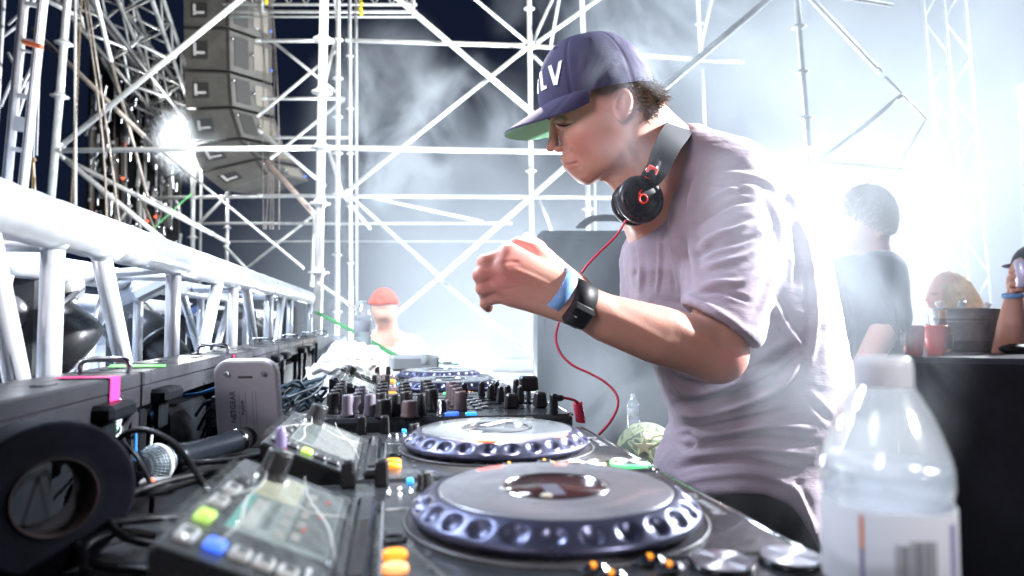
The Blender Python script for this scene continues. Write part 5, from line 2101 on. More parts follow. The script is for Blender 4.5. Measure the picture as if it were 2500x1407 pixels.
    # hem
    hx = np.array([1560, 1620, 1700, 1800, 1870, 1930, 1962, 1992, 2050], dtype=np.float32)
    hy = np.array([1262, 1245, 1222, 1204, 1206, 1236, 1272, 1330, 1400], dtype=np.float32)
    pxv = X / Z * FPX + 1250
    yy = -(np.interp(pxv, hx, hy) - 703.5) / FPX * Z
    T.D = np.maximum(T.D, (yy - Y).astype(np.float32))
    T.blur(1)
    V, F = T.mesh()
    V = relax(V, F, 2, .5)
    N = vnormals(V, F)
    PX = to_px(V)
    ds = strokes(V, N, PX, [
        ([(1716, 395), (1682, 440), (1668, 500), (1664, 560), (1676, 640), (1690, 700)], 9, -.013),
        ([(1740, 402), (1702, 450), (1690, 520), (1690, 600), (1700, 680)], 9, .006),
        ([(1660, 400), (1645, 470), (1640, 560), (1646, 640), (1655, 700)], 8, .004),
        ([(1690, 530), (1730, 490), (1790, 462), (1850, 458)], 8, .006), ([(1688, 556), (1735, 520), (1790, 494), (1840, 488)], 7, -.006),
        ([(1692, 610), (1745, 575), (1800, 560), (1842, 540)], 8, .007), ([(1694, 634), (1740, 604), (1800, 588), (1850, 575)], 7, -.006),
        ([(1700, 660), (1760, 640), (1820, 625), (1870, 600)], 9, .005), ([(1702, 700), (1760, 690), (1810, 690), (1850, 660)], 8, .005),
        ([(1698, 718), (1750, 712), (1800, 724), (1835, 740)], 6, -.005),
        ([(1750, 430), (1800, 425), (1860, 440), (1900, 470)], 8, .004), ([(1720, 440), (1770, 445), (1830, 470)], 7, -.004),
        ([(1870, 470), (1900, 540), (1905, 620), (1880, 700), (1850, 780)], 8, .006),
        ([(1900, 430), (1935, 520), (1950, 620), (1945, 700)], 10, -.008),
        ([(1925, 500), (1960, 580), (1985, 680), (1990, 800), (1975, 900)], 9, .006),
        ([(1612, 560), (1610, 640), (1604, 720)], 5, .0035), ([(1634, 560), (1640, 640), (1650, 720)], 5, -.0035), ([(1560, 600), (1566, 660), (1560, 720)], 6, .003), ([(1540, 590), (1552, 640), (1548, 690)], 6, -.004),
        ([(1620, 930), (1680, 960), (1760, 950), (1860, 900)], 10, .006),
        ([(1640, 985), (1700, 985), (1790, 962), (1880, 925), (1950, 880)], 10, -.009),
        ([(1644, 1010), (1720, 1012), (1820, 985), (1900, 945), (1965, 865)], 10, .011),
        ([(1650, 1040), (1720, 1046), (1820, 1025), (1930, 1000)], 8, -.012),
        ([(1652, 1066), (1680, 1062), (1694, 1078), (1676, 1092), (1656, 1084)], 7, -.010),
        ([(1700, 1066), (1780, 1056), (1880, 1040), (1990, 1046)], 9, .009),
        ([(1690, 1098), (1770, 1080), (1880, 1072), (2000, 1085)], 8, -.010),
        ([(1650, 1118), (1740, 1108), (1850, 1098), (1990, 1112)], 9, .007),
        ([(1640, 1150), (1720, 1130), (1830, 1128), (1960, 1160)], 8, -.007),
        ([(1650, 1180), (1750, 1160), (1860, 1160), (1960, 1200)], 9, .004),
        ([(1780, 900), (1850, 880), (1930, 820)], 9, .005), ([(1800, 930), (1870, 905), (1950, 840)], 8, -.005),
        ([(1880, 720), (1920, 800), (1960, 850)], 10, .005),
        ([(1625, 900), (1660, 930), (1720, 940)], 8, -.005),
        ([(1960, 960), (2000, 1000), (2030, 1030)], 8, -.006), ([(1930, 1180), (1960, 1230), (1985, 1290)], 8, .006),
    ])
    from mathutils import noise as mn
    nz = np.array([mn.fractal(Vector((v[0] * 16, v[1] * 34, v[2] * 16)), 1.0, 2.0, 3) for v in V])
    nz2 = np.array([mn.noise(Vector((v[0] * 60, v[1] * 130 + v[0] * 30, v[2] * 60))) for v in V])
    V = V + N * (ds + nz * .0022 + nz2 * .0005)[:, None]
    V = relax(V, F, 1, .3)
    shirt = sculpt_obj('shirt', V, F, M_SHIRT, root)
    # stitched seams
    # ---- trousers and shoes
    U = Sculpt((.20, -1.40, 1.02), (.62, -.20, 1.50), .009)
    hip = cf(1815, 1180, 1.30)
    U.ell(hip, (.135, .16, .155), .03)
    for s_d, fx in ((-.085, .0), (.085, .03)):
        kx = hip + np.array((.0 + fx, -.46, s_d))
        ft = hip + np.array((.03 + fx, -.90, s_d * 1.2))
        U.chain([hip + np.array((0, -.05, s_d * .8)), kx, ft], [.105, .075, .060], .04)
    V, F = U.mesh()
    V = relax(V, F, 2)
    sculpt_obj('trousers', V, F, M_TROUSER, root)
    U = Sculpt((.10, -1.50, 1.0), (.60, -1.20, 1.56), .007)
    for s_d, fx in ((-.102, .0), (.102, .03)):
        ft = hip + np.array((.03 + fx, -.975, s_d))
        U.ell(ft + np.array((-.07, -.005, 0)), (.12, .04, .048), .03)
        U.ell(ft + np.array((.0, .03, 0)), (.05, .06, .045), .03)
    V, F = U.mesh()
    sculpt_obj('shoes', relax(V, F, 1), F, M_RUBBER, root)

    # ---- cap
    ccx = cf(1457, 242, D0)
    rx, ry, rz = px(142), px(162), .086
    RA = Matrix.Rotation(math.radians(14), 3, 'Z')

    def crown(u, v):
        a = u * 2 * math.pi
        ph = (v ** .9) * math.pi / 2 * .995
        sx, cx_ = (math.cos(ph)), math.sin(ph)
        pe = .82
        r_h = max(0, math.cos(ph)) ** pe
        h_v = math.sin(ph) ** .95
        seam = 0
        for k in range(6):
            da = (a - (k * math.pi / 3)) % (2 * math.pi)
            da = min(da, 2 * math.pi - da)
            seam -= .0016 * math.exp(-(da * rx * max(r_h, .15) / .0016) ** 2)
        x = -math.cos(a) * r_h * (rx + seam)
        z = math.sin(a) * r_h * (rz + seam)
        y = h_v * (ry + seam) - .004
        # front panels stand up a little
        if x < 0:
            y += .004 * math.sin(ph) * min(1, -x / rx * 2)
        q = RA @ Vector((x, y, 0))
        return Vector((ccx[0] + q.x, ccx[1] + q.y, ccx[2] + z))
    nu, nv = 180, 44
    vs = [crown(i / nu, j / nv) for j in range(nv + 1) for i in range(nu)]
    fs = [(j * nu + i, j * nu + (i + 1) % nu, (j + 1) * nu + (i + 1) % nu, (j + 1) * nu + i) for j in range(nv) for i in range(nu)]
    capV = np.array([list(v) for v in vs])
    mb = MB()
    mb.add([tuple(v) for v in to_world(capV)], fs, True)
    cap = part(mb, 'cap', M_CAP, root)
    cb = BVHTree.FromPolygons([tuple(v) for v in capV], fs)
    bl = MB()
    a0 = math.radians(78)
    f_dir = Vector((-.855, -.52, 0))

    def brim(s, t, th=0):
        a = a0 * s
        b0 = crown((a / (2 * math.pi)) % 1, 0.02)
        ln = .074 * max(0.0, math.cos(s * math.pi / 2)) ** .5 + .0005
        q = b0 + f_dir * (ln * t)
        dz = (q.z - ccx[2])
        out = (1 if s > 0 else -1) * ln * t * .10 * abs(s)
        droop = .022 * (abs(dz) / .083) ** 2.2 * (t * .85 + .15) * (1 if abs(s) < 1 else 1)
        return Vector((q.x, q.y - droop + .003 * (1 - t) - th, q.z + out))
    ns, nt_ = 60, 14
    for th, m_, nm in ((0, M_CAP, 'brim'), (.0030, mat('pale green brim underside', (0.36, 0.85, 0.56), .8, bump=.3, bscale=400), 'brim_underside')):
        mb = MB()
        vs = [brim(-1 + 2 * i / ns, j / nt_, th) for j in range(nt_ + 1) for i in range(ns + 1)]
        fs = [(j * (ns + 1) + i, j * (ns + 1) + i + 1, (j + 1) * (ns + 1) + i + 1, (j + 1) * (ns + 1) + i) for j in range(nt_) for i in range(ns)]
        if th == 0:
            k0 = len(vs)
            rim = [brim(-1 + 2 * i / ns, 1, 0) for i in range(ns + 1)] + [brim(-1 + 2 * i / ns, 1, .0036) for i in range(ns + 1)]
            vs += rim
            fs += [(k0 + i, k0 + i + 1, k0 + ns + 2 + i, k0 + ns + 1 + i) for i in range(ns)]
        mb.add([tuple(v) for v in to_world(np.array([list(v) for v in vs]))], fs, True)
        part(mb, nm, m_, cap)
    mb = MB()
    top = crown(0, 1)
    mb.sphere(to_world(np.array([[top.x, top.y, top.z]]))[0], .007, 14, 8, (1, 1, .5))
    part(mb, 'top_button', M_CAP, cap)
    s_ = 2.558
    T_ = lambda pl: [(1100 + x / s_, 50 + y / s_) for x, y in pl]
    M_EMB = mat('white embroidery', (0.85, 0.83, 0.90), .7, bump=.3, bscale=500)
    for pl in ([(541, 325), (549, 322), (554, 455), (546, 458)], [(558, 322), (573, 317), (584, 410), (602, 403), (604, 424), (569, 441)], [(610, 288), (632, 279), (655, 362), (676, 258), (698, 249), (668, 402), (645, 407)]):
        k = inlay(T_(pl), cb, .0013, 10, .0006)
        if k.v:
            part(k, 'letter', M_EMB, cap)
    for ex, ey in ((1441, 97), (1357, 120)):
        h0, n0, _, _ = cb.ray_cast(Vector((0, 0, 0)), Vector(cf(ex, ey, 1.0)).normalized())
        if h0:
            mb = MB()
            cir = [h0 + (Vector((math.cos(t), math.sin(t), 0)) * .0028) - Vector((0, 0, .001)) for t in [2 * math.pi * i / 12 for i in range(12)]]
            mb.path([tuple(v) for v in to_world(np.array([list(v) for v in cir]))], .0008, 5, closed=True)
            part(mb, 'eyelet', M_CAP, cap)
    # stitching along the brim joint
    return root, bodyV, bodyF


per, bV, bF = performer()


# ---------------------------------------------------------------- what the performer wears as separate things
def ring_band(c, ax, r, width, th, squash=1.0, up=Vector((0, 0, 1)), n=48, gap=None):
    ax = ax.normalized()
    u = (up - ax * up.dot(ax)).normalized()
    v = ax.cross(u)
    mb = MB()
    vs = []
    pr = [(-width / 2, 0), (-width / 2 + th * .3, th), (width / 2 - th * .3, th), (width / 2, 0)]
    for w_, t_ in pr:
        for i in range(n):
            a = 2 * math.pi * i / n
            vs.append(c + ax * w_ + u * (math.cos(a) * (r + t_) * squash) + v * (math.sin(a) * (r + t_)))
    fs = []
    for k in range(4):
        for i in range(n):
            j = (i + 1) % n
            fs.append((k * n + i, k * n + j, ((k + 1) % 4) * n + j, ((k + 1) % 4) * n + i))
    mb.add(vs, fs, True)
    return mb


a, b = P(1400, 737, .945), P(1480, 777, .962)
axw = (a - b).normalized()
c = P(1362, 712, .9385)
mb = ring_band(c, (P(1330, 690, .935) - P(1400, 737, .945)), .0330, .018, .0016, .98)
single(mb, 'wristband', mat('light blue wristband', (0.22, 0.42, 0.78), .55, var=.15, vscale=120), 'light blue festival wristband round the wrist of the capped performer', 'wristband', c - Vector((0, 0, .03)))
c = P(1404, 739, .946)
wr = thing('wristwatch', 'chunky black watch above the light blue wristband', 'watch', tuple(c - Vector((0, 0, .032))))
mb = ring_band(c, a - b, .0300, .034, .0035, .98)
part(mb, 'strap', M_RUBBER, wr)
u_ = (P(1388, 770, .90) - c)
u_ = (u_ - axw * u_.dot(axw)).normalized()
q = Matrix((axw, axw.cross(u_).normalized() * -1, u_)).transposed()
mb = MB()
mb.box(c + u_ * .0340, (.036, .034, .012), q, bevel=.004)
cs = part(mb, 'case', M_BLACK, wr)
mb = MB()
mb.box(c + u_ * .0402, (.028, .026, .0016), q, bevel=.0006)
part(mb, 'glass', M_BLACKG, cs)
mb = MB()
mb.box(c + u_ * .0412 + axw * .006, (.004, .0012, .0006), q)
part(mb, 'mark', M_PRINT, cs)


def headphones():
    c = P(1562, 488, 1.115)
    root = thing('headphones', 'black headphones with red inner band and red cable hanging round the neck', 'headphones', tuple(c - Vector((0, 0, .05))))
    toc = (RT * .22 - FW * .95 + UP * .10).normalized()        # the outer face looks along this
    q = toc.to_track_quat('Z', 'Y').to_matrix()
    for cc, tt, nm in ((c, q, 'ear_cup'), (P(1560, 500, 1.335), (RT * .15 + FW * .9).normalized().to_track_quat('Z', 'Y').to_matrix(), 'ear_cup')):
        mb = MB()
        mb.lathe([(.027, -.030), (.034, -.026), (.0365, -.016), (.0365, -.010), (.0335, -.008), (.0335, -.005), (.0385, -.004), (.0400, .002), (.0385, .008), (.033, .012), (.0275, .0128), (.026, .0120), (.025, .0128), (.001, .0134)], 48, cc, tt)
        cup = part(mb, nm, mat('black headphone shell', (0.028, 0.030, 0.036), .30, rvar=.08, vscale=40), root)
        mb = MB()
        mb.lathe([(.018, -.036), (.031, -.040), (.0375, -.032), (.0375, -.022), (.033, -.018)], 40, cc, tt)
        part(mb, 'ear_pad', M_RUBBER, cup)
        if cc is c:
            mb = MB()
            n = 24
            cir = [cc + tt @ Vector((.0070 * math.cos(2 * math.pi * i / n), .0070 * math.sin(2 * math.pi * i / n) - .002, .0138)) for i in range(n)]
            mb.path(cir, .0019, 6, closed=True)
            part(mb, 'logo_ring', mat('red logo', (0.75, 0.05, 0.03), .45), cup)
            mb = MB()
            mb.path([cc + tt @ Vector((-.0062, -.001, .0138)), cc + tt @ Vector((-.0066, .007, .0138)), cc + tt @ Vector((-.0020, .013, .0138))], .0018, 6)
            part(mb, 'logo_stem', mat('red logo', (0.75, 0.05, 0.03), .45), cup)
    # band round the nape
    ctl = [P(1588, 448, 1.108), P(1606, 410, 1.115), P(1632, 352, 1.135), P(1652, 322, 1.18), P(1660, 306, 1.24), P(1652, 318, 1.30), P(1630, 350, 1.345), P(1600, 420, 1.365), P(1572, 470, 1.345)]
    cv = smooth_pts(ctl, 8)
    nk = P(1600, 400, 1.24)
    for nm, wid, th, off, m_ in (('headband', .024, .0052, 0, mat('black headphone band', (0.020, 0.022, 0.028), .55)), ('inner_band', .020, .0035, -.0062, mat('red band lining', (0.62, 0.05, 0.05), .5))):
        vs = []
        N_ = len(cv)
        for i, p in enumerate(cv):
            t = (cv[min(i + 1, N_ - 1)] - cv[max(i - 1, 0)]).normalized()
            o_ = (p - nk)
            o_ = (o_ - t * o_.dot(t)).normalized()
            s_ = t.cross(o_)
            ww = wid * (.45 + .55 * math.sin(math.pi * min(max((i / (N_ - 1) - .02) * 1.02, 0), 1)) ** .5)
            for a_, b_ in ((-1, -1), (1, -1), (1, 1), (-1, 1)):
                vs.append(p + s_ * (a_ * ww) + o_ * (b_ * th + off))
        fs = []
        for i in range(N_ - 1):
            for k in range(4):
                l = (k + 1) % 4
                fs.append((i * 4 + k, i * 4 + l, (i + 1) * 4 + l, (i + 1) * 4 + k))
        fs += [(0, 1, 2, 3), tuple((N_ - 1) * 4 + k for k in (3, 2, 1, 0))]
        mb = MB()
        mb.add(vs, fs, False)
        part(mb, nm, m_, root)
    mb = MB()
    mb.tube(P(1600, 395, 1.112), P(1580, 440, 1.10), .0105, 16, .013)
    part(mb, 'hinge', M_BLACKG, root)
    mb = MB()
    mb.box(P(1590, 422, 1.096), (.018, .006, .022), Euler((0, math.radians(25), 0)), bevel=.002)
    part(mb, 'red_hinge_plate', mat('red band lining', (0.62, 0.05, 0.05), .5), root)
    # cable
    M_RC = mat('red cable', (0.55, 0.03, 0.07), .4)
    mb = MB()
    cv = smooth_pts([P(1528, 538, 1.09), P(1505, 575, 1.09), P(1462, 618, 1.08), P(1428, 655, 1.07), P(1408, 690, 1.07), P(1390, 735, 1.06), P(1366, 785, 1.04), P(1357, 825, 1.03), P(1368, 862, 1.02), P(1398, 892, 1.01), P(1440, 912, 1.0), P(1478, 934, .99), P(1504, 962, .98), P(1508, 992, .97), P(1490, 1030, .97), P(1462, 1062, .98)], 8)
    mb.path(cv, .0019, 8)
    part(mb, 'cable', M_RC, root)
    mb = MB()
    cv = []
    for i in range(9 * 12):
        t = i / (9 * 12)
        cc = P(1410 + 8 * t, 984 + 46 * t, .98)
        a_ = 2 * math.pi * i / 12
        cv.append(cc + RT * math.cos(a_) * .0058 + FW * math.sin(a_) * .0058)
    mb.path(cv, .0017, 6)
    part(mb, 'coiled_cable', M_RC, root)
    mb = MB()
    mb.path(smooth_pts([P(1366, 970, .965), P(1385, 973, .97), P(1403, 978, .975), P(1412, 984, .98)], 5), .0019, 8)
    part(mb, 'lead', M_RC, root)
    mb = MB()
    mb.box(P(1352, 990, .965), (.0105, .0105, .033), bevel=.002)
    mb.box(P(1360, 972, .965), (.018, .0095, .0085), bevel=.002)
    part(mb, 'plug', M_BLACK, root)


headphones()
# ---------------------------------------------------------------- people behind, sculpted more simply
def figure(label, base_px, d, prims, hvox, box, mat_, masks=None):
    b = P(base_px, 785, d)
    root = thing('person', label, 'person', (b.x, b.y, 0.0))
    S = Sculpt(*box, hvox)
    for kind, *a in prims:
        getattr(S, kind)(*a)
    V, F = S.mesh()
    V = relax(V, F, 2, .5)
    o = sculpt_obj('body', V, F, mat_, root, masks=masks(to_px(V), V) if masks else {'rosy_glow': np.zeros(len(V)), 'stubble': np.zeros(len(V))})
    return root, o, V, F


def cloth_on(root, name, prims, hvox, box, m, subs=(), folds=(), amp=.004):
    from mathutils import noise as mn
    S = Sculpt(*box, hvox)
    for kind, *a in prims:
        getattr(S, kind)(*a)
    V, F = S.mesh()
    V = relax(V, F, 2, .5)
    N = vnormals(V, F)
    nz = np.array([mn.fractal(Vector((v[0] * 9, v[1] * 9, v[2] * 9)), 1.0, 2.0, 3) for v in V])
    V = V + N * (nz * amp)[:, None]
    if folds:
        V = V + N * strokes(V, N, to_px(V), folds)[:, None]
    return sculpt_obj(name, V, F, m, root), V, F


def strands(root, name, m, roots, dirs, ln, wd, n, seed, bend=(0, -1, 0), jit=.35):
    """hair: tapered ribbons from given points (camera frame)"""
    rr = random.Random(seed)
    mb = MB()
    for _ in range(n):
        i = rr.randrange(len(roots))
        p = Vector(roots[i])
        d = (Vector(dirs[i]) + Vector((rr.gauss(0, jit), rr.gauss(0, jit), rr.gauss(0, jit)))).normalized()
        L_ = ln * rr.uniform(.7, 1.15)
        vs = []
        for s_ in range(6):
            side = d.cross(Vector((0, 0, 1)))
            side = side.normalized() if side.length > .05 else Vector((1, 0, 0))
            ww = wd * (1 - s_ / 5.6)
            vs += [p - side * ww, p + side * ww]
            p = p + d * (L_ / 5)
            d = (d + Vector(bend) * .35).normalized()
        W_ = to_world(np.array([list(v) for v in vs]))
        mb.add([tuple(v) for v in W_], [(k * 2, k * 2 + 1, k * 2 + 3, k * 2 + 2) for k in range(5)], True)
    return part(mb, name, m, root)


def bx(x0, y0, x1, y1, d0, d1):
    a, b = cf(x0, y1, d1 if True else d0), cf(x1, y0, d1)
    xs = [cf(x, 0, d)[0] for x in (x0, x1) for d in (d0, d1)]
    ys_ = [cf(0, y, d)[1] for y in (y0, y1) for d in (d0, d1)]
    return (min(xs), min(ys_), d0), (max(xs), max(ys_), d1)


# person in a backward red cap far behind
d = 4.2
r, o, V, F = figure('bearded person in a backward red cap and loose white shirt far behind the booth', 945, d, [
    ('ell', cf(938, 750, d), (.078, .110, .088), .02), ('ell', cf(940, 778, d - .02), (.058, .072, .075), .03), ('ell', cf(916, 758, d - .05), (.020, .014, .02), .02),
    ('cone', cf(945, 790, d), cf(950, 820, d), .058, .065, .03), ('cone', cf(905, 850, d), cf(1000, 850, d + .05), .09, .09, .05),
    ('cone', cf(950, 920, d), cf(955, 1090, d), .17, .15, .05),
    ('chain', [cf(1003, 850, d), cf(1022, 935, d - .1), cf(985, 985, d - .25)], [.06, .045, .035], .03),
    ('chain', [cf(895, 850, d), cf(872, 940, d - .1), cf(900, 990, d - .25)], [.06, .045, .035], .03),
], .011, bx(820, 690, 1060, 1120, 3.7, 4.55), M_SKIN2, masks=lambda PX, V: {'rosy_glow': .2 + 0 * PX[:, 0], 'stubble': np.clip(.9 * gaussian(PX, 936, 781, 22, 10) + .7 * gaussian(PX, 930, 752, 20, 3), 0, 1)})
cloth_on(r, 'shirt', [
    ('cone', cf(896, 858, d), cf(1004, 858, d + .05), .105, .105, .05), ('cone', cf(950, 935, d), cf(955, 1090, d), .20, .19, .06),
    ('cone', cf(1000, 860, d), cf(1024, 925, d - .06), .085, .085, .03), ('cone', cf(893, 860, d), cf(872, 930, d - .06), .085, .085, .03),
    ('cone', cf(948, 800, d), cf(948, 822, d - .02), .075, .080, .01, 'sub')], .012, bx(800, 780, 1080, 1120, 3.7, 4.6), cloth_mat('white loose cotton', (0.72, 0.72, 0.70), (1, 1, 1), .4, 30),
    folds=[([(960, 830), (990, 870), (1000, 930)], 5, .02), ([(930, 840), (920, 880), (905, 940)], 5, -.02), ([(985, 840), (1010, 890), (1015, 960)], 4, -.016), ([(950, 850), (955, 900), (945, 960)], 5, .016)])
M_RCAP = cloth_mat('red cap cloth', (0.72, 0.09, 0.06), (1, 1, 1), .2, 200)
cloth_on(r, 'cap', [('ell', cf(938, 742, d), (.086, .100, .100), .01), ('ell', cf(941, 800, d), (.20, .162, .20), .005, None, 'sub'), ('ell', cf(926, 730, d - .110), (.026, .024, .03), .006, None, 'sub'),
    ('cone', cf(908, 738, d - .02), cf(966, 738, d - .02), .02, .02, .02)], .008, bx(880, 690, 1000, 790, 4.0, 4.4), M_RCAP, amp=.001)

# person in a black tee behind the performer
d = 2.55
M_TEE = cloth_mat('faded black tee', (0.045, 0.055, 0.075), (1, 1, 1), .4, 40)
r, o, V, F = figure('short haired person in a black printed tee behind the performer', 2110, d, [
    ('ell', cf(2112, 535, d), (.100, .118, .080), .02), ('ell', cf(2090, 578, d), (.070, .075, .062), .03), ('ell', cf(2048, 570, d), (.016, .018, .016), .02),
    ('cone', cf(2125, 600, d), cf(2140, 650, d), .060, .068, .03), ('ell', cf(2150, 560, d - .078), (.018, .034, .010), .006),
    ('cone', cf(2100, 712, d - .08), cf(2135, 702, d + .10), .055, .055, .05), ('cone', cf(2092, 725, d), cf(2080, 1100, d), .14, .13, .05),
    ('chain', [cf(2150, 665, d - .14), cf(2168, 790, d - .18), cf(2110, 900, d - .26)], [.065, .050, .040], .03),
    ('chain', [cf(2060, 680, d + .16), cf(2020, 800, d + .16), cf(1990, 900, d)], [.06, .045, .035], .03),
], .008, bx(1930, 440, 2320, 1150, 2.1, 2.95), M_SKIN2, masks=lambda PX, V: {'rosy_glow': .5 * gaussian(PX, 2150, 565, 20, 40), 'stubble': np.clip(.5 * gaussian(PX, 2060, 560, 12, 4), 0, 1)})
cloth_on(r, 'tee_shirt', [
    ('cone', cf(2085, 700, d - .10), cf(2140, 690, d + .11), .094, .088, .05), ('cone', cf(2092, 730, d), cf(2078, 1120, d), .165, .15, .06),
    ('cone', cf(2150, 668, d - .14), cf(2166, 770, d - .17), .086, .080, .03), ('cone', cf(2060, 690, d + .16), cf(2025, 790, d + .16), .085, .08, .03),
    ('cone', cf(2120, 600, d), cf(2134, 660, d), .070, .078, .01, 'sub')], .009, bx(1930, 560, 2340, 1150, 2.1, 2.95), M_TEE,
    folds=[([(2150, 700), (2180, 760), (2190, 840)], 8, .02), ([(2060, 700), (2080, 800), (2070, 900)], 8, -.015), ([(2120, 900), (2160, 860), (2200, 830)], 8, .015)])
hs = [(i, V[i]) for i in range(0, len(V), 1) if 0 < 1]
PXf, Nf = to_px(V), vnormals(V, F)
sel = [i for i in range(len(V)) if PXf[i, 1] < 560 - (2125 - PXf[i, 0]) * .55 and PXf[i, 1] < 575 and PXf[i, 1] > 440 and (PXf[i, 0] > 2060)]
strands(r, 'hair', mat('dark short hair painted backlit', (0.26, 0.18, 0.12), .4), [V[i] for i in sel], [Nf[i] * .5 + np.array((.7, .5, 0)) for i in sel], .022, .0018, 5000, 4, bend=(.3, 0, 0), jit=.22)  # dark hair paled in colour to paint the light behind it
bv = bvh_of(*(lambda t: (t[1], t[2]))(cloth_on(r, 'tee_front', [('ell', cf(2000, 900, d), .02, .01)], .01, bx(1960, 860, 2040, 940, d - .1, d + .1), M_TEE)))
bpy.data.objects.remove([c_ for c_ in r.children if c_.name.startswith('tee_front')][0])
tee = [c_ for c_ in r.children if c_.name.startswith('tee_shirt')][0]
tv = np.array([list(v.co + Vector(parent_origin(r))) for v in tee.data.vertices])
tvc = (tv - np.array(CAM)) @ BASIS.T
tb = BVHTree.FromPolygons([tuple(v) for v in tvc], [tuple(p.vertices) for p in tee.data.polygons])
M_PR = mat('faded grey shirt print', (0.42, 0.42, 0.48), .8)
for pl in ([(2030, 660), (2048, 650), (2060, 680), (2052, 735), (2030, 742), (2022, 700)], [(2064, 654), (2082, 650), (2078, 700), (2070, 742), (2058, 742)], [(2086, 660), (2104, 655), (2106, 690), (2090, 735), (2080, 740)], [(2024, 752), (2096, 748), (2092, 764), (2028, 766)], [(2030, 776), (2036, 776), (2040, 800), (2034, 802)], [(2048, 776), (2056, 776), (2056, 800), (2048, 800)], [(2064, 774), (2074, 774), (2070, 800), (2062, 800)], [(2080, 772), (2088, 772), (2082, 798), (2076, 798)]):
    k = inlay(pl, tb, .0015, 5)
    if k.v:
        part(k, 'shirt_print', M_PR, tee)
# loose ties: bright string hanging beside
# fair haired person behind the tub
d = 3.35
r, o, V, F = figure('fair haired person with long straight hair looking sideways behind the steel tub', 2310, d, [
    ('ell', cf(2315, 715, d), (.085, .105, .078), .02), ('ell', cf(2292, 738, d), (.058, .070, .055), .03), ('cone', cf(2268, 722, d), cf(2264, 735, d), .008, .012, .012),
    ('ell', cf(2272, 752, d), (.014, .010, .02), .01), ('cone', cf(2312, 750, d), cf(2316, 790, d), .045, .05, .03),
    ('cone', cf(2262, 830, d), cf(2370, 830, d), .06, .06, .04), ('cone', cf(2316, 840, d), cf(2316, 1000, d), .13, .12, .05),
    ('chain', [cf(2262, 820, d), cf(2245, 900, d - .1)], [.045, .035], .03)], .008, bx(2180, 650, 2440, 1010, 3.0, 3.65), M_SKIN2, masks=lambda PX, V: {'rosy_glow': .5 * gaussian(PX, 2268, 738, 14, 14), 'stubble': .7 * gaussian(PX, 2282, 718, 8, 3)})
cloth_on(r, 'top', [('cone', cf(2270, 850, d), cf(2362, 850, d), .065, .065, .04), ('cone', cf(2316, 880, d), cf(2316, 1000, d), .14, .135, .05)], .01, bx(2180, 780, 2440, 1010, 3.0, 3.7), cloth_mat('pale top cloth', (.6, .55, .6), (1, 1, 1), .3, 40))
PXf, Nf = to_px(V), vnormals(V, F)
sel = [i for i in range(len(V)) if PXf[i, 1] < 745 and PXf[i, 0] > 2302 - max(0, 690 - PXf[i, 1]) * .5 and PXf[i, 1] > 640]
strands(r, 'hair', mat('fair blonde hair', (0.80, 0.66, 0.46), .4, var=.2, vscale=20), [V[i] for i in sel], [Nf[i] * .3 + np.array((.32, -.8, 0)) for i in sel], .22, .0034, 2600, 5, bend=(.02, -2.5, 0), jit=.10)

# person at the very edge with a raised hand
d = 2.95
r, o, V, F = figure('person with a raised tanned forearm holding a can behind the steel tub', 2520, d, [
    ('ell', cf(2535, 660, d), (.085, .110, .078), .02), ('ell', cf(2512, 685, d), (.058, .070, .055), .03), ('cone', cf(2535, 720, d), cf(2540, 760, d), .05, .05, .03),
    ('cone', cf(2490, 800, d), cf(2620, 800, d), .07, .07, .04), ('cone', cf(2550, 820, d), cf(2550, 1060, d), .15, .15, .05),
    ('chain', [cf(2500, 800, d - .05), cf(2455, 875, d - .18), cf(2468, 790, d - .22), cf(2474, 726, d - .22)], [.055, .052, .045, .030], .02),
    ('ell', cf(2482, 690, d - .22), (.040, .050, .026), .015),
    ('chain', [cf(2468, 668, d - .25), cf(2488, 655, d - .275), cf(2504, 662, d - .27)], [.011, .011, .009], .005),
    ('chain', [cf(2466, 682, d - .25), cf(2490, 672, d - .28), cf(2508, 678, d - .27)], [.011, .011, .009], .005),
    ('chain', [cf(2466, 697, d - .25), cf(2490, 690, d - .28), cf(2508, 695, d - .27)], [.011, .011, .009], .005),
    ('chain', [cf(2470, 711, d - .25), cf(2490, 706, d - .275), cf(2505, 710, d - .27)], [.010, .010, .008], .005),
    ('chain', [cf(2470, 665, d - .22), cf(2482, 640, d - .24), cf(2492, 634, d - .26)], [.014, .012, .009], .006),
], .0065, bx(2400, 590, 2680, 1080, 2.5, 3.3), M_SKIN)
cloth_on(r, 'top', [('cone', cf(2512, 845, d), cf(2620, 830, d), .075, .08, .04), ('cone', cf(2550, 850, d), cf(2550, 1060, d), .165, .165, .05)], .01, bx(2400, 740, 2720, 1080, 2.6, 3.3), cloth_mat('coral pink top', (.75, .25, .28), (1, 1, 1), .3, 40))
cloth_on(r, 'cap', [('ell', cf(2532, 645, d), (.096, .090, .088), .01), ('ell', cf(2535, 705, d), (.2, .115, .2), .005, None, 'sub'), ('ell', cf(2480, 650, d), (.05, .012, .06), .01)], .008, bx(2430, 570, 2640, 700, 2.8, 3.15), cloth_mat('black cap cloth', (.02, .025, .035), (1, 1, 1), .3, 60), amp=.001)
mb = ring_band(P(2472, 722, d - .22), P(2470, 700, 2.7) - P(2472, 750, 2.7), .034, .02, .002)
single(mb, 'wristband', mat('light blue wristband', (0.22, 0.42, 0.78), .55), 'pale blue wristband on the raised forearm above the steel tub', 'wristband', P(2472, 735, d - .22))
mb = MB()
c = P(2498, 668, d - .275)
mb.lathe([(.024, -.055), (.029, -.048), (.029, .045), (.024, .052), (.023, .054)], 24, c)
single(mb, 'drink_can', mat('pale violet can', (.6, .55, .7), .35, .3), 'pale violet drink can gripped by the raised hand above the tub', 'can', c - Vector((0, 0, .055)))
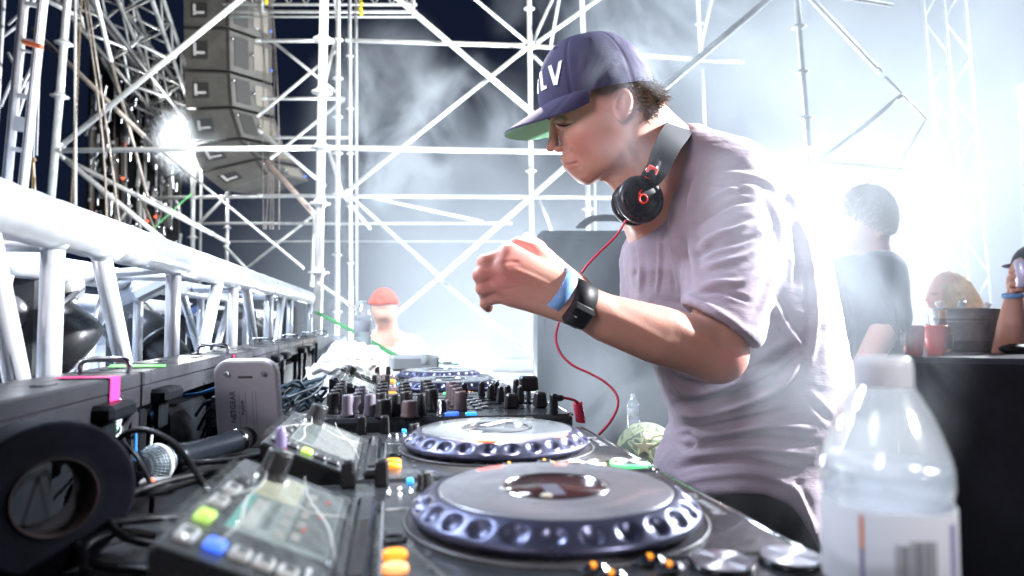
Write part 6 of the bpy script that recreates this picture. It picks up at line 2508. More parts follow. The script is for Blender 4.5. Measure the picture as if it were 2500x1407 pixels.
# ---------------------------------------------------------------- big water bottle in front, far bottle
def glass_mat(name, col, rough, ior=1.33):
    return mat(name, col, rough, 0, trans=1.0, ior=ior)


M_PET = film_mat()
nt = M_PET.node_tree
[n for n in nt.nodes if n.type == 'BSDF_GLOSSY'][0].inputs['Roughness'].default_value = .12
_mx = [n for n in nt.nodes if n.type == 'MIX_SHADER'][0]
lw = nt.nodes.new('ShaderNodeLayerWeight')
lw.inputs['Blend'].default_value = .35
rp = nt.nodes.new('ShaderNodeMapRange')
rp.inputs['To Min'].default_value = .10
rp.inputs['To Max'].default_value = .85
nt.links.new(lw.outputs['Facing'], rp.inputs['Value'])
nt.links.new(rp.outputs['Result'], _mx.inputs[0])
_df = nt.nodes.new('ShaderNodeBsdfTranslucent')
_df.inputs['Color'].default_value = (.85, .88, .92, 1)
_m2 = nt.nodes.new('ShaderNodeMixShader')
_m2.inputs[0].default_value = .26
_out = nt.nodes['Material Output']
nt.links.new(_mx.outputs[0], _m2.inputs[1])
nt.links.new(_df.outputs[0], _m2.inputs[2])
nt.links.new(_m2.outputs[0], _out.inputs['Surface'])
M_WATER = M_PET.copy()
M_WATER.name = 'water'
for n_ in M_WATER.node_tree.nodes:
    if n_.type == 'BSDF_TRANSLUCENT':
        n_.inputs['Color'].default_value = (.80, .86, .95, 1)
    if n_.type == 'MIX_SHADER' and not n_.inputs[0].is_linked:
        n_.inputs[0].default_value = .42
M_BCAP = mat('white bottle cap', (.82, .82, .80), .5, sss=.2)
M_LABEL = mat('white wrap label', (.78, .77, .80), .35, var=.05, vscale=40)
_lt = M_LABEL.node_tree
_tl = _lt.nodes.new('ShaderNodeBsdfTranslucent')
_tl.inputs['Color'].default_value = (.85, .85, .88, 1)
_lm = _lt.nodes.new('ShaderNodeMixShader')
_lm.inputs[0].default_value = .5
_lt.links.new(_lt.nodes['Principled BSDF'].outputs[0], _lm.inputs[1])
_lt.links.new(_tl.outputs[0], _lm.inputs[2])
_lt.links.new(_lm.outputs[0], _lt.nodes['Material Output'].inputs['Surface'])


M_BCAP = M_LABEL.copy()
M_BCAP.name = 'white bottle cap'


def bottle(c, s, label, label_marks=True):
    """c: centre of the base, s: scale (1 = 0.225 m tall)"""
    root = thing('water_bottle', label, 'bottle', tuple(c))
    B = lambda r, z: (r * s * .88, z * s)
    prof = [B(.026, .0), B(.031, .006), B(.0325, .016), B(.0318, .03), B(.0328, .04), B(.0318, .05), B(.0328, .06), B(.0318, .07), B(.0328, .08), B(.0318, .09), B(.0328, .1), B(.0318, .11), B(.0328, .12), B(.0324, .125), B(.0324, .163), B(.0318, .167), B(.0328, .171), B(.0328, .178), B(.0316, .184),
            B(.0296, .190), B(.0262, .198), B(.0222, .206), B(.0178, .213), B(.0148, .2175), B(.0135, .220), B(.0130, .229)]
    cc = []
    for i in range(len(prof) - 1):
        for k in range(3):
            t = k / 3
            cc.append((prof[i][0] * (1 - t) + prof[i + 1][0] * t, prof[i][1] * (1 - t) + prof[i + 1][1] * t))
    cc.append(prof[-1])
    mb = MB()
    mb.lathe(cc, 48, c, None, True, False)
    part(mb, 'shell', M_PET, root)
    lvl = .180
    wp = [(r * .965, z + .0008) for r, z in cc if z < lvl * s]
    mb = MB()
    mb.lathe([(.0005, wp[0][1])] + wp + [(wp[-1][0] * .995, lvl * s), (.0004, lvl * s)], 40, c, None, True, False)
    part(mb, 'water', M_WATER, root)
    mb = MB()
    n = 72
    vs = []
    for r_, z in ((.01425, .2175), (.01425, .218), (.0142, .2270), (.0138, .2302), (.0122, .2318), (.0005, .2322)):
        for i in range(n):
            a = 2 * math.pi * i / n
            q = (r_ + (.00028 if i % 2 else 0) * (r_ > .0138)) * s * .90
            vs.append(Vector(c) + Vector((q * math.cos(a), q * math.sin(a), z * s)))
    fs = [(k * n + i, k * n + (i + 1) % n, (k + 1) * n + (i + 1) % n, (k + 1) * n + i) for k in range(5) for i in range(n)]
    mb.add(vs, fs, True)
    part(mb, 'bottle_cap', M_BCAP, root)
    mb = MB()
    mb.lathe([(.0288 * s, .126 * s), (.0292 * s, .127 * s), (.0292 * s, .162 * s), (.0288 * s, .163 * s)], 60, c, None, True, False)
    lb = part(mb, 'label', M_LABEL, root)
    return root, lb


BC = Vector((.2365, .2985, CZ + TH + .001))
broot, lb = bottle(BC, 1.0, 'big clear water bottle with white cap and barcode label standing nearest the camera')


def on_label(a0, a1, z0, z1, m, nm, r=.0295):
    mb = MB()
    n = 8
    vs, fs = [], []
    for z in (z0, z1):
        for i in range(n + 1):
            a = math.radians(a0 + (a1 - a0) * i / n)
            vs.append(BC + Vector((r * math.cos(a), r * math.sin(a), z)))
    fs = [(i, i + 1, n + 2 + i, n + 1 + i) for i in range(n)]
    mb.add(vs, fs, True)
    return part(mb, nm, m, lb)


view = math.degrees(math.atan2(-BC.y, -BC.x))         # the side that faces the camera
M_OR = mat('orange label print', (.85, .22, .05), .5)
M_VI = mat('violet label print', (.20, .17, .34), .5)
M_BAR = mat('black barcode print', (.10, .10, .10), .6)
on_label(view - 22, view - 18.5, .146, .161, M_OR, 'orange_stripe')
on_label(view - 22, view - 18.5, .131, .146, M_VI, 'violet_stripe')
rr = random.Random(21)
a = view + 6
for k in range(7):
    w_ = rr.choice((.5, .8, 1.3))
    on_label(a, a + w_, .134, .150, M_BAR, 'print_line')
    a += w_ + rr.uniform(.5, .9)
a = view + 18
for k in range(14):
    w_ = rr.choice((.5, .8, 1.4))
    on_label(a, a + w_, .132, .152, M_BAR, 'barcode_bar')
    a += w_ + rr.uniform(.4, .9)
on_label(view + 58, view + 66, .13, .158, M_VI, 'violet_panel')
bottle(P(885, 902, 2.3), 1.0, 'small looking water bottle with blue label mark behind the folded white towels')
mb = MB()
p = P(882, 853, 2.27)
mb.box(p, (.022, .004, .010), Euler((0, 0, -YAW)), bevel=.001)
single(mb, 'label_sticker', mat('blue sticker', (.1, .15, .6), .5), 'blue oval mark on the label of the bottle behind the towels', 'sticker', p)

# folded white towels
from mathutils import noise as mnoise
M_TOWEL = cloth_mat('white towelling', (.80, .79, .80), (1, 1, 1), .6, 260, .04)
for li, (px0, px1, y0_, y1_, dd, th) in enumerate(((745, 925, 905, 885, 1.72, .022), (770, 938, 878, 868, 1.74, .020), (790, 930, 858, 862, 1.76, .018), (800, 900, 845, 856, 1.78, .016))):
    a, b = P(px0, y0_, dd), P(px1, y1_, dd)
    mb = MB()
    nU, nV = 46, 28

    def tw(u, v, a=a, b=b, th=th, li=li):
        ang = v * 2 * math.pi
        c = a.lerp(b, u)
        w_ = .075 * (1 - .25 * abs(2 * u - 1) ** 3)
        e = abs(math.cos(ang)) ** .7 * (1 if math.cos(ang) > 0 else -1) * w_
        z = math.sin(ang) * th * (1 - abs(2 * u - 1) ** 6 * .8)
        q = Vector((0, 1, 0)) * e + Vector((0, 0, z))
        p = c + q
        n1 = mnoise.noise(Vector((u * 7 + li * 3, v * 4, li))) * .010 + mnoise.noise(Vector((u * 18, v * 9 + li, li * 2))) * .004
        sag = -.022 * (u < .25) * (1 - u / .25) ** 2
        return p + Vector((n1 * .6, n1 * .4, n1 + sag))
    mb.grid(tw, nU, nV)
    o = single(mb, 'towel', M_TOWEL, ('lowest folded white towel of the pile beside the far player', 'second white towel from the bottom of the pile beside the far player', 'third white towel in the pile, just under the top one', 'topmost white towel of the pile left of the water bottle')[li], 'towel', a, 'folded white towels')
# a towel end that hangs over the front
mb = MB()
a, b, c2 = P(800, 900, 1.66), P(735, 935, 1.62), P(800, 960, 1.60)
mb.grid(lambda u, v: P(745 + 95 * u + 14 * v, 898 + 62 * v + 8 * math.sin(u * 5), 1.66 - .05 * v) + Vector((0, 0, mnoise.noise(Vector((u * 5, v * 4, 3))) * .012)), 30, 24)
single(mb, 'towel', M_TOWEL, 'crumpled white towel corner hanging down in front of the towel pile', 'towel', P(800, 958, 1.61), 'folded white towels')
# clear plastic cup behind
c = P(812, 868, 2.0)
mb = MB()
mb.lathe([(.034, 0), (.036, .002), (.046, .085), (.047, .088), (.045, .088), (.035, .004)], 32, c - Vector((0, 0, .03)), None, True, False)
single(mb, 'plastic_cup', M_PET, 'clear plastic cup standing behind the left end of the towels', 'cup', c - Vector((0, 0, .03)))
# pale low case behind the last player
mb = MB()
mb.box(P(1010, 886, 2.35), (.16, .10, .05), Euler((0, 0, .1)), bevel=.008)
single(mb, 'accessory_case', mat('pale grey case', (.55, .56, .55), .5, var=.1), 'pale grey low case behind the farthest player', 'case', P(1010, 905, 2.35))
mb = MB()
mb.lathe([(.014, 0), (.015, .004), (.015, .03), (.012, .034)], 20, P(1040, 890, 2.2))
single(mb, 'small_jar', mat('glass grey', (.5, .52, .5), .3), 'small grey jar beside the green strap end', 'jar', P(1040, 890, 2.2))

# green straps
M_GST = mat('green strap webbing', (.12, .55, .18), .6, var=.15, vscale=50)
mb = MB()
mb.path(smooth_pts([P(472, 470, 7.4), P(410, 525, 7.2), P(345, 586, 7.0)], 4), .018, 6, flat=.3)
single(mb, 'strap', M_GST, 'bright green strap stretched under the glaring spotlight', 'strap', P(345, 586, 7.0))
mb = MB()
mb.path(smooth_pts([P(772, 762, 3.3), P(868, 812, 3.0), P(975, 872, 2.7), P(1045, 884, 2.55), P(1118, 890, 2.5)], 5), [.020] * 11 + [.012] * 10, 6, flat=.25)
single(mb, 'strap', M_GST, 'green strap running down from the truss end across to the farthest player', 'strap', P(1118, 890, 2.5))
mb = MB()
mb.box(P(1092, 886, 2.48), (.03, .02, .014), bevel=.003)
single(mb, 'strap_buckle', M_STEEL, 'small steel buckle at the lower end of the green strap', 'buckle', P(1092, 889, 2.48))

# ---------------------------------------------------------------- big dark speaker case behind the performer
a, b = P(1338, 562, 2.75), P(1700, 562, 2.75)
cx_, wid = (a + b) / 2, (b - a).length
root = thing('speaker_cabinet', 'tall dark speaker cabinet standing in smoke behind the performer', 'speaker', (cx_.x, cx_.y + .25, 0.40))
mb = MB()
rz = Euler((0, 0, -YAW))
H_ = a.z - .40
mb.box((cx_.x, cx_.y + .25, .40 + H_ / 2), (wid, .5, H_), rz, bevel=.02)
bd = part(mb, 'body', mat('dark teal black paint', (.026, .034, .040), .6, var=.25, vscale=6), root)
mb = MB()
mb.box(Vector((cx_.x, cx_.y + .25, .40 + H_ / 2)) + rz.to_matrix() @ Vector((0, -.256, 0)), (wid - .06, .012, H_ - .08), rz, bevel=.004)
part(mb, 'grille', mat('dark grille cloth', (.03, .036, .04), .7, bump=.6, bscale=400), root)
mb = MB()
for k in range(14):
    t = k / 13
    mb.path(smooth_pts([P(1418 + rr.uniform(-10, 8), 556, 2.72), P(1435 + rr.uniform(-6, 6), 540 + rr.uniform(-8, 4), 2.74), P(1480, 530 + rr.uniform(-4, 8), 2.78), P(1560, 545 + rr.uniform(-8, 4), 2.82)], 5), .006, 5)
single(mb, 'cable_coil', M_CBL, 'coil of dark cables lying on the tall speaker cabinet', 'cable', P(1480, 560, 2.75))

# camouflage cap on a low case
mb = MB()
mb.box(P(1600, 1240, 1.75) - Vector((0, 0, .06)), (.40, .34, .30), Euler((0, 0, .1)), bevel=.02)
single(mb, 'equipment_case', M_BLACKM, 'dark equipment case on the stage under the camouflage cap', 'case', P(1600, 1240, 1.75) - Vector((0, 0, .21)))


def camo():
    m = bpy.data.materials.new('camouflage cloth')
    m.use_nodes = True
    nt = m.node_tree
    b = nt.nodes['Principled BSDF']
    b.inputs['Roughness'].default_value = .85
    tc = nt.nodes.new('ShaderNodeTexCoord')
    n = nt.nodes.new('ShaderNodeTexNoise')
    n.inputs['Scale'].default_value = 16
    n.inputs['Detail'].default_value = 2
    n.inputs['Distortion'].default_value = 1.5
    cr = nt.nodes.new('ShaderNodeValToRGB')
    cr.color_ramp.interpolation = 'CONSTANT'
    cols = [(0, (.10, .13, .09)), (.42, (.30, .34, .20)), (.5, (.16, .19, .12)), (.58, (.60, .58, .36))]
    el = cr.color_ramp.elements
    el[0].position, el[0].color = 0, (*cols[0][1], 1)
    el[1].position, el[1].color = cols[1][0], (*cols[1][1], 1)
    for p, c in cols[2:]:
        e = el.new(p)
        e.color = (*c, 1)
    nt.links.new(tc.outputs['Object'], n.inputs['Vector'])
    nt.links.new(n.outputs['Fac'], cr.inputs['Fac'])
    nt.links.new(cr.outputs['Color'], b.inputs['Base Color'])
    return m


d = 1.62
cc = P(1578, 1082, d)
root = thing('camouflage_cap', 'camouflage cap with a pale star lying between the decks and the performer', 'cap', tuple(cc - Vector((0, 0, .06))))
mb = MB()
vs = []
nu_, nv_ = 72, 22


def dome(u, v):
    a_ = u * 2 * math.pi
    ph = v * math.pi / 2
    seam = sum(-.0016 * math.exp(-((((a_ - k * math.pi / 3 + math.pi) % (2 * math.pi)) - math.pi) * 25) ** 2) for k in range(6))
    r_ = (math.cos(ph) ** .8) * (.068 + seam)
    return cc + RT * (r_ * math.cos(a_) * 1.08) + FW * (r_ * math.sin(a_)) + Vector((0, 0, math.sin(ph) * .082 - .035))


mb.grid(dome, nu_, nv_)
M_CAMO = camo()
cr_ = part(mb, 'crown', M_CAMO, root)
mb = MB()
star = []
for k in range(10):
    a_ = math.pi / 2 + k * math.pi / 5
    rr_ = .022 if k % 2 == 0 else .009
    star.append((rr_ * math.cos(a_), rr_ * math.sin(a_)))
mb.prism(star, -.004, .0022, Matrix((RT, UP, -FW)).transposed(), cc - FW * .0650 + RT * -.018 + Vector((0, 0, .006)))
part(mb, 'star', mat('pale yellow star', (.62, .60, .36), .7), cr_)
mb = MB()
mb.path([cc - FW * (.066 * math.sin(t)) + RT * (.030 + .032 * math.cos(t)) * 1 + Vector((0, 0, .010 + .022 * math.sin(t))) for t in [math.pi * k / 12 for k in range(13)]], .0028, 6)
part(mb, 'strap', mat('pale yellow star', (.62, .60, .36), .7), cr_)
bottle(P(1546, 1075, 1.9), .55, 'half hidden clear bottle behind the camouflage cap')

# ---------------------------------------------------------------- black covered bar at the right
d = 2.45
a, b = P(2188, 872, d), P(2900, 905, d - .25)
root = thing('covered_bar', 'high bar draped in black cloth with cups and a steel tub on it', 'bar', (((a + b) / 2).x, ((a + b) / 2).y + .35, 0.0))
u_ = (b - a)
u_.z = 0
u_.normalize()
v_ = Vector((-u_.y, u_.x, 0))
zt = a.z
W_ = 1.35
mb = MB()
o_ = Vector((a.x, a.y, 0))
Mq = Matrix((u_, v_, Vector((0, 0, 1)))).transposed()
mb.box(o_ + u_ * (W_ / 2) + v_ * .55 + Vector((0, 0, zt - .015)), (W_, 1.10, .03), Mq, bevel=.008)
part(mb, 'bar_top', mat('black satin top', (.035, .035, .045), .42, var=.2, vscale=6), root)
mb = MB()


def drape(u, v):
    x = u * W_
    f = .010 * math.sin(x * 26 + 1.5 * math.sin(x * 7)) * (1 - v) + .004 * mnoise.noise(Vector((x * 4, v * 5, 0)))
    return o_ + u_ * x + v_ * (f - .004) + Vector((0, 0, (zt - .02) * v))


mb.grid(drape, 90, 10)
part(mb, 'front_drape', M_CLOTHB, root)
mb = MB()
mb.grid(lambda u, v: o_ + v_ * (u * 1.1) + u_ * (-.004 + .008 * math.sin(u * 30) * (1 - v)) + Vector((0, 0, (zt - .02) * v)), 50, 8)
part(mb, 'side_drape', M_CLOTHB, root)


def on_bar(px, py, dd):
    """a point on the bar top under pixel column px"""
    p = P(px, py, dd)
    return Vector((p.x, p.y, zt + .001))


M_RCUP = mat('red plastic cup', (.85, .025, .03), .35)
M_CUPIN = mat('white cup inside', (.8, .78, .78), .5)
for px_, dd, lab in ((2230, 2.56, 'red party cup nearer the performer on the black bar'), (2285, 2.58, 'red party cup standing in front of the brown bottle')):
    c = on_bar(px_, 860, dd)
    r_ = thing('party_cup', lab, 'cup', tuple(c), 'red cups on the black bar')
    mb = MB()
    pr = [(.028, 0), (.030, .002), (.032, .030), (.0325, .032), (.0335, .034), (.036, .062), (.0365, .064), (.0375, .066), (.0410, .106), (.0425, .108), (.0430, .110), (.0425, .112), (.0412, .111)]
    mb.lathe(pr, 36, c, None, True, False)
    part(mb, 'cup_wall', M_RCUP, r_)
    mb = MB()
    mb.lathe([(.0005, .004), (.027, .004), (.0405, .109), (.0412, .1105)], 36, c, None, True, False)
    part(mb, 'cup_inside', M_CUPIN, r_)
c = on_bar(2303, 850, 2.78)
r_ = thing('liquor_bottle', 'brown liquor bottle with a pale stopper between red cup and steel tub', 'bottle', tuple(c))
mb = MB()
mb.lathe([(.030, 0), (.034, .004), (.034, .085), (.030, .098), (.016, .118), (.0125, .128), (.012, .140)], 32, c)
part(mb, 'glass', mat('amber glass', (.35, .16, .07), .1, trans=.6), r_)
mb = MB()
mb.lathe([(.0135, .138), (.0145, .140), (.0145, .170), (.013, .172)], 24, c)
part(mb, 'stopper', mat('tan stopper', (.62, .45, .25), .6), r_)
mb = MB()
mb.lathe([(.0345, .02), (.0347, .022), (.0347, .07), (.0345, .072)], 32, c, None, True, False)
part(mb, 'label', mat('brown label', (.2, .1, .1), .6), r_)
# steel tub
c = on_bar(2358, 840, 3.0)
r_ = thing('steel_tub', 'oval galvanised steel tub full of ice bottles on the black bar', 'tub', tuple(c))
M_GALV = mat('galvanised tub steel', (.42, .43, .47), .45, .6, var=.3, vscale=16, rvar=.12)
mb = MB()
Ms = Matrix.Diagonal((1, .68, 1))
mb.lathe([(.120, 0), (.124, .004), (.130, .040), (.1315, .042), (.1315, .046), (.131, .048), (.142, .120), (.1435, .122), (.1435, .127), (.1425, .129), (.150, .176), (.1535, .180), (.1535, .184), (.149, .184), (.140, .10), (.120, .03), (.01, .02)], 64, c, Matrix.Rotation(-YAW, 3, 'Z') @ Ms, True, False)
tb_ = part(mb, 'tub_body', M_GALV, r_)
for sx in (-1, 1):
    mb = MB()
    e = RT * (.146 * sx)
    e.z = 0
    cc2 = c + e + Vector((0, 0, .135))
    mb.path([cc2 + RT * (sx * .016 * math.sin(t) + sx * .002) + Vector((0, 0, .024 * math.cos(t))) for t in [math.pi * k / 10 for k in range(11)]], .0026, 6)
    part(mb, 'handle', M_STEEL, r_)
for i, (dx, dy, tl, m_) in enumerate(((-.040, .0, .35, mat('clear bottle neck', (.5, .55, .55), .15, trans=.4)), (.0, .03, .12, M_CHROME), (-.085, .01, -.3, M_CUPIN), (.05, -.02, .5, M_CUPIN))):
    mb = MB()
    cc2 = c + RT * dx + FW * dy + Vector((0, 0, .13))
    q = Matrix.Rotation(tl, 3, FW)
    mb.lathe([(.022, -.05), (.022, .02), (.013, .045), (.012, .075), (.0135, .077), (.0135, .086), (.012, .088)], 20, cc2, q)
    single(mb, 'bottle', m_, ('clear bottle neck leaning out of the steel tub', 'bright capped bottle upright in the steel tub', 'white bottle cap tilting left out of the steel tub', 'white capped bottle leaning right in the steel tub')[i], 'bottle', cc2)
rr = random.Random(2)
mb = MB()
for k in range(60):
    a_, q_ = rr.uniform(0, 6.28), rr.uniform(0, .115)
    mb.box(c + RT * (q_ * math.cos(a_)) + FW * (q_ * .66 * math.sin(a_)) + Vector((0, 0, .155 + rr.uniform(-.01, .012))), (.022, .022, .022), Euler((rr.uniform(0, 3), rr.uniform(0, 3), 0)), bevel=.004)
o = single(mb, 'ice', mat('ice', (.8, .84, .9), .2, trans=.4), 'heap of ice cubes filling the steel tub', 'ice', c + Vector((0, 0, .14)))
o['kind'] = 'stuff'
# folded black thing lying on the bar
mb = MB()
c = on_bar(2480, 850, 2.7)
mb.sphere(c + Vector((0, 0, .018)), .07, 24, 14, (1, .6, .3))
single(mb, 'folded_glove', M_RUBBER, 'black glove lying on the bright end of the bar', 'glove', c)

# ---------------------------------------------------------------- line array of speakers
M_SPK = mat('dusty speaker grey', (.105, .10, .09), .6, 0, var=.25, vscale=6)
M_SPKD = mat('dark speaker recess', (.035, .033, .03), .6)
root = thing('speaker_hang', 'tall curved hang of grey box speakers high above the spotlight', 'speaker hang', tuple(P(540, 380, 7)))
dS = 7.4
prev = [(448, -120), (448, -20), (449, 68), (450, 172), (453, 268), (462, 352), (492, 420), (548, 470)]
lst = [((560, -120), (560, -20), (560, 70), (562, 176), (568, 262), (590, 338), (632, 388), (655, 430))]
for i in range(7):
    (x0, y0_), (x1, y1_) = prev[i], prev[i + 1]
    (X0, Y0), (X1, Y1) = lst[0][i], lst[0][i + 1]
    g_ = 4
    A, B, Cc, Dd = P(x0, y0_ + g_, dS), P(X0, Y0 + g_, dS), P(X1, Y1 - g_, dS), P(x1, y1_ - g_, dS)
    off = RT * .30 + FW * .45
    mb = MB()
    inset = RT * .02
    vs = [A, B, Cc, Dd, A + off * .97 , B + off, Cc + off, Dd + off * .97]
    mb.add(vs, [(0, 1, 2, 3), (4, 7, 6, 5), (0, 4, 5, 1), (1, 5, 6, 2), (2, 6, 7, 3), (3, 7, 4, 0)])
    cab = part(mb, 'cabinet', M_SPK, root)

    def F_(u, v, k=0):
        p = A.lerp(B, u).lerp(Dd.lerp(Cc, u), v)
        return p - FW * k

    def S_(u, v, k=0):
        p = B.lerp(B + off, u).lerp(Cc.lerp(Cc + off, u), v)
        nn = off.cross(Vector((0, 0, 1))).normalized()
        if nn.dot(RT) < 0:
            nn = -nn
        return p + nn * k

    def quadbox(fn, u0, v0, u1, v1, k0, k1, m_, nm, par):
        mb = MB()
        vs = [fn(u0, v0, k0), fn(u1, v0, k0), fn(u1, v1, k0), fn(u0, v1, k0), fn(u0, v0, k1), fn(u1, v0, k1), fn(u1, v1, k1), fn(u0, v1, k1)]
        mb.add(vs, [(0, 1, 2, 3), (4, 7, 6, 5), (0, 4, 5, 1), (1, 5, 6, 2), (2, 6, 7, 3), (3, 7, 4, 0)])
        return part(mb, nm, m_, par)
    quadbox(F_, .16, .28, .52, .74, .003, .006, M_SPKD, 'handle_recess', cab)
    quadbox(F_, .22, .34, .27, .66, .008, .02, M_WHITEMETAL, 'handle_bar', cab)
    quadbox(F_, .22, .56, .46, .62, .008, .02, M_WHITEMETAL, 'handle_bar', cab)
    quadbox(F_, .93, .02, .995, .98, .003, .012, M_SPKD, 'edge_rail', cab)
    quadbox(F_, .0, -.03, 1.0, .01, .003, .014, M_SPKD, 'seam_rail', cab)
    quadbox(S_, .10, .10, .42, .85, .003, .008, M_SPKD, 'rear_panel', cab)
    quadbox(S_, .55, .15, .9, .8, .003, .008, mat('plate with painted light', (.24, .215, .18), .6), 'rear_panel', cab)  # paler tone paints the light falling on the right face
    for (u, v) in ((.05, .2), (.5, .45), (.95, .7)):
        mb = MB()
        p = S_(u, v, .02)
        mb.sphere(p, .016, 10, 6)
        part(mb, 'side_glint', M_CHROME if u != .95 else mat('painted blue glint', (.12, .25, .8), .3, .3, emis=(.1, .25, 1), estr=.6), cab)  # little spheres stand for reflected glints; the blue ones glow
rr = random.Random(8)
for k in range(5):
    x = 640 + k * 9
    mb = MB()
    mb.path(smooth_pts([P(x + rr.uniform(-14, 4), -20, 7.2), P(x + rr.uniform(-4, 4), 150, 7.1), P(x + rr.uniform(0, 12), 330, 7.0), P(x + rr.uniform(-2, 6), 560, 6.9)], 6), .005, 5)
    single(mb, 'rigging_cable', M_STEELD, ('first', 'second', 'third', 'fourth', 'fifth')[k] + ' thin cable from the left hanging beside the speaker hang', 'cable', P(x, 560, 6.9), 'thin cables beside the speaker hang')
# spotlight fixture with its lens
c = P(468, 345, 7.72)
root = thing('spotlight', 'glaring white spotlight hanging before the speaker hang', 'spotlight', tuple(c))
ax = (P(1000, 800, 1.5) - c).normalized()
q = ax.to_track_quat('Z', 'Y').to_matrix()
mb = MB()
mb.lathe([(.06, -.30), (.10, -.26), (.11, -.08), (.13, -.04), (.14, .0), (.135, .002)], 30, c, q)
part(mb, 'housing', M_BLACKM, root)
mb = MB()
mb.lathe([(.13, .004), (.12, .02), (.06, .032), (.001, .036)], 30, c, q)
lens = part(mb, 'lens', mat('burning lens', (1, 1, 1), .3, emis=(1.0, 1.0, 1.0), estr=260), root)
mb = MB()
mb.path([c + RT * (.17 * math.cos(t)) + UP * (.20 * math.sin(t)) for t in [math.pi * k / 14 for k in range(15)]], .012, 6)
part(mb, 'yoke', M_BLACKM, root)
# blinder lamps at the edge of the frame
c = L_EDGE + Vector((0, .25, 0))
root = thing('blinder_lamp', 'blazing blinder lamp in the smoke at the edge of the stage', 'lamp', tuple(c))
q = (P(2000, 600, 2) - c).normalized().to_track_quat('Z', 'Y').to_matrix()
mb = MB()
mb.box(c - (q @ Vector((0, 0, .08))), (.5, .5, .12), q, bevel=.02)
part(mb, 'housing', M_BLACKM, root)
for sx in (-.12, .12):
    for sy in (-.12, .12):
        mb = MB()
        mb.lathe([(.10, 0), (.09, .02), (.001, .03)], 24, c + q @ Vector((sx, sy, 0)), q)
        part(mb, 'bulb', mat('burning lens', (1, 1, 1), .3), root)
c = L_LOW + Vector((0, .2, -.15))
root = thing('floor_lamp', 'bright flood lamp on the floor hidden low in the smoke', 'lamp', tuple(c))
q = (P(1150, 500, 4.4) - c).normalized().to_track_quat('Z', 'Y').to_matrix()
mb = MB()
mb.box(c - (q @ Vector((0, 0, .05))), (.36, .24, .08), q, bevel=.015)
part(mb, 'housing', M_BLACKM, root)
mb = MB()
mb.box(c, (.32, .2, .01), q)
part(mb, 'lens', mat('floodlit glass', (1, 1, 1), .3, emis=(1, 1, 1), estr=8), root)

# ---------------------------------------------------------------- dark rig and video wall back left
M_VW = mat('dark video wall back', (.006, .008, .009), .5, .1, var=.4, vscale=6, rvar=.2)
M_GL = mat('bright bare metal', (.75, .76, .78), .25, .9)
root = thing('video_wall', 'tall dark back of a video wall glinting with cables and clamps', 'video wall', base_at(330, 9.2))
rr = random.Random(17)
for k in range(6):
    mb = MB()
    x0, x1 = 214 + k * 38, 214 + k * 38 + 36
    a, b = P(x0, 135 + rr.uniform(-4, 4), 9.2 + (k % 2) * .08), P(x1, 620, 9.2 + (k % 2) * .08)
    mb.box(((a.x + b.x) / 2, (a.y + b.y) / 2 + .06, (a.z + b.z) / 2), (abs(b.x - a.x), .12, abs(a.z - b.z)), bevel=.01)
    pn = part(mb, 'wall_column', M_VW, root)
    for j in range(34):
        mb = MB()
        px_, py_ = rr.uniform(x0 + 2, x1 - 2), rr.uniform(190, 610)
        hgt = rr.choice((.02, .03, .05, .12, .2, .3))
        c = P(px_, py_, 8.95)
        mb.box(c, (rr.uniform(.012, .05), .03, hgt), Euler((0, rr.gauss(0, .12), 0)), bevel=.004)
        part(mb, 'clamp', M_GL if rr.random() < .6 else M_STEEL, pn)
    for j in range(3):
        mb = MB()
        px_ = rr.uniform(x0, x1)
        mb.tube(P(px_, rr.uniform(200, 420), 9.0), P(px_ + rr.uniform(-3, 3), rr.uniform(430, 620), 9.0), rr.uniform(.008, .02), 6)
        part(mb, 'cable_drop', M_STEELD if rr.random() < .5 else M_STEEL, pn)
    for j in range(2):
        mb = MB()
        mb.sphere(P(rr.uniform(x0, x1), rr.uniform(220, 560), 8.95), .016, 8, 6)
        part(mb, 'pilot_light', rr.choice((M_WDOT, M_CYAN, M_RED)), pn)
# dark roof trusses running toward it
M_RIG = mat('grey rig steel', (.17, .17, .165), .45, .4, var=.5, vscale=5)
M_DK = mat('dim roof steel', (.07, .07, .07), .5, .4, var=.4, vscale=5)
for ti, (p0, p1, n_, m_) in enumerate((((150, -80, 5.4), (452, 300, 8.2), 12, M_DK), ((330, -40, 6.0), (470, 330, 8.6), 12, M_RIG), ((290, 120, 7.4), (440, 420, 8.8), 9, M_RIG))):
    A, B = P(*p0), P(*p1)
    r_ = thing('rig_truss', ('dim roof truss slanting down over the video wall', 'pale slanting truss beside the speaker hang full of clamps', 'short pale truss slanting down to the spotlight')[ti], 'truss', tuple(B))
    ax = (B - A).normalized()
    s1 = ax.cross(Vector((0, 0, 1))).normalized() * .14
    s2 = s1.cross(ax).normalized() * .14
    cs = [s1 + s2, s1 - s2, -s1 - s2, -s1 + s2]
    for q_ in cs:
        mb = MB()
        mb.tube(A + q_, B + q_, .022, 8)
        part(mb, 'chord', m_, r_)
    for k in range(n_):
        for f in range(4):
            t0, t1 = k / n_, (k + 1) / n_
            a_, b_ = (cs[f], cs[(f + 1) % 4]) if (k + f) % 2 else (cs[(f + 1) % 4], cs[f])
            mb = MB()
            mb.tube(A.lerp(B, t0) + a_, A.lerp(B, t1) + b_, .012, 6)
            part(mb, 'lattice_bar', M_RIG if (k + f) % 4 else M_STEEL, r_)
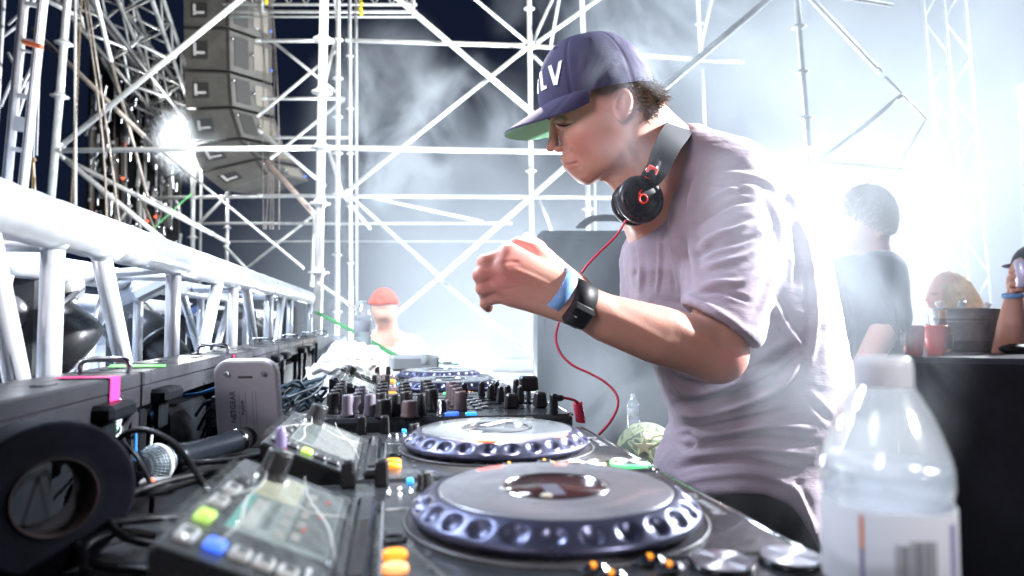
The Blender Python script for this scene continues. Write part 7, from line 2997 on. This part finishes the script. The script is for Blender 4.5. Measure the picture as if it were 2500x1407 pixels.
# hoist chain and ropes
M_ROPE = mat('brown hoist chain', (.22, .17, .11), .5, .5)
mb = MB()
A, B = P(200, -20, 4.2), P(170, 590, 4.2)
for k in range(90):
    c = A.lerp(B, (k + .5) / 90)
    q = Matrix.Rotation(math.pi / 2 * (k % 2), 3, 'Z')
    cir = [c + q @ Vector((.006 * math.cos(t), 0, .0135 * math.sin(t))) for t in [2 * math.pi * i / 8 for i in range(8)]]
    mb.path(cir, .0022, 4, closed=True)
o = single(mb, 'hoist_chain', M_ROPE, 'brown hoist chain hanging down between two white tubes', 'chain', B)
o['kind'] = 'stuff'
mb = MB()
for pts in ([(100, -10), (92, 110), (82, 385), (88, 500)], [(106, -10), (95, 220), (90, 380)]):
    mb = MB()
    mb.path([P(x, y, 3.6) for x, y in pts], .0035, 6)
    single(mb, 'hoist_rope', M_WHITEMETAL, 'pale steel rope beside the ladder frame ' + ('reaching the turnbuckle' if len(pts) == 4 else 'ending above the turnbuckle'), 'rope', P(*pts[-1], 3.6))
mb = MB()
mb.box(P(81, 390, 3.58), (.025, .02, .02), bevel=.004)
mb.box(P(78, 465, 3.58), (.006, .01, .14), bevel=.002)
mb.box(P(84, 465, 3.58), (.006, .01, .14), bevel=.002)
mb.tube(P(81, 395, 3.58), P(80, 440, 3.58), .006, 8)
single(mb, 'turnbuckle', mat('brass brown fitting', (.38, .25, .12), .45, .6), 'brown turnbuckle hanging on the rope beside the ladder frame', 'turnbuckle', P(80, 500, 3.58))
for pts, lab in (([(205, -10), (250, 330), (262, 600)], 'dark cable dropping in front of the video wall'), ([(212, -10), (262, 320), (300, 610)], 'dark cable beside the first one before the video wall')):
    mb = MB()
    mb.path(smooth_pts([P(x, y, 4.3) for x, y in pts], 6), .006, 6)
    single(mb, 'rigging_cable', M_STEELD, lab, 'cable', P(*pts[-1], 4.3))
mb = MB()
mb.tube(P(184, -20, 4.4), P(184, 570, 4.4), .009, 8)
single(mb, 'drop_pipe', M_WHITEMETAL, 'thin white pipe hanging beside the hoist chain', 'pipe', P(184, 570, 4.4))

# ---------------------------------------------------------------- lit deck and moving lights beyond the truss
mb = MB()
mb.box((-2.0, 3.0, CZ - .42), (2.5, 7.4, .10), bevel=.01)
g = mb.build('audience_deck', mat('pale painted deck', (.55, .58, .64), .5, var=.15, vscale=3, rvar=.1))
g['kind'] = 'structure'
mb = MB()
mb.tube((-.93, .2, CZ + .055), (-.93, 6.0, CZ + .055), .030, 16)
single(mb, 'handrail', M_ALU, 'thick pale pipe running parallel behind the truss', 'pipe', (-.93, 3.0, CZ + .03))
mb = MB()
mb.box((-1.35, 3.2, CZ - .115), (.08, 6.0, .47), bevel=.01)
fas = thing('low_wall', 'low pale wall with a dark band behind the moving lights', 'wall', (-1.35, 3.2, CZ - .35))
part(mb, 'wall_body', mat('pale wall paint', (.60, .64, .72), .6, var=.1, vscale=3), fas)
mb = MB()
mb.box((-1.302, 3.2, CZ - .06), (.012, 6.0, .09), bevel=.002)
part(mb, 'dark_band', mat('blue grey band', (.13, .16, .22), .5, var=.2, vscale=5), fas)
for k in range(9):
    mb = MB()
    mb.box((-1.300, .7 + k * .55, CZ - .19), (.008, .05 + .03 * (k % 3), .08), bevel=.001)
    part(mb, 'notice', M_PRINT if k % 2 else mat('grey notice', (.4, .42, .48), .6), fas)


def moving_light(c, s, lab, rot=0.0):
    c = Vector(c)
    root = thing('moving_light', lab, 'moving light', tuple(c - Vector((0, 0, .17 * s))), 'moving lights beyond the truss')
    mb = MB()
    Rz = Matrix.Rotation(rot, 3, 'Z')
    mb.box(c + Vector((0, 0, -.145 * s)), (.20 * s, .20 * s, .07 * s), Rz, bevel=.015 * s)
    part(mb, 'base', M_BLACK, root)
    for sy in (-1, 1):
        mb = MB()
        mb.box(c + Rz @ Vector((0, sy * .105 * s, -.02 * s)), (.10 * s, .032 * s, .20 * s), Rz, bevel=.014 * s)
        mb2 = part(mb, 'arm', M_BLACK, root)
        mb = MB()
        mb.lathe([(.03 * s, 0), (.028 * s, .006 * s), (.01 * s, .008 * s)], 18, c + Rz @ Vector((0, sy * .121 * s, .0)), Rz @ (Vector((0, sy, 0)).to_track_quat('Z', 'Y').to_matrix()))
        part(mb, 'pivot_cap', M_DECKL, mb2)
    mb = MB()
    q = Rz @ Vector((-.8, 0, .6)).to_track_quat('Z', 'Y').to_matrix()
    mb.lathe([(.02 * s, -.13 * s), (.055 * s, -.125 * s), (.064 * s, -.10 * s), (.066 * s, -.02 * s), (.080 * s, -.01 * s), (.080 * s, .04 * s), (.074 * s, .05 * s), (.078 * s, .10 * s), (.070 * s, .105 * s), (.066 * s, .095 * s)], 28, c, q)
    hd = part(mb, 'head', M_BLACK, root)
    mb = MB()
    mb.lathe([(.066 * s, .094 * s), (.04 * s, .102 * s), (.001, .104 * s)], 28, c, q)
    part(mb, 'lens', mat('dark blue lens', (.05, .08, .2), .08), hd)
    mb = MB()
    mb.lathe([(.0885 * s, -.05 * s), (.090 * s, -.046 * s), (.0885 * s, -.042 * s)], 28, c, q)
    part(mb, 'rib', M_DECKL, hd)
    return root


moving_light(P(50, 765, 1.42), 1.15, 'black moving light nearest the camera beyond the thick truss', .3)
moving_light(P(360, 830, 2.1), 1.0, 'second black moving light beyond the truss, seen between two posts', -.4)
moving_light(P(505, 800, 3.1), 1.0, 'third moving light fading into blue haze beyond the truss', .6)
moving_light(P(600, 790, 4.0), 1.0, 'fourth faint moving light near the far truss posts', .1)
mb = MB()
a = P(325, 705, 1.75)
mb.tube(a - RT * .05 - UP * .03, a + RT * .09 + UP * .035, .024, 14)
mb.box(a + RT * .05, (.09, .06, .035), Euler((0, -.5, 0)), bevel=.008)
single(mb, 'pipe_clamp', M_ALU, 'cast pipe clamp gripping the pale pipe between the first two diagonals', 'clamp', a)
mb = MB()
a = P(163, 702, 1.45)
mb.tube(a - RT * .025, a + RT * .025, .024, 14)
single(mb, 'clamp_collar', M_STEEL, 'round steel collar on the pale pipe beside the near moving light', 'clamp', a)
